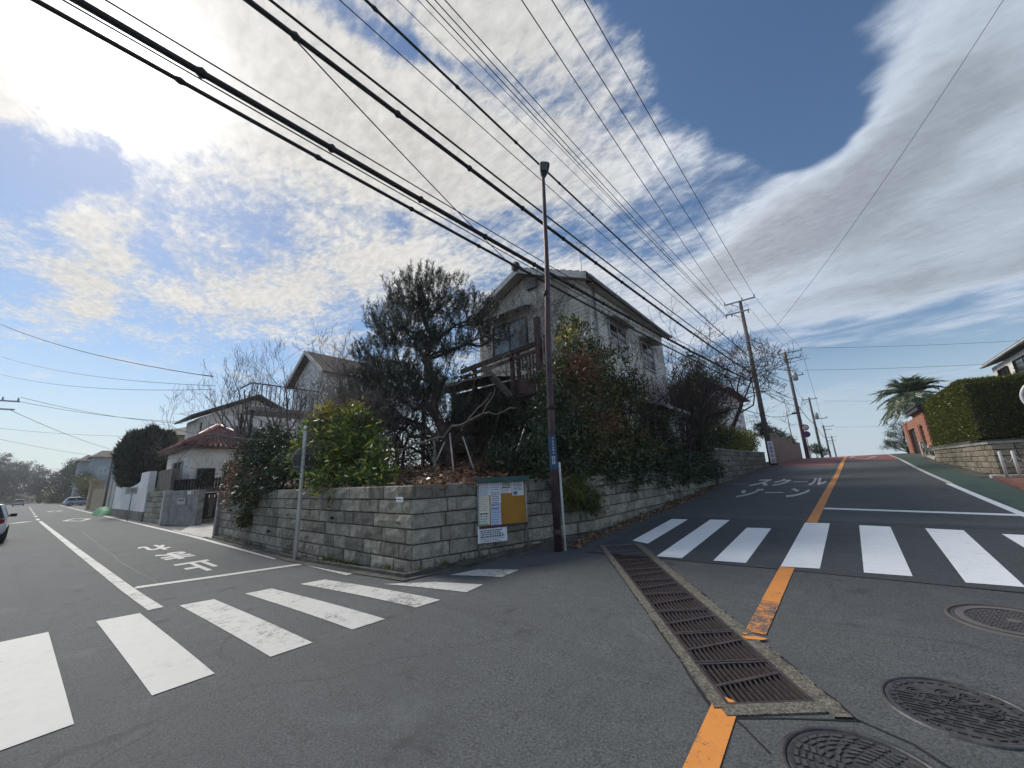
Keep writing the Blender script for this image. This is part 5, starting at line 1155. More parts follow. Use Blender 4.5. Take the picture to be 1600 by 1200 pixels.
leafy('yellow_green_shrub', 'bright yellow green broadleaf shrub on top of the wall behind the sign post', 'shrub', (-9.6, 5.2, 1.5),
      [(-9.9, 5.15, 2.85, 1.0, .7, .85), (-9.0, 5.1, 2.35, .9, .6, .7), (-10.9, 5.2, 3.1, .8, .6, .55), (-8.3, 5.0, 2.0, .6, .45, .42), (-10.4, 4.9, 2.2, 1.0, .5, .6), (-9.3, 4.45, 1.75, .5, .35, .38), (-11.2, 4.8, 2.7, .7, .5, .6), (-7.7, 4.9, 1.8, .4, .35, .25)], 240, 34, .135, .055, 'yellow_leaf', 'bark', .22, 5, tr=.05, stems=5,
      extra=[('gold_leaf', [(-11.2, 5.15, 3.45, .55, .45, .22), (-10.3, 5.1, 3.62, .6, .45, .18)], 34, 26, 'golden_tips')])
leafy('dark_shrub', 'dark ivy clad shrub spilling over the left end of the stone wall', 'shrub', (-15.2, 5.2, 1.5),
      [(-15.4, 5.1, 2.9, 1.2, .7, 1.0), (-13.9, 5.1, 2.6, 1.1, .7, .8), (-12.6, 5.0, 2.3, .9, .6, .6), (-14.9, 4.45, 1.75, .8, .35, .5), (-14.4, 4.38, 1.2, .35, .2, .45), (-13.2, 4.5, 1.85, .7, .3, .35)], 260, 34, .11, .06, 'dark_leaf', 'bark', .22, 6, tr=.05, stems=5)
leafy('dry_creeper', 'brown dried creeper hanging over the wall end by the driveway', 'creeper', (-16.6, 5.0, 1.5),
      [(-16.6, 4.8, 2.4, .75, .5, .85), (-16.9, 4.55, 1.6, .5, .3, .6), (-15.8, 4.45, 1.9, .6, .3, .5), (-13.8, 4.5, 2.0, .8, .3, .35), (-16.3, 5, 3.1, .6, .5, .5)], 150, 30, .07, .035, 'dry_leaf', 'bark', .2, 7, tr=.03, stems=6)
leafy('hanging_ivy', 'pale leaved ivy hanging down the face of the stone wall near its left end', 'ivy', (-14.6, 4.4, 1.6), [(-14.5, 4.36, 1.05, .3, .12, .5), (-14.0, 4.38, 1.35, .3, .12, .28)], 46, 22, .10, .075, 'mixed_leaf', 'bark', .12, 71, tr=.015, stems=2, up_=-.4)
bare_tree('bare_tree', 'leafless many stemmed tree at the left end of the corner garden', (-17.0, 5.3, 1.5), 6.4, 1.0, 31, 'grey_bark', .09, 5, (-.02, .0), 'bare garden trees', stems=4, nch=(2, 3), up_=.22, wig=.13)
bare_tree('bare_tree', 'leafless twiggy tree between the white gabled house and the pine', (-13.4, 6.4, 1.5), 6.3, 1.15, 33, 'grey_bark', .10, 5, (.05, .05), 'bare garden trees', stems=3, nch=(3, 4), up_=.10, wig=.2)
bare_tree('twiggy_bush', 'tangle of dark bare twigs under the big pine', (-10.6, 6.6, 1.5), 4.4, 1.2, 34, 'grey_bark', .05, 5, (0, 0), None, stems=5, nch=(3, 4), up_=.05, wig=.25, cat='bush')
bare_tree('bare_vine', 'bare vine climbing the front of the old house beside the upper window', (-10.4, 10.9, 1.5), 7.5, 1.0, 35, 'grey_bark', .05, 4, (0, 0), None, stems=2, nch=(3, 3), up_=.15, wig=.14, cat='vine')
rgl = np.random.default_rng(77); n = 5200
lx = rgl.uniform(-11.5, -4.8, n); ly = rgl.uniform(4.4, 11, n); ok = (ly > 4.45) & (lx < -5.75 + (ly - 4.4) * .27); lx, ly = lx[ok], ly[ok]
C = np.stack([lx, ly, np.array([soil_z(a_, b_) for a_, b_ in zip(lx, ly)]) + .03 + rgl.random(len(lx)) ** 2 * .14], 1); D = rgl.normal(size=(len(lx), 3)) * [1, 1, .35]
o = leaf_mesh('leaf_litter', C, D, .11, .07, M['litter'], None, rgl, 'stuff'); tag(o, 'reddish brown dead leaves and twigs covering the garden soil', 'leaf litter')
mb = MB()
for i in range(70):
    a = np.array([rgl.uniform(-9, -6.2), rgl.uniform(4.8, 6.5), 0]); a[2] = soil_z(a[0], a[1]) + .06; an = rgl.uniform(0, 2 * PI); b = a + np.array([math.cos(an), math.sin(an) * .6, rgl.uniform(-.05, .2)]) * rgl.uniform(.3, 1.0); tube_add(mb, curve(a, b, 3, rgl, .06), .012, .006, 4)
o = mb.build('fallen_twigs', M['pale_bark'], None, True, 'stuff'); tag(o, 'loose fallen twigs lying on the leaf litter', 'twigs')
n = 900; yy = rgl.uniform(6.8, 19, n) ; xx = -4.36 + np.abs(rgl.normal(0, .13, n)) - .05; C = np.stack([xx, yy, gz(xx, yy) + .028 + rgl.random(n) * .02], 1)
o = leaf_mesh('gutter_leaves', C, rgl.normal(size=(n, 3)) * [1, 1, .25], .075, .05, M['litter'], None, rgl, 'stuff'); tag(o, 'brown leaves drifted along the gutter below the right wall', 'leaf litter')

# right of the lamp post
leafy('tall_shrub', 'tall evergreen shrub with yellow and rust leaves just right of the lamp post', 'shrub', (-5.05, 8.9, 1.5),
      [(-5.05, 9.1, 5.2, .55, .55, .85), (-5.1, 9.0, 4.3, .65, .65, .8), (-5.0, 8.8, 3.3, .7, .7, .8), (-5.2, 10.2, 4.9, .6, .8, .7), (-5.0, 9.9, 3.8, .6, .8, .8), (-5.3, 8.4, 4.1, .4, .5, .5)], 210, 24, .135, .06, 'mixed_leaf', 'grey_bark', .2, 9, tr=.06, stems=4,
      extra=[('red_leaf', [(-4.75, 8.7, 4.3, .4, .5, .45), (-4.6, 9.6, 2.9, .35, .5, .5)], 34, 30, 'rusty_leaves'), ('gold_leaf', [(-5.1, 9.0, 5.6, .4, .4, .4)], 10, 16, 'yellow_leaves')])
bare_tree('bare_tree', 'thin bare branches in front of the upper side windows of the old house', (-5.05, 13.2, 1.5), 6.6, 1.1, 86, 'purple_bark', .07, 5, (.0, -.03), 'bare garden trees', stems=3, nch=(3, 3), up_=.14, wig=.2)
bare_tree('bare_tree', 'tall bare tree close to the far end of the old house side wall', (-4.95, 17.2, 1.5), 6.6, 1.3, 90, 'purple_bark', .09, 5, (.0, .02), 'bare garden trees', stems=3, nch=(3, 4), up_=.10, wig=.2, leaf=('red_leaf', 160, .11))
bare_tree('bare_vine', 'mesh of dry vine stems spread over the gable of the old house', (-8.6, 11.15, 3.5), 6.4, 1.0, 87, 'grey_bark', .03, 4, (.0, .0), None, stems=5, nch=(3, 4), up_=.12, wig=.16, cat='vine')
leafy('balcony_creeper', 'dark creeper tangled through the ruined balcony', 'creeper', (-8.8, 9.8, 1.5), [(-9.6, 9.8, 4.3, .9, .3, .5), (-8.4, 9.7, 3.4, .9, .35, .9), (-10.4, 9.8, 5.4, .6, .3, .5), (-7.1, 9.7, 3.2, .6, .35, 1.0), (-7.0, 9.8, 4.9, .35, .25, .5)], 120, 26, .10, .05, 'dark_leaf', 'bark', .2, 88, tr=.03, stems=4)
leafy('evergreen_shrub', 'second evergreen shrub before the side wall of the old house', 'shrub', (-5.1, 11.7, 1.5),
      [(-5.2, 11.6, 5.0, .6, .9, .9), (-5.1, 12.0, 3.8, .6, .9, .9), (-5.0, 11.2, 3.0, .6, .9, .7), (-5.2, 13.2, 4.4, .5, .9, .9), (-5.1, 14.8, 3.6, .5, .9, .9), (-5.0, 16.6, 3.2, .5, 1.0, .9), (-4.9, 18.4, 3.3, .5, 1.0, .9)], 225, 22, .135, .06, 'mixed_leaf', 'bark', .2, 10, tr=.05, stems=4)
leafy('boundary_hedge', 'dark overgrown hedge spilling over the right stone wall', 'hedge', (-4.95, 12.5, 1.5),
      [(-4.9 - .1 * (i % 2), 7.6 + i * 1.0, 2.0 + .35 * math.sin(i * 1.7), .42, .8, .75) for i in range(13)] + [(-4.5, 8.0, 1.35, .14, .5, .45), (-4.46, 9.4, 1.6, .16, .7, .35), (-4.42, 11.3, 1.5, .2, .9, .35), (-4.4, 13.3, 1.5, .22, 1.0, .4), (-4.36, 15.4, 1.6, .26, 1.0, .5), (-4.32, 17.6, 1.65, .3, 1.1, .5), (-4.3, 19.5, 1.7, .3, .9, .5)], 520, 34, .13, .05, 'dark_leaf', 'bark', .22, 12, tr=.035, stems=3,
      extra=[('mixed_leaf', [(-4.6, 10.5, 2.4, .4, 3.0, .6)], 60, 24, 'lighter_leaves')])
leafy('low_bush', 'low dark bush on the wall between the pine and the lamp post', 'bush', (-6.1, 7.3, 1.5), [(-6.0, 7.3, 2.1, .7, .6, .6), (-5.4, 7.6, 2.3, .5, .5, .7), (-6.7, 7.6, 1.9, .5, .5, .4), (-5.1, 8.0, 3.0, .35, .45, .7), (-5.5, 8.3, 3.4, .4, .5, .6)], 180, 30, .09, .045, 'dark_leaf', 'bark', .2, 13, tr=.04, stems=4)
leafy('weeping_grass', 'tuft of green leaves growing out of the wall right of the lamp post', 'plant', (-4.62, 7.9, 1.5), [(-4.55, 7.75, 1.3, .13, .42, .35), (-4.5, 8.3, 1.1, .1, .3, .2)], 46, 34, .16, .022, 'hedge_leaf', 'bark', .16, 14, tr=.012, stems=3, up_=-.5)
bare_tree('bare_tree', 'dark leafless tree against the side wall of the old house', (-5.2, 14.8, 1.5), 5.6, 1.15, 36, 'purple_bark', .09, 4, (.0, .05), 'bare garden trees', stems=2, nch=(3, 4), up_=.1, wig=.22)
leafy('evergreen_tree', 'dark layered evergreen tree behind the taller stone wall', 'tree', (-5.1, 21.5, 2.2),
      [(-5.0, 21.4, 7.2, .6, .7, .5), (-4.8, 22.0, 6.2, 1.0, 1.1, .5), (-5.4, 21.2, 5.2, .9, 1.0, .4), (-4.6, 21.5, 4.4, 1.0, 1.2, .5), (-5.0, 20.2, 3.7, .8, 1.0, .5), (-4.7, 22.5, 3.3, .8, 1.2, .6), (-4.8, 19.6, 2.9, .6, .9, .6)], 340, 40, .11, .05, 'dark_leaf', 'bark', .26, 15, tr=.10, stems=2)
bare_tree('bare_tree', 'reddish brown bare twigs standing above the boundary hedge near the taller wall', (-4.85, 19.2, 1.5), 5.4, 1.3, 95, 'purple_bark', .06, 5, (.03, .0), 'bare garden trees', stems=4, nch=(3, 4), up_=.10, wig=.2, leaf=('red_leaf', 240, .09))
leafy('clipped_hedge', 'green hedge along the top of the taller stone wall', 'hedge', (-4.75, 27, 2.45),
      [(-4.75 + .05 * i, 22.8 + i * 1.35, 3.3 + .2 * math.sin(i * 2.1), .5, .85, .75) for i in range(8)], 330, 36, .10, .055, 'hedge_leaf', 'bark', .24, 16, tr=.03, stems=3)
bare_tree('cherry_tree', 'wide leafless cherry tree arching over the slope around the nearest utility pole', (-5.1, 27.5, 2.4), 8.2, 1.35, 38, 'purple_bark', .17, 5, (.10, .02), None, stems=3, nch=(3, 4), up_=.07, wig=.2, rmin=.011)
bare_tree('cherry_tree', 'smaller leafless cherry tree left of the nearest utility pole, behind the evergreen', (-6.0, 24.5, 2.4), 7.6, 1.25, 39, 'purple_bark', .14, 5, (-.05, .1), None, stems=2, nch=(3, 4), up_=.12, wig=.18, rmin=.008, leaf=('red_leaf', 260, .12))

# ------------------------------------------------------------------ right of the uphill road
WR = [(4.25, 31.2), (4.30, 21.35), (8.5, 21.15)]
rwall = stone_wall('tan stone wall below the clipped hedge on the right of the uphill road', WR, bz, 2.06, .21, (.3, .5), M['tan_stone'], 17, .1, .012, bump=.008)
mb = MB()
for a, b in wall_run(WR):
    d = (b - a).normalized(); nrm = Vector((d.y, -d.x)); c = [a + nrm * .05 - d * .04, b + nrm * .05 + d * .05, b - nrm * .3, a - nrm * .3]
    mb.hexa([(p.x, p.y, 2.063) for p in c] + [(p.x, p.y, 2.15) for p in c])
mb.build('coping', M['concrete'], rwall)


rgw = np.random.default_rng(91); Cw = []; Dw = []
for i in range(46):
    t_ = rgw.random(); (x, y) = (-17 + 11.2 * t_, 4.55 - .27 * t_) if i < 22 else (-5.8 + 1.2 * t_, 4.25 + 4.1 * t_) if i < 32 else (-4.5, 8.6 + 11 * t_)
    k = int(rgw.integers(6, 22)); s = rgw.uniform(.03, .08)
    for j in range(k): Cw.append((x + rgw.normal() * s + .06 * (i >= 22), y - .05 + rgw.normal() * s, float(gz(x, y)) + .02)); Dw.append((rgw.normal() * .6, rgw.normal() * .6, 1))
o = leaf_mesh('weeds', np.array(Cw), np.array(Dw), .13, .022, M['hedge_leaf'], None, rgw, 'stuff'); tag(o, 'small green weeds sprouting along the foot of the stone wall', 'weeds')
terrain('bank_soil', [(4.5, 21.6), (12, 21.4), (12, 36), (4.5, 36)], 2.06, M['soil'], .05, 1.0)
mb = MB()
for a, b in (((4.5, 24.6), (4.5, 36)), ((4.5, 24.6), (8, 24.5))):
    mb.beam((a[0] + .1, a[1], 2.16), (b[0] + .1, b[1], 2.16), .3, .26)
tag(mb.build('planter_kerb', M['gutter']), 'low dark kerb under the clipped hedge', 'kerb')
def box_hedge(name, label, x0, x1, y0, y1, z0, z1, leaf, n, seed, L=.075, rnd=.25):
    rg = np.random.default_rng(seed); t = thing(name, label, 'hedge', ((x0 + x1) / 2, y0, z0))
    mb = MB(); i_ = .16; mb.box(x0 + i_, x1 - i_, y0 + i_, y1 - i_, z0 + .1, z1 - i_); mb.build('inner_twigs', M['bark'], t)
    A = [(y1 - y0) * (z1 - z0), (y1 - y0) * (z1 - z0), (x1 - x0) * (z1 - z0), (x1 - x0) * (z1 - z0), (x1 - x0) * (y1 - y0)]; f = rg.choice(5, n, p=np.array(A) / sum(A)); u, v = rg.random(n), rg.random(n)
    Cx = np.where(f == 0, x0, np.where(f == 1, x1, x0 + (x1 - x0) * u)); Cy = np.where(f == 2, y0, np.where(f == 3, y1, y0 + (y1 - y0) * np.where(f < 2, u, v))); Cz = np.where(f == 4, z1, z0 + (z1 - z0) * v)
    N = np.stack([np.where(f == 0, -1, np.where(f == 1, 1, 0)), np.where(f == 2, -1, np.where(f == 3, 1, 0)), np.where(f == 4, 1, 0)], 1).astype(float)
    C = np.stack([Cx, Cy, Cz], 1); mid = np.array([(x0 + x1) / 2, (y0 + y1) / 2, (z0 + z1) / 2]); half = np.array([x1 - x0, y1 - y0, z1 - z0]) / 2
    q = np.abs(C - mid) / half; e = np.sort(q, 1)[:, 1]; C = C - (C - mid) * (np.clip(e - .8, 0, 1) ** 2 * rnd)[:, None]
    wob = np.sin(C[:, 0] * 3.1 + C[:, 2] * 2.3) * .03 + np.sin(C[:, 1] * 2.7) * .03; C = C + N * (wob + rg.normal(size=n) * .022)[:, None]
    leaf_mesh('crown', C, N * .55 + rg.normal(size=(n, 3)) * .5 + [0, 0, .5], L, L * .4, M[leaf], t, rg); return t
box_hedge('clipped_box_hedge', 'tall square clipped green hedge above the tan wall on the right', 4.75, 6.5, 24.9, 33.6, 2.3, 4.85, 'hedge_leaf', 62000, 18, .095)
# chain fence on its white kerb, red paving
cf = thing('chain_fence', 'white posts with a sagging white chain before the tan wall at the right edge', 'fence', (4.3, 20.8, .9))
px_ = [(4.33, 20.75), (4.60, 20.7), (5.05, 20.62), (5.5, 20.55)]
for x, y in px_:
    mb = MB(); z = bz(x, y); mb.lathe((x, y, z), [(.042, 0), (.042, .86), (.03, .89)], 12); mb.build('post', M['white_metal'], cf, True)
for (a, b) in zip(px_, px_[1:]):
    mb = MB(); k = 12; P_ = [Vector((a[0] + (b[0] - a[0]) * i / k, a[1] + (b[1] - a[1]) * i / k, bz(*a) + .80 - .26 * (1 - (2 * i / k - 1) ** 2))) for i in range(k + 1)]
    for i in range(k): d = (P_[i + 1] - P_[i]); mb.beam(P_[i] - d * .1, P_[i + 1] + d * .1, .03 if i % 2 else .012, .012 if i % 2 else .03)
    mb.build('chain', M['white_metal'], cf)
mb = MB(); mb.hexa([(4.02, 20.9, bz(4, 20.9) - .1), (6.5, 20.3, bz(4, 20.5) - .1), (6.5, 20.65, bz(4, 20.6) - .1), (4.02, 21.15, bz(4, 21.1) - .1), (4.02, 20.9, bz(4, 20.9) + .1), (6.5, 20.3, bz(4, 20.5) + .1), (6.5, 20.65, bz(4, 20.6) + .1), (4.02, 21.15, bz(4, 21.1) + .1)])
mb.build('kerb', M['pale_concrete'], cf)
pav = MB(); pav.add([(x, y, float(gz(x, y)) + .01) for x, y in ((3.75, 16.5), (7, 15.6), (7, 20.3), (4.05, 20.85))], [(0, 1, 2, 3)]); pv = pav.build('pavement', M['red_kerb']); pv['kind'] = 'structure'
qk = random.Random(8)
for i in range(9):
    y0, y1 = 15.9 + i * .6, 16.46 + i * .6; xk = 3.60 + i * .055; mb = MB(); mb.hexa([(xk, y0, bz(xk, y0) - .1), (xk + .16, y0, bz(xk, y0) - .1), (xk + .21, y1, bz(xk, y1) - .1), (xk + .05, y1, bz(xk, y1) - .1), (xk, y0, bz(xk, y0) + .07), (xk + .16, y0, bz(xk, y0) + .07), (xk + .21, y1, bz(xk, y1) + .07), (xk + .05, y1, bz(xk, y1) + .07)]); mb.build('kerb_stone', M['red_kerb'], pv)
ribbon('gutter', [(4.06, 21.2), (4.2, 31), (4.6, 36), (4.9, 47)], .28, .015, M['gutter'], side=-1)
# brick gatehouse with dark slab roof, door opening, white steps
gh = thing('brick_garage', 'small orange brick building with a dark flat roof beyond the hedge', 'building', (5, 36.5, 1.5))
def bricks(x, y0, y1, z0, z1, hole=None, bl=.42, bh=.165):
    """large brick courses on a wall facing the road (-x)"""
    core = MB(); core.box(x + .02, x + .3, y0, y1, z0, z1) if hole is None else None
    if hole:
        core.box(x + .02, x + .3, y0, hole[0], z0, z1); core.box(x + .02, x + .3, hole[1], y1, z0, z1); core.box(x + .02, x + .3, hole[0] + .001, hole[1] - .001, hole[2], z1)
    core.build('wall', M['brick'], gh)
    mb = MB(); r = 0; z = z0
    while z < z1 - .03:
        y = y0 + (bl / 2 if r % 2 else 0)
        while y < y1 - .05:
            ye = min(y + bl, y1)
            if not (hole and ye > hole[0] and y < hole[1] and z < hole[2]): mb.box(x - .012, x + .022, y + .008, ye - .008, z + .008, min(z + bh, z1) - .008)
            y += bl
        z += bh; r += 1
    o = mb.build('brick', M['brick'], gh); o['kind'] = 'stuff'
bricks(5.0, 36.6, 41.0, 1.5, 4.75, (38.3, 39.6, 3.9)); bricks(5.02, 41.0, 47.2, 1.6, 4.55, (42.0, 45.0, 3.9))
mb = MB(); mb.box(5.32, 8.5, 36.4, 36.62, 1.5, 4.75); mb.build('side_wall', M['brick'], gh)
mb = MB(); mb.box(4.75, 8.7, 36.2, 41.4, 4.755, 5.0); mb.box(4.68, 8.8, 36.1, 41.5, 5.003, 5.12); mb.build('roof', M['grey_roof'], gh)
mb = MB(); mb.box(5.18, 5.24, 38.32, 39.58, 1.6, 3.88); d_ = mb.build('door', M['grey_metal'], gh)
mb = MB(); mb.box(5.14, 5.18, 38.45, 38.52, 2.6, 2.75); mb.build('handle', M['black_metal'], d_)
mb = MB(); mb.box(5.2, 5.3, 42.02, 44.98, 1.6, 3.88); mb.build('shutter', M['black_metal'], gh)
for i in range(3):
    mb = MB(); mb.box(4.72 + .06 * i, 4.98, 36.75 - i * .02, 38.0, 1.55 + .3 * i, 1.85 + .3 * i); mb.build('step', M['pale_concrete'], gh)
for i in range(2):
    mb = MB(); y_ = 36.5 - i * .9; mb.box(4.45, 4.6, y_, y_ + .25, bz(4.5, y_) - .1, bz(4.5, y_) + .95 - .1 * i); o = mb.build('gate_post', M['pale_concrete']); tag(o, 'white concrete post at the foot of the brick building, %s' % ('nearer the building' if i == 0 else 'nearer the stone wall'), 'post', 'white posts by the brick building')
mb = MB(); mb.hexa([(4.3, 32.0, 1.5), (4.5, 32.0, 1.5), (4.9, 37.6, 1.7), (4.6, 37.6, 1.7), (4.3, 32.0, 1.66), (4.5, 32.0, 1.66), (4.9, 37.6, 1.92), (4.6, 37.6, 1.92)]); tag(mb.build('apron_slab', M['pale_concrete']), 'pale concrete slab in front of the brick building', 'slab')
# palm
def palm(name, label, x, y, z, ht, nf, L, seed):
    rg = np.random.default_rng(seed); t = thing(name, label, 'tree', (x, y, z)); mb = MB(); T = np.array([x, y, z + ht])
    for s, (dx, dy) in enumerate(((-.25, 0), (.3, .15))):
        T2 = T + [dx, dy, -.1 * s]; mb.tube([Vector((x + dx * .2, y, z)), Vector((x + dx * .7, y + dy, z + ht * .55)), Vector(T2)], [.19, .15, .16], 9)
    mb.build('trunk', M['grey_bark'], t, True)
    for i in range(nf):
        a = 2 * PI * i / nf * 1.0 + rg.uniform(-.1, .1) + (i % 3) * .4; el = rg.uniform(-.5, 1.45); l = L * rg.uniform(.75, 1.1); k = 10
        d0 = np.array([math.cos(a) * math.cos(el), math.sin(a) * math.cos(el), math.sin(el)]); p = T + [(-.25, .3)[i % 2] * 1.0, 0, 0]; pts = []
        for j in range(k + 1): s = j / k; pts.append(p + d0 * l * s + np.array([0, 0, -1.0]) * l * (.55 if el < .6 else .40) * s ** 2.1)
        pts = np.array(pts); Cs = []; Ds = []; n_ = 34
        for j in range(n_):
            s = .12 + .88 * j / n_; f = s * k; q = int(min(f, k - 1)); c = pts[q] + (pts[q + 1] - pts[q]) * (f - q); tan = unit((pts[q + 1] - pts[q])[None])[0]; side = np.cross(tan, [0, 0, 1]); side /= max(np.linalg.norm(side), 1e-6); 
            for sg in (-1, 1): Cs.append(c); Ds.append(side * sg * .9 + tan * .75 + np.array([0, 0, -.25 + .25 * (1 - s)]))
        fr = leaf_mesh('frond', np.array(Cs), np.array(Ds), l * .27, .07, M['palm_leaf'], t, rg)
        mb = MB(); mb.tube([Vector(q) for q in pts], [.018 - .014 * j / k for j in range(k + 1)], 4, False); mb.build('midrib', M['dark_leaf'], fr)
    return t
palm('palm_tree', 'feathery palm tree rising behind the orange brick building', 5.95, 46, 2.0, 4.9, 84, 2.3, 19)
leafy('layered_pine', 'small layered garden pine at the far end of the brick building', 'tree', (5.3, 50, 2.1), [(5.2, 49.5, 4.6, .8, .9, .28), (5.0, 50, 3.9, 1.0, 1.0, .28), (4.7, 50.5, 3.2, 1.0, 1.0, .26), (4.2, 51, 2.9, .7, .7, .2), (5.0, 49, 2.7, .9, .9, .3)], 110, 40, .16, .03, 'dark_leaf', 'bark', .25, 20, tr=.07)
# house at the right edge
hr = thing('modern_house', 'grey stuccoed house high at the right edge behind the hedge', 'house', (9, 31, 2.1))
mb = MB(); mb.box(8.5, 15, 26, 36.8, 2.0, 6.9); mb.build('wall', M['stucco'], hr)
mb = MB(); mb.hexa([(8.2, 25.4, 6.98), (15, 25.4, 9.2), (15, 37.0, 9.2), (8.2, 37.0, 6.98), (8.2, 25.4, 7.2), (15, 25.4, 9.42), (15, 37.0, 9.42), (8.2, 37.0, 7.2)]); mb.build('roof', M['grey_roof'], hr)
mb = MB(); mb.tube([(8.14, 25.4, 7.04), (8.14, 37.0, 7.04)], .07, 8); mb.build('eaves_gutter', M['trim'], hr, True)
for (a, b, z0_, z1_) in ((34.2, 35.6, 5.9, 6.5), (30.6, 33.0, 5.3, 6.55), (27.0, 29.4, 5.3, 6.55)): window(hr, a, b, 8.5, z0_, z1_, 'dark_glass', 'black_metal', 'y', 2, .08, -1)
mb = MB(); mb.hexa([(7.3, 29.5, 5.0), (8.47, 29.5, 5.15), (8.47, 35.5, 5.15), (7.3, 35.5, 5.0), (7.3, 29.5, 5.1), (8.47, 29.5, 5.3), (8.47, 35.5, 5.3), (7.3, 35.5, 5.1)]); mb.build('lower_roof', M['grey_roof'], hr)
bare_tree('bare_tree', 'bare twiggy tree between the clipped hedge and the right-hand house', (7.0, 26.2, 2.05), 4.6, 1.2, 51, 'grey_bark', .08, 4, (0, 0), 'bare garden trees', stems=3, nch=(3, 4), wig=.2, leaf=('mixed_leaf', 500, .1))
leafy('dark_bush', 'dark bush at the right edge beside the clipped hedge', 'bush', (6.9, 23.6, 2.05), [(6.9, 23.6, 2.8, .8, .7, .8), (7.6, 23.2, 3.4, .8, .7, .7), (6.6, 24.2, 3.6, .5, .5, .6)], 120, 34, .1, .05, 'dark_leaf', 'bark', .22, 52, tr=.04, stems=4)
tm = thing('traffic_mirror', 'round convex traffic mirror cut by the right edge of the picture', 'traffic mirror', (4.3, 14.1, .6))
mb = MB(); mb.lathe((4.3, 14.1, .45), [(.045, 0), (.045, 3.0), (.02, 3.02)], 12); mb.build('post', M['orange_rim'], tm, True)
mb = MB(); ca = Vector((3.92, 14.0, 2.92)); nz = (Vector((-.6, -2.2, 0))).normalized(); ex = Vector((-nz.y, nz.x, 0)); kk = 28; prof = [(.001, .06), (.2, .045), (.34, .01), (.36, -.01)]
for r_, d in prof: mb.v += [tuple(ca + ex * math.cos(2 * PI * k / kk) * r_ + Vector((0, 0, 1)) * math.sin(2 * PI * k / kk) * r_ + nz * d) for k in range(kk)]
for i in range(3): mb.f += [(i * kk + k, i * kk + (k + 1) % kk, (i + 1) * kk + (k + 1) % kk, (i + 1) * kk + k) for k in range(kk)]
mb.build('mirror_face', M['mirror'], tm, True)
mb = MB(); prof = [(.36, -.01), (.36, .03), (.42, .03), (.42, -.05), (.001, -.08)]
for r_, d in prof: mb.v += [tuple(ca + ex * math.cos(2 * PI * k / kk) * r_ + Vector((0, 0, 1)) * math.sin(2 * PI * k / kk) * r_ + nz * d) for k in range(kk)]
for i in range(4): mb.f += [(i * kk + k, i * kk + (k + 1) % kk, (i + 1) * kk + (k + 1) % kk, (i + 1) * kk + k) for k in range(kk)]
mb.build('rim', M['white_metal'], tm, True)
mb = MB(); mb.beam(ca - nz * .07, (4.3, 14.1, 2.92), .05); mb.build('arm', M['orange_rim'], tm)

# ------------------------------------------------------------------ further up the left side of the uphill road
bw = thing('plaster_wall', 'brownish pink plastered garden wall beyond the nearest utility pole', 'wall', (-3.6, 36, 1.7))
BP = [(-3.62, 35.6), (-3.3, 39.5), (-2.9, 43.8), (-2.5, 49.6)]
for (a, b), zt in zip(wall_run(BP), (4.0, 3.85, 3.65)):
    d = (b - a).normalized(); nrm = Vector((d.y, -d.x)); L = (b - a).length
    for k in range(2):
        p0, p1 = a + d * (L * k / 2 + .015), a + d * (L * (k + 1) / 2 - .015); c = [p0, p1, p1 - nrm * .2, p0 - nrm * .2]; mb = MB(); mb.hexa([(p.x, p.y, bz(p.x, p.y) - .1) for p in c] + [(p.x, p.y, zt) for p in c]); mb.build('panel', M['beige_wall'], bw)
    mb = MB(); c = [a - d * .0 + nrm * .04, b + nrm * .04, b - nrm * .24, a - nrm * .24]; mb.hexa([(p.x, p.y, zt + .003) for p in c] + [(p.x, p.y, zt + .08) for p in c]); mb.build('coping', M['concrete'], bw)
leafy('garden_trees', 'dark clipped shrubs showing over the plastered wall', 'shrub', (-3.9, 40, 2), [(-4.1, 36.8, 4.4, .5, .7, .7), (-4.0, 38.6, 4.5, .5, .9, .6), (-3.7, 40.5, 4.3, .5, .9, .5), (-3.4, 43, 4.1, .45, 1.1, .45), (-3.1, 45.5, 3.9, .4, 1.1, .4)], 150, 36, .12, .06, 'dark_leaf', 'bark', .25, 53, tr=.04)
sl = thing('street_light', 'small grey street light above the plastered wall near the second pole', 'street lamp', (-2.75, 46, 2.1))
mb = MB(); mb.tube([(-2.85, 46.1, 2.0), (-2.83, 46.1, 7.9)], [.06, .04], 8); mb.beam((-2.82, 46.1, 6.35), (-2.35, 46.0, 6.45), .04); mb.build('pole', M['grey_metal'], sl, True)
mb = MB(); mb.obox((-2.2, 46, 6.42), (1, 0, .1), (0, 1, 0), (0, 0, 1), .45, .2, .16); bevel(mb.build('lamp_head', M['black_metal'], sl), .03)
bn_ = thing('banner_sign', 'tall narrow white banner with vertical writing at the foot of the nearest pole', 'sign', (-3.5, 33.9, 1.6))
bc = Vector((-3.47, 34.0, 0)); be = Vector((math.cos(.35), math.sin(.35), 0)); bN = Vector((be.y, -be.x, 0))
mb = MB(); mb.obox((bc.x, bc.y, 2.58), be, bN, (0, 0, 1), .36, .03, 1.6); bevel(mb.build('panel', M['sign_white'], bn_), .01)
mb = MB()
def panel_text(mb, ch, c, ex_, ez, w, h, nrm_, o=.018):
    vs, fs = text_geo(ch, 1.0, .02); W_ = max(v.x for v in vs) * 2; H_ = max(v.y for v in vs) * 2; mb.add([tuple(Vector(c) + ex_ * (v.x / W_ * w) + ez * (v.y / H_ * h) + nrm_ * o) for v in vs], fs)
for i, ch in enumerate('交通安全'): panel_text(mb, ch, (bc.x, bc.y, 3.15 - i * .27), be, Vector((0, 0, 1)), .2, .2, bN)
mb.build('lettering', M['sign_blue'], bn_)
mb = MB()
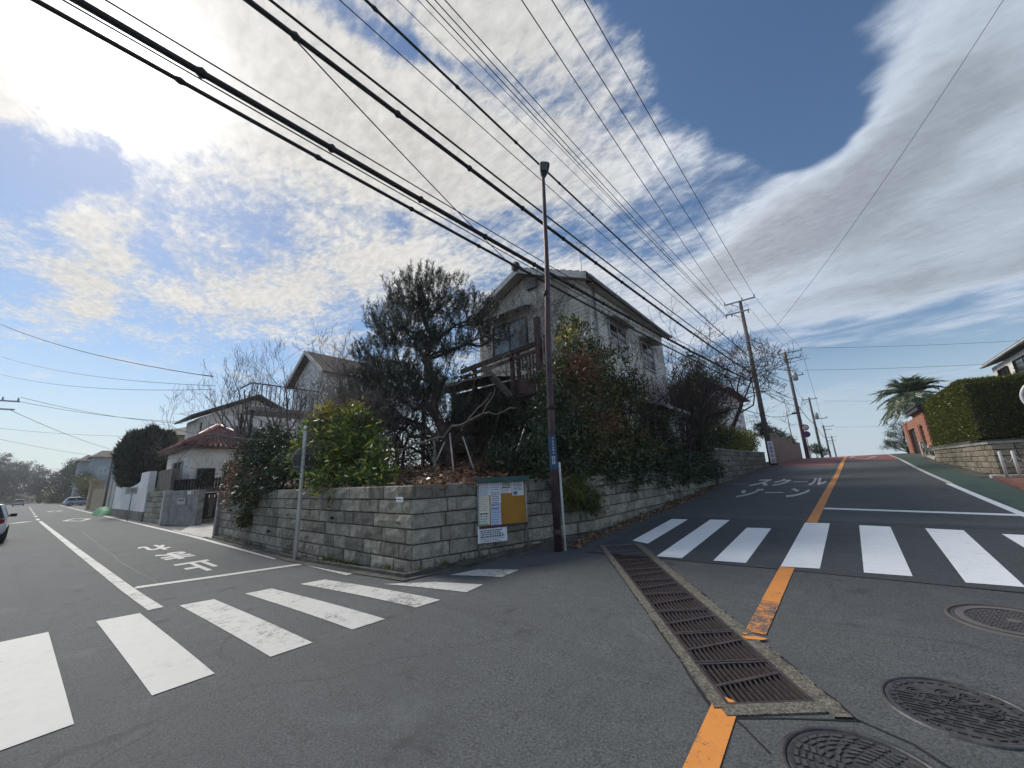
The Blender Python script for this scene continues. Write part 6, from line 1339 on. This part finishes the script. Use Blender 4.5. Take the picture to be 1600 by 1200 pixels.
for z in (2.02, 1.9): mb.obox((bc.x + bN.x * .018, bc.y + bN.y * .018, z), be, bN, (0, 0, 1), .2, .004, .05)
mb.build('print', M['red_ink'], bn_)
mb = MB(); mb.obox((bc.x, bc.y, 1.72), be, bN, (0, 0, 1), .4, .3, .12); mb.build('base', M['black_metal'], bn_)
rs = thing('round_road_sign', 'pair of round road signs on a post beside the second utility pole', 'road sign', (-1.75, 48, 2.1))
mb = MB(); mb.tube([(-1.78, 48.05, 2.0), (-1.78, 48.05, 5.5)], .04, 8); mb.build('post', M['grey_metal'], rs, True)
for z, mt in ((5.12, 'grey'), (4.45, 'red')):
    mb = MB(); c = Vector((-1.72, 47.97, z)); kk = 24; nrm_ = Vector((.1, -1, 0)).normalized(); ex = Vector((nrm_.y, -nrm_.x, 0)) * -1
    ring = lambda r_, d: [tuple(c + ex * math.cos(2 * PI * k / kk) * r_ + Vector((0, 0, math.sin(2 * PI * k / kk) * r_)) + nrm_ * d) for k in range(kk)]
    mb.add(ring(.31, 0) + ring(.31, .02), [tuple(range(kk)), tuple(range(2 * kk - 1, kk - 1, -1))] + [(k, k + kk, (k + 1) % kk + kk, (k + 1) % kk) for k in range(kk)]); d_ = mb.build('disc', M['sign_red'], rs)
    mb = MB(); mb.add(ring(.22, .024), [tuple(range(kk))[::-1]]); mb.build('face', M['sign_blue' if mt == 'red' else 'sign_white'], d_)
    mb = MB(); s_ = Vector((ex.x, ex.y, 0)); mb.obox(c + nrm_ * .03, (s_ + Vector((0, 0, -1))).normalized(), nrm_, (s_ + Vector((0, 0, 1))).normalized(), .42, .006, .06); mb.build('bar', M['sign_red'], d_)
h2 = thing('white_house', 'pale house half hidden behind the cherry trees near the nearest pole', 'house', (-8, 36, 2))
mb = MB(); mb.box(-12, -5.9, 33.6, 42, 1.6, 7.6); mb.build('wall', M['white_wall'], h2)
mb = MB(); mb.hexa([(-12.6, 33, 7.65), (-5.2, 33, 7.65), (-5.2, 42.6, 7.65), (-12.6, 42.6, 7.65), (-9.2, 36, 9.4), (-8.6, 36, 9.4), (-8.6, 39.6, 9.4), (-9.2, 39.6, 9.4)]); mb.build('roof', M['brown_roof'], h2)
window(h2, 35.0, 36.6, -5.9, 5.6, 6.8, 'curtain_glass', 'trim', 'y', 2, .06, 1); window(h2, -9.5, -7.6, 33.6, 5.2, 6.6, 'curtain_glass', 'trim', 'x', 2, .06, -1); window(h2, 38.2, 39.6, -5.9, 5.6, 6.8, 'curtain_glass', 'trim', 'y', 2, .06, 1)
leafy('crest_tree', 'dark small tree at the crest of the uphill road beside the second pole', 'tree', (-1.6, 58, 2.2), [(-1.5, 58, 3.3, .8, .8, .5), (-1.0, 57.5, 2.9, .6, .6, .4)], 60, 30, .14, .07, 'dark_leaf', 'bark', .25, 54, tr=.05)
# ------------------------------------------------------------------ neighbours along the left road
apron = MB(); apron.add([(-22.6, 4.42, .012), (-18.0, 4.42, .012), (-18.1, 9, .05), (-28.5, 9, .05), (-25.2, 5.3, .02)], [(0, 1, 2, 3, 4)]); ap = apron.build('driveway', M['pale_concrete']); ap['kind'] = 'structure'
mb = MB(); mb.box(-23.6, -18.4, 4.28, 4.42, -.1, .03); o = mb.build('kerb', M['pale_concrete']); o['kind'] = 'structure'
terrain('neighbour_garden', [(-60, 5.3), (-28.2, 5.6), (-28.4, 8.6), (-19, 9), (-19, 26), (-60, 26)], 1.45, M['soil'], .05, 3.0)
gp = thing('gate_post', 'slim grey concrete gate post at the left end of the stone wall', 'gate post', (-18.0, 4.62, 0)); mb = MB(); mb.box(-18.16, -17.96, 4.5, 4.72, -.05, 1.58); bevel(mb.build('post', M['concrete'], gp), .02)
gt = thing('driveway_gate', 'dark metal driveway gate set back beside the stone wall', 'gate', (-21, 7.3, 0))
mb = MB(); ga, gb = Vector((-27.7, 7.95, 0)), Vector((-26.0, 5.85, 0)); gd = (gb - ga).normalized(); gn = Vector((gd.y, -gd.x, 0)); gL = (gb - ga).length
for z in (.28, 1.52): mb.beam(ga + Vector((0, 0, z)), gb + Vector((0, 0, z)), .06, .07)
mb.build('gate_frame', M['black_metal'], gt)
for k in range(7):
    a = ga + gd * (gL * k / 7 + .06); b = ga + gd * (gL * (k + 1) / 7 - .06); mb = MB(); mb.beam(a + Vector((0, 0, .9)), b + Vector((0, 0, .9)), .03, 1.15); mb.build('gate_panel', M['grey_wood'] if k in (1, 2, 3, 5) else M['black_metal'], gt)
mb = MB(); mb.beam(ga + gn * .12 + Vector((0, 0, .10)), gb + gn * .12 + Vector((0, 0, .10)), .3, .2); mb.build('sill', M['concrete'], gt)
mb = MB(); mb.beam(ga + Vector((0, 0, 1.68)), gb + Vector((0, 0, 1.68)), .5, .14); mb.build('lintel', M['dark_stone'], gt)
pw = thing('pillar_wall', 'grey rendered gate pillar with a letterbox left of the driveway gate', 'wall', (-26.6, 5.1, 0))
mb = MB(); mb.hexa([(-28.0, 4.86, -.05), (-25.0, 5.42, -.05), (-25.1, 5.7, -.05), (-28.0, 5.7, -.05), (-28.0, 4.86, 1.75), (-25.0, 5.42, 1.75), (-25.1, 5.7, 1.75), (-28.0, 5.7, 1.75)]); mb.build('pillar', M['concrete'], pw)
wd_ = Vector((3.0, .56, 0)).normalized(); wn_ = Vector((wd_.y, -wd_.x, 0)); c0 = Vector((-26.6, 5.12, 1.2))
mb = MB(); mb.obox(c0 + wn_ * .03, wd_, wn_, (0, 0, 1), .9, .06, .32); lb = mb.build('letterbox', M['grey_metal'], pw); mb = MB(); mb.obox(c0 + wn_ * .064 + Vector((0, 0, .05)), wd_, wn_, (0, 0, 1), .6, .006, .05); mb.build('slot', M['black_metal'], lb)
mb = MB(); mb.obox((-25.6, 5.2, 1.62), wd_, wn_, (0, 0, 1), .35, .12, .16); mb.build('name_plate', M['sign_white'], pw)
sw = stone_wall('short rough stone wall between the white walls and the pillar', [(-33.3, 4.66), (-28.1, 4.84)], bz, 1.74, .30, (.5, .95), M['stone'], 41, bump=.02)
mb = MB(); mb.box(-28.35, -28.05, 4.6, 4.95, -.05, 1.78); mb.build('end_post', M['pale_concrete'], sw)
ww = thing('white_wall', 'white rendered wall with a dipping top on a stone footing, left road', 'wall', (-42, 4.7, 0))
mb = MB(); k = 16; x0, x1 = -48.6, -34.2
tops = [2.75 - .62 * math.sin(PI * min(1, i / k * 1.05)) ** .8 + (.25 if i > 13 else 0) + (.25 if i == 0 else 0) for i in range(k + 1)]
for i in range(k + 1):
    x = x0 + (x1 - x0) * i / k; mb.v += [(x, 4.66, .55), (x, 4.66, tops[i]), (x, 4.9, tops[i]), (x, 4.9, .55)]
for i in range(k): b = i * 4; mb.f += [(b, b + 4, b + 5, b + 1), (b + 1, b + 5, b + 6, b + 2), (b + 2, b + 6, b + 7, b + 3)]
mb.f += [(0, 1, 2, 3), (k * 4 + 3, k * 4 + 2, k * 4 + 1, k * 4)]; mb.build('panel', M['white_wall'], ww)
mb = MB(); mb.hexa([(-37.0, 4.62, .55), (-33.4, 4.62, .55), (-33.4, 4.92, .55), (-37, 4.92, .55), (-35.2, 4.62, 3.05), (-31.5, 4.62, 3.05), (-31.5, 4.92, 3.05), (-35.2, 4.92, 3.05)]) if False else mb.box(-36.2, -33.35, 4.60, 4.94, .56, 3.02); mb.build('tall_panel', M['white_wall'], ww)
for i in range(12):
    xa = -48.6 + i * 1.27; mb = MB(); mb.box(xa + .01, xa + 1.25, 4.58, 4.98, -.05, .545); mb.build('footing_stone', M['dark_stone'], ww)
mb = MB(); mb.box(-52.6, -48.7, 4.62, 4.95, -.05, 3.2); mb.box(-50.9, -50.75, 4.56, 4.615, .2, 3.0); mb.build('end_panel', M['pale_concrete'], ww)
cb = MB(); cb.box(-33.2, -29.4, 5.0, 5.35, 1.76, 3.0); tag(cb.build('parapet', M['dark_stone']), 'dark stone parapet block above the short stone wall', 'wall')
df = thing('slat_fence', 'dark slatted fence on the terrace above the gate', 'fence', (-27, 5.6, 1.6)); fa, fb = Vector((-29.3, 5.2, 0)), Vector((-24.2, 7.4, 0))
for k in range(26): p = fa.lerp(fb, k / 25); mb = MB(); mb.beam(p + Vector((0, 0, 1.62)), p + Vector((0, 0, 2.36)), .12, .03, (fb - fa).normalized()); mb.build('slat', M['black_metal'], df)
mb = MB()
for z in (1.75, 2.25): mb.beam(fa + Vector((0, .04, z)), fb + Vector((0, .04, z)), .05, .06)
mb.build('rail', M['black_metal'], df)
leafy('planter_greenery', 'low green plants over the gate lintel', 'plant', (-22, 7.5, 1.75), [(-23, 7.2, 1.95, 1.0, .4, .25), (-20.5, 7.7, 1.95, 1.2, .4, .25)], 60, 24, .12, .05, 'hedge_leaf', 'bark', .2, 61, tr=.02)
leafy('layered_shrub', 'clipped layered dark shrub before the tile roofed house', 'shrub', (-26.5, 8, 1.5), [(-25.6, 8.0, 2.7, 1.2, .6, .35), (-27.5, 7.6, 2.9, 1.2, .6, .35), (-24.2, 8.4, 3.2, .9, .5, .25), (-26.5, 7.6, 2.0, 1.6, .6, .4)], 150, 34, .12, .06, 'dark_leaf', 'bark', .25, 62, tr=.05)
# tile roofed house
th = thing('tile_roof_house', 'old house with a red tiled lower roof beyond the driveway', 'house', (-36, 8, 1.5))
mb = MB(); mb.box(-42, -38, 7.6, 15, 1.4, 7.3); mb.add([(-38, 7.6, 7.3), (-38, 15, 7.3), (-38, 11.3, 9.2), (-42, 7.6, 7.3), (-42, 15, 7.3), (-42, 11.3, 9.2)], [(0, 1, 2), (5, 4, 3)]); mb.build('wall', M['stucco'], th)
for s, (ya, yb) in enumerate(((6.9, 11.3), (15.7, 11.3))):
    mb = MB(); za, zb = 7.2, 9.4; P_ = [(-42.6, ya, za), (-37.2, ya, za), (-37.2, yb, zb), (-42.6, yb, zb)]; mb.hexa(P_ + [(p[0], p[1], p[2] + .16) for p in P_]); mb.build('roof', M['grey_roof'], th)
for (a, b) in ((8.3, 9.2), (10.0, 11.6)): window(th, a, b, -38, 5.5, 6.8, 'curtain_glass', 'trim', 'y', 2, .08, 1)
mb = MB(); mb.tube([(-37.9, 7.75, 6.9), (-37.9, 7.75, 4.6)], .05, 6); mb.tube([(-37.9, 11.9, 7.4), (-37.9, 11.9, 4.0)], .05, 6); mb.build('downpipe', M['black_metal'], th, True)
mb = MB(); mb.box(-38 + .03, -30.9, 6.1, 9.6, 1.4, 4.45); mb.build('wing_wall', M['stucco'], th)
window(th, 6.5, 7.3, -30.9, 2.0, 3.0, 'dark_glass', 'black_metal', 'y', 2, .08, 1); window(th, 7.9, 8.9, -30.9, 2.1, 3.4, 'dark_glass', 'black_metal', 'y', 2, .08, 1); window(th, -35.5, -33.0, 6.1, 1.6, 3.6, 'dark_glass', 'trim', 'x', 2, .08, -1)
# hipped red tile roof of the wing: slab plus rows of rounded tiles
mb = MB(); e = [(-38, 5.5, 4.42), (-30.2, 5.5, 4.42), (-30.2, 10.0, 4.42), (-38, 10.0, 4.42)]; r0, r1 = (-38, 7.75, 5.95), (-33.2, 7.75, 5.95)
mb.add(e + [r0, r1], [(0, 1, 5, 4), (1, 2, 5), (2, 3, 4, 5), (3, 2, 1, 0)]); wr = mb.build('wing_roof', M['red_tile'], th)
def tile_rows(pa, pb, pc, pd, n, r=.10):
    """round cover tiles running from the ridge edge pc-pd down to the eave pa-pb"""
    for i in range(n + 1):
        f = i / n; lo = Vector(pa).lerp(Vector(pb), f); hi = Vector(pd).lerp(Vector(pc), f); mb = MB(); L = (hi - lo).length; k = max(2, int(L / .35)); pts = []; rad = []
        for j in range(k): 
            a = lo.lerp(hi, j / k); b = lo.lerp(hi, (j + .97) / k); pts += [a + Vector((0, 0, .06)), b + Vector((0, 0, .03))]; rad += [r, r * .82]
        mb.tube(pts, rad, 7); mb.build('roof_tile_row', M['red_tile'], wr, True)
tile_rows(e[1], e[2], r1, r1, 16); tile_rows(e[0], e[1], r1, r0, 18)
for a, b in ((e[1], r1), (e[2], r1), (r0, r1)): mb = MB(); mb.tube([Vector(a) + Vector((0, 0, .1)), Vector(b) + Vector((0, 0, .14))], .17, 8); mb.build('ridge_tile', M['red_tile'], wr, True)
mb = MB(); mb.box(-38, -30.25, 5.55, 9.9, 4.30, 4.40); mb.build('eaves_board', M['brown_roof'], th)
ub = thing('tan_house', 'tan walled house with a grey roof just behind the red tiled roof', 'house', (-58, 9, 1.4)); mb = MB(); mb.box(-66, -52, 7.5, 15, 1.4, 7.3); mb.build('wall', M['tan_wall'], ub)
mb = MB(); mb.hexa([(-67, 6.6, 7.3), (-51, 6.6, 7.3), (-51, 16, 7.3), (-67, 16, 7.3), (-62, 11, 9.0), (-55, 11, 9.0), (-55, 12, 9.0), (-62, 12, 9.0)]); mb.build('roof', M['grey_roof'], ub)
window(ub, 8.3, 9.4, -52, 5.2, 6.4, 'dark_glass', 'trim', 'y', 2, .08, 1)
# white gabled house behind the pine
wg = thing('white_gabled_house', 'white gabled house with a brown roof seen through the bare trees', 'house', (-24, 9.5, 1.4)); yf = 9.9; cx = -24.0; pk = 9.75; ez = 7.95; hw = 2.6
mb = MB(); mb.add([(cx - hw + .35, yf, 1.4), (cx + hw - .35, yf, 1.4), (cx + hw - .35, yf, ez + .1), (cx, yf, pk - .15), (cx - hw + .35, yf, ez + .1), (cx - hw + .35, 13.4, 1.4), (cx + hw - .35, 13.4, 1.4), (cx + hw - .35, 13.4, ez + .1), (cx, 13.4, pk - .15), (cx - hw + .35, 13.4, ez + .1)], [(0, 1, 2, 3, 4), (9, 8, 7, 6, 5), (1, 6, 7, 2), (5, 0, 4, 9)]); mb.build('wall', M['white_wall'], wg)
for s in (-1, 1):
    mb = MB(); xe = cx + s * hw; P_ = [(cx, yf - .4, pk - .08), (xe, yf - .4, ez - .08), (xe, 13.8, ez - .08), (cx, 13.8, pk - .08)]; mb.hexa(P_ + [(p[0], p[1], p[2] + .14) for p in P_]); mb.build('roof', M['brown_roof'], wg)
    mb = MB(); mb.hexa([(cx, yf - .46, pk - .16), (xe, yf - .46, ez - .16), (xe, yf - .405, ez - .16), (cx, yf - .405, pk - .16), (cx, yf - .46, pk + .10), (xe, yf - .46, ez + .10), (xe, yf - .405, ez + .10), (cx, yf - .405, pk + .10)]); mb.build('barge_board', M['trim'], wg)
window(wg, cx - .9, cx + .6, yf, 5.4, 6.9, 'curtain_glass', 'trim', 'x', 2, .08, -1); window(wg, 11.2, 12.5, cx + hw - .35, 5.4, 6.9, 'curtain_glass', 'trim', 'y', 2, .08, 1)
bf = thing('balcony_railing', 'dark balcony railing standing before the white gabled house', 'railing', (-24, 7, 5.8)); mb = MB()
mb.box(-24.1, -22.3, 6.4, 9.85, 5.55, 5.75); mb.build('deck', M['concrete'], bf); mb = MB(); mb.box(-22.45, -22.4, 6.4, 9.85, 6.95, 7.0); mb.box(-24.1, -22.4, 6.38, 6.43, 6.95, 7.0); mb.build('rail', M['black_metal'], bf)
for k in range(16):
    y_ = 6.45 + k * .22; mb = MB(); mb.box(-22.44, -22.41, y_, y_ + .03, 5.75, 6.95); mb.build('baluster', M['black_metal'], bf)
for k in range(2): mb = MB(); mb.box(-24 + k * 1.5, -23.85 + k * 1.5, 6.5, 6.62, 1.4, 5.55); mb.build('post', M['black_metal'], bf)
# round clipped conifer behind the white wall
rg = np.random.default_rng(63); rc_ = thing('conifer_clump', 'big rounded dark conifer behind the white wall on the left road', 'tree', (-45, 6.3, 1)); cC = np.array([-45.0, 5.95, 4.35]); n = 26000
d = unit(rg.normal(size=(n, 3))); d[:, 2] = np.abs(d[:, 2]) * np.where(rg.random(n) < .3, -1, 1); lump = 1 + .08 * np.sin(d[:, 0] * 9 + d[:, 2] * 5) + .07 * np.sin(d[:, 1] * 11 + 2); C = cC + d * np.array([2.05, 1.9, 2.35]) * (lump * rg.uniform(.86, 1.04, n))[:, None]
leaf_mesh('crown', C, d * .55 + np.array([0, 0, 1.0]) + rg.normal(size=(n, 3)) * .25, .42, .09, M['pine_leaf'], rc_, rg)
mb = MB(); mb.lathe(cC, [(1.0, -1.9), (1.5, -1.0), (1.6, 0), (1.35, 1.0), (.7, 1.7), (.1, 1.9)], 18); mb.build('inner_twigs', M['bark'], rc_, True); mb = MB(); mb.lathe((-45.2, 5.9, .9), [(.2, 0), (.15, 2)], 10); mb.build('trunk', M['bark'], rc_, True)
# small white place sign, green net, yellow fence and gate posts
ls = thing('street_sign', 'small pale sign plate on a thin post before the white wall', 'sign', (-35.6, 4.2, 0)); mb = MB(); mb.lathe((-35.6, 4.22, 0), [(.035, 0), (.035, 1.75)], 8); mb.build('post', M['grey_metal'], ls, True); mb = MB(); mb.obox((-35.6, 4.17, 1.88), (.75, .66, 0), (.66, -.75, 0), (0, 0, 1), .72, .03, .42); mb.build('panel', M['pale_concrete'], ls)
mb = MB(); mb.obox((-35.575, 4.145, 1.88), (.75, .66, 0), (.66, -.75, 0), (0, 0, 1), .5, .012, .05); mb.obox((-35.575, 4.145, 1.98), (.75, .66, 0), (.66, -.75, 0), (0, 0, 1), .55, .012, .04); mb.build('print', M['concrete'], ls)
nt = thing('rubbish_net', 'green net heaped over rubbish at the kerb on the left road', 'net', (-50.5, 4.25, 0)); mb = MB(); k = 14
for i in range(k + 1):
    for j in range(7):
        u, v = i / k, j / 6; x = -53.5 + 6 * u; y = 3.8 + 1.1 * v; h = .78 * (math.sin(PI * min(1, u * 1.0)) ** .5) * (math.sin(PI * v) ** .5) + .03 * math.sin(i * 2.3 + j); mb.v.append((x, y, max(.01, h * rng.uniform(.78, 1.0))))
for i in range(k):
    for j in range(6): a = i * 7 + j; mb.f.append((a, a + 7, a + 8, a + 1))
mb.build('net', M['green_net'], nt, True)
yf_ = thing('picket_fence', 'yellowish wooden fence beyond the white wall', 'fence', (-60, 4.8, 0))
for i in range(22): x = -68.5 + i * .7; mb = MB(); mb.box(x, x + .5, 4.75, 4.83, .05, 2.3 + .12 * (i % 2)); mb.build('board', M['tan_wall'] if i % 3 else M['pale_wood'], yf_)
mb = MB(); mb.box(-69, -53, 4.84, 4.9, .4, .5); mb.box(-69, -53, 4.84, 4.9, 1.8, 1.9); mb.build('rail', M['old_wood'], yf_)
yp = thing('gate_pillar', 'yellowish square gate pillar left of the wooden fence', 'gate post', (-73, 5, 0)); mb = MB(); mb.box(-74, -72.2, 4.7, 5.8, 0, 3.3); mb.box(-74.15, -72.05, 4.6, 5.9, 3.303, 3.5); mb.build('pillar', M['tan_wall'], yp)
tp = thing('thin_post', 'thin grey utility post before the rounded conifer', 'post', (-54, 4.6, 0)); mb = MB(); mb.tube([(-54, 4.6, 0), (-54, 4.6, 4.9)], [.09, .06], 10); mb.build('post', M['pole_concrete'], tp, True)
mb = MB(); mb.box(-54.1, -53.9, 4.48, 4.72, 4.9, 5.0); mb.build('cap', M['grey_metal'], tp)
# garden beyond: mound, boulders, layered trees, houses
terrain('far_bank', [(-190, 7.2), (-60, 7.2), (-60, 40), (-190, 40)], lambda x, y: .4 + .35 * max(0, y - 8) * .6 + max(0, (-x - 70) * .02), M['ground'], .1, 6)
lowwall = stone_wall('low far stone wall along the left road beyond the parked car', [(-150, 6.3), (-108, 6.1)], bz, 1.7, .55, (1.6, 3.0), M['dark_stone'], 42, .2, .03)
lowwall2 = stone_wall('low stone wall behind the parked pale blue car', [(-104, 7.2), (-78, 6.4)], bz, 2.2, .55, (1.4, 2.6), M['tan_stone'], 43, .2, .03)
for i, (x, y, zc_, r, lab) in enumerate(((-112, 6.9, 4.0, 1.9, 'light'), (-127, 7.0, 5.4, 2.0, 'mid'))):
    leafy('garden_tree', 'cloud pruned garden tree above the far stone wall, %s' % ('nearer, olive green' if i == 0 else 'farther, dark green'), 'tree', (x, y, .8), [(x, y, zc_, r, r * .8, r * .55), (x - 2, y + .4, zc_ - .8, r * .8, r * .7, r * .4), (x + 2, y, zc_ - 1.2, r * .8, r * .7, r * .4)], 130, 30, .28, .13, 'hedge_leaf' if i == 0 else 'dark_leaf', 'bark', .6, 64 + i, 'garden trees along the left road', tr=.14)
leafy('garden_tree', 'tall dark sloping hedge tree in the distance on the left road', 'tree', (-164, 6.4, .3), [(-164, 6.6, 7.0, 3.2, 2.0, 4.6), (-169, 6.0, 5.0, 3.0, 1.8, 3.0), (-158, 7.2, 7.6, 2.4, 1.8, 3.6)], 260, 34, .4, .2, 'dark_leaf', 'bark', .9, 66, 'garden trees along the left road', tr=.25)
leafy('garden_tree', 'small round dark tree near the far bend of the left road', 'tree', (-180, 4.9, .3), [(-180, 5.2, 4.0, 3.0, 1.8, 2.8)], 90, 34, .5, .25, 'dark_leaf', 'bark', .9, 67, 'garden trees along the left road', tr=.25)
fh = thing('far_house', 'distant grey house with two hipped roofs above the garden trees', 'house', (-140, 14, 2)); mb = MB(); mb.box(-154, -146, 6.8, 9.2, 0, 10.2); mb.box(-142, -134, 8.2, 12.5, 0, 10.4); mb.build('wall', M['blue_wall'], fh)
for (xa, xb, ya, yb, z) in ((-155.5, -144.8, 6.0, 10.2, 10.2), (-143.5, -132.8, 7.5, 13.5, 10.4)): mb = MB(); mb.hexa([(xa, ya, z), (xb, ya, z), (xb, yb, z), (xa, yb, z), (xa + 3, ya + 2, z + 1.7), (xb - 3, ya + 2, z + 1.7), (xb - 3, yb - 2, z + 1.7), (xa + 3, yb - 2, z + 1.7)]); mb.build('roof', M['brown_roof'], fh)
window(fh, 8.8, 11.6, -134, 6.2, 8.2, 'curtain_glass', 'trim', 'y', 4, .1, 1); window(fh, -141, -135, 8.2, 6.2, 8.2, 'curtain_glass', 'trim', 'x', 3, .1, -1)
bh = thing('brown_house', 'far reddish brown building end beside the distant hedge tree', 'house', (-178, 9, .5)); mb = MB(); mb.box(-200, -188, 5.6, 12, -.3, 9.5); mb.build('wall', M['brown_roof'], bh); mb = MB(); mb.box(-201, -187, 5, 13, 9.503, 10.0); mb.build('roof', M['grey_roof'], bh)
# wooded rise at the far end of the left road
hill = MB(); nx, ny = 26, 14
for i in range(nx + 1):
    for j in range(ny + 1):
        x = -205 - 130 * j / ny; y = -70 + 110 * i / nx; h = 15 * math.exp(-((y + 22) / 24) ** 2) * min(1, j / 5) ** .8; hill.v.append((x, y, -.4 + h + .4 * math.sin(i * 1.7 + j)))
for i in range(nx):
    for j in range(ny): a = i * (ny + 1) + j; hill.f.append((a, a + 1, a + ny + 2, a + ny + 1))
o = hill.build('hill', M['ground'], None, True); o['kind'] = 'structure'
for i in range(11):
    rgq = random.Random(100 + i); x = -206 - (i % 3) * 16; y = -26 + i * 3.2 + rgq.uniform(-1, 1); h = 9.0 + 8.5 * math.exp(-((y + 16) / 13) ** 2) + rgq.uniform(-.8, .8); zb = (i % 3) * 1.5
    leafy('far_tree', 'greyish tree closing the far left road, %s from the left in its wood' % ('first', 'second', 'third', 'fourth', 'fifth', 'sixth', 'seventh', 'eighth', 'ninth', 'tenth', 'eleventh')[i], 'tree', (x, y, zb), [(x, y, zb + h * .72, 3.2, 3.0, h * .32), (x + 1.0, y + 2.0, zb + h * .5, 2.8, 2.6, h * .3), (x, y - 2.0, zb + h * .55, 2.8, 2.6, h * .3), (x + 1, y, zb + h * .3, 3, 3, h * .25)], 130, 34, .55, .22, 'far_leaf', 'bark', 1.0, 110 + i, 'trees at the far end of the left road', tr=.3)
for i in range(7):
    x = -172 - i * 7.0; y = 4.6 + (i % 3) * .5; leafy('far_shrub', ('dark' if i % 2 else 'lighter green') + ' roadside shrub at the far end of the left road, %s along the row' % ('nearest', 'second', 'third', 'fourth', 'fifth', 'sixth', 'farthest')[i], 'shrub', (x, y, 0), [(x, y, 1.7 + (i % 2) * .8, 2.4, 1.4, 1.6)], 50, 30, .5, .22, 'dark_leaf' if i % 2 else 'hedge_leaf', 'bark', .7, 130 + i, 'shrubs at the far end of the left road', tr=.1)
# ------------------------------------------------------------------ haze over the whole place
mb = MB(); mb.box(-520, 520, -520, 520, -1.7, 42)
hm = bpy.data.materials.new('haze'); hm.use_nodes = True; hn = hm.node_tree; hn.nodes.clear(); ho = hn.nodes.new('ShaderNodeOutputMaterial'); hv = hn.nodes.new('ShaderNodeVolumePrincipled')
hv.inputs['Color'].default_value = (0.86, 0.91, 0.96, 1); hv.inputs['Density'].default_value = 0.0006; hv.inputs['Anisotropy'].default_value = 0.35; hn.links.new(hv.outputs[0], ho.inputs['Volume'])
haze = mb.build('haze', hm); haze['kind'] = 'stuff'; tag(haze, 'thin pale haze filling the air over the streets', 'haze')
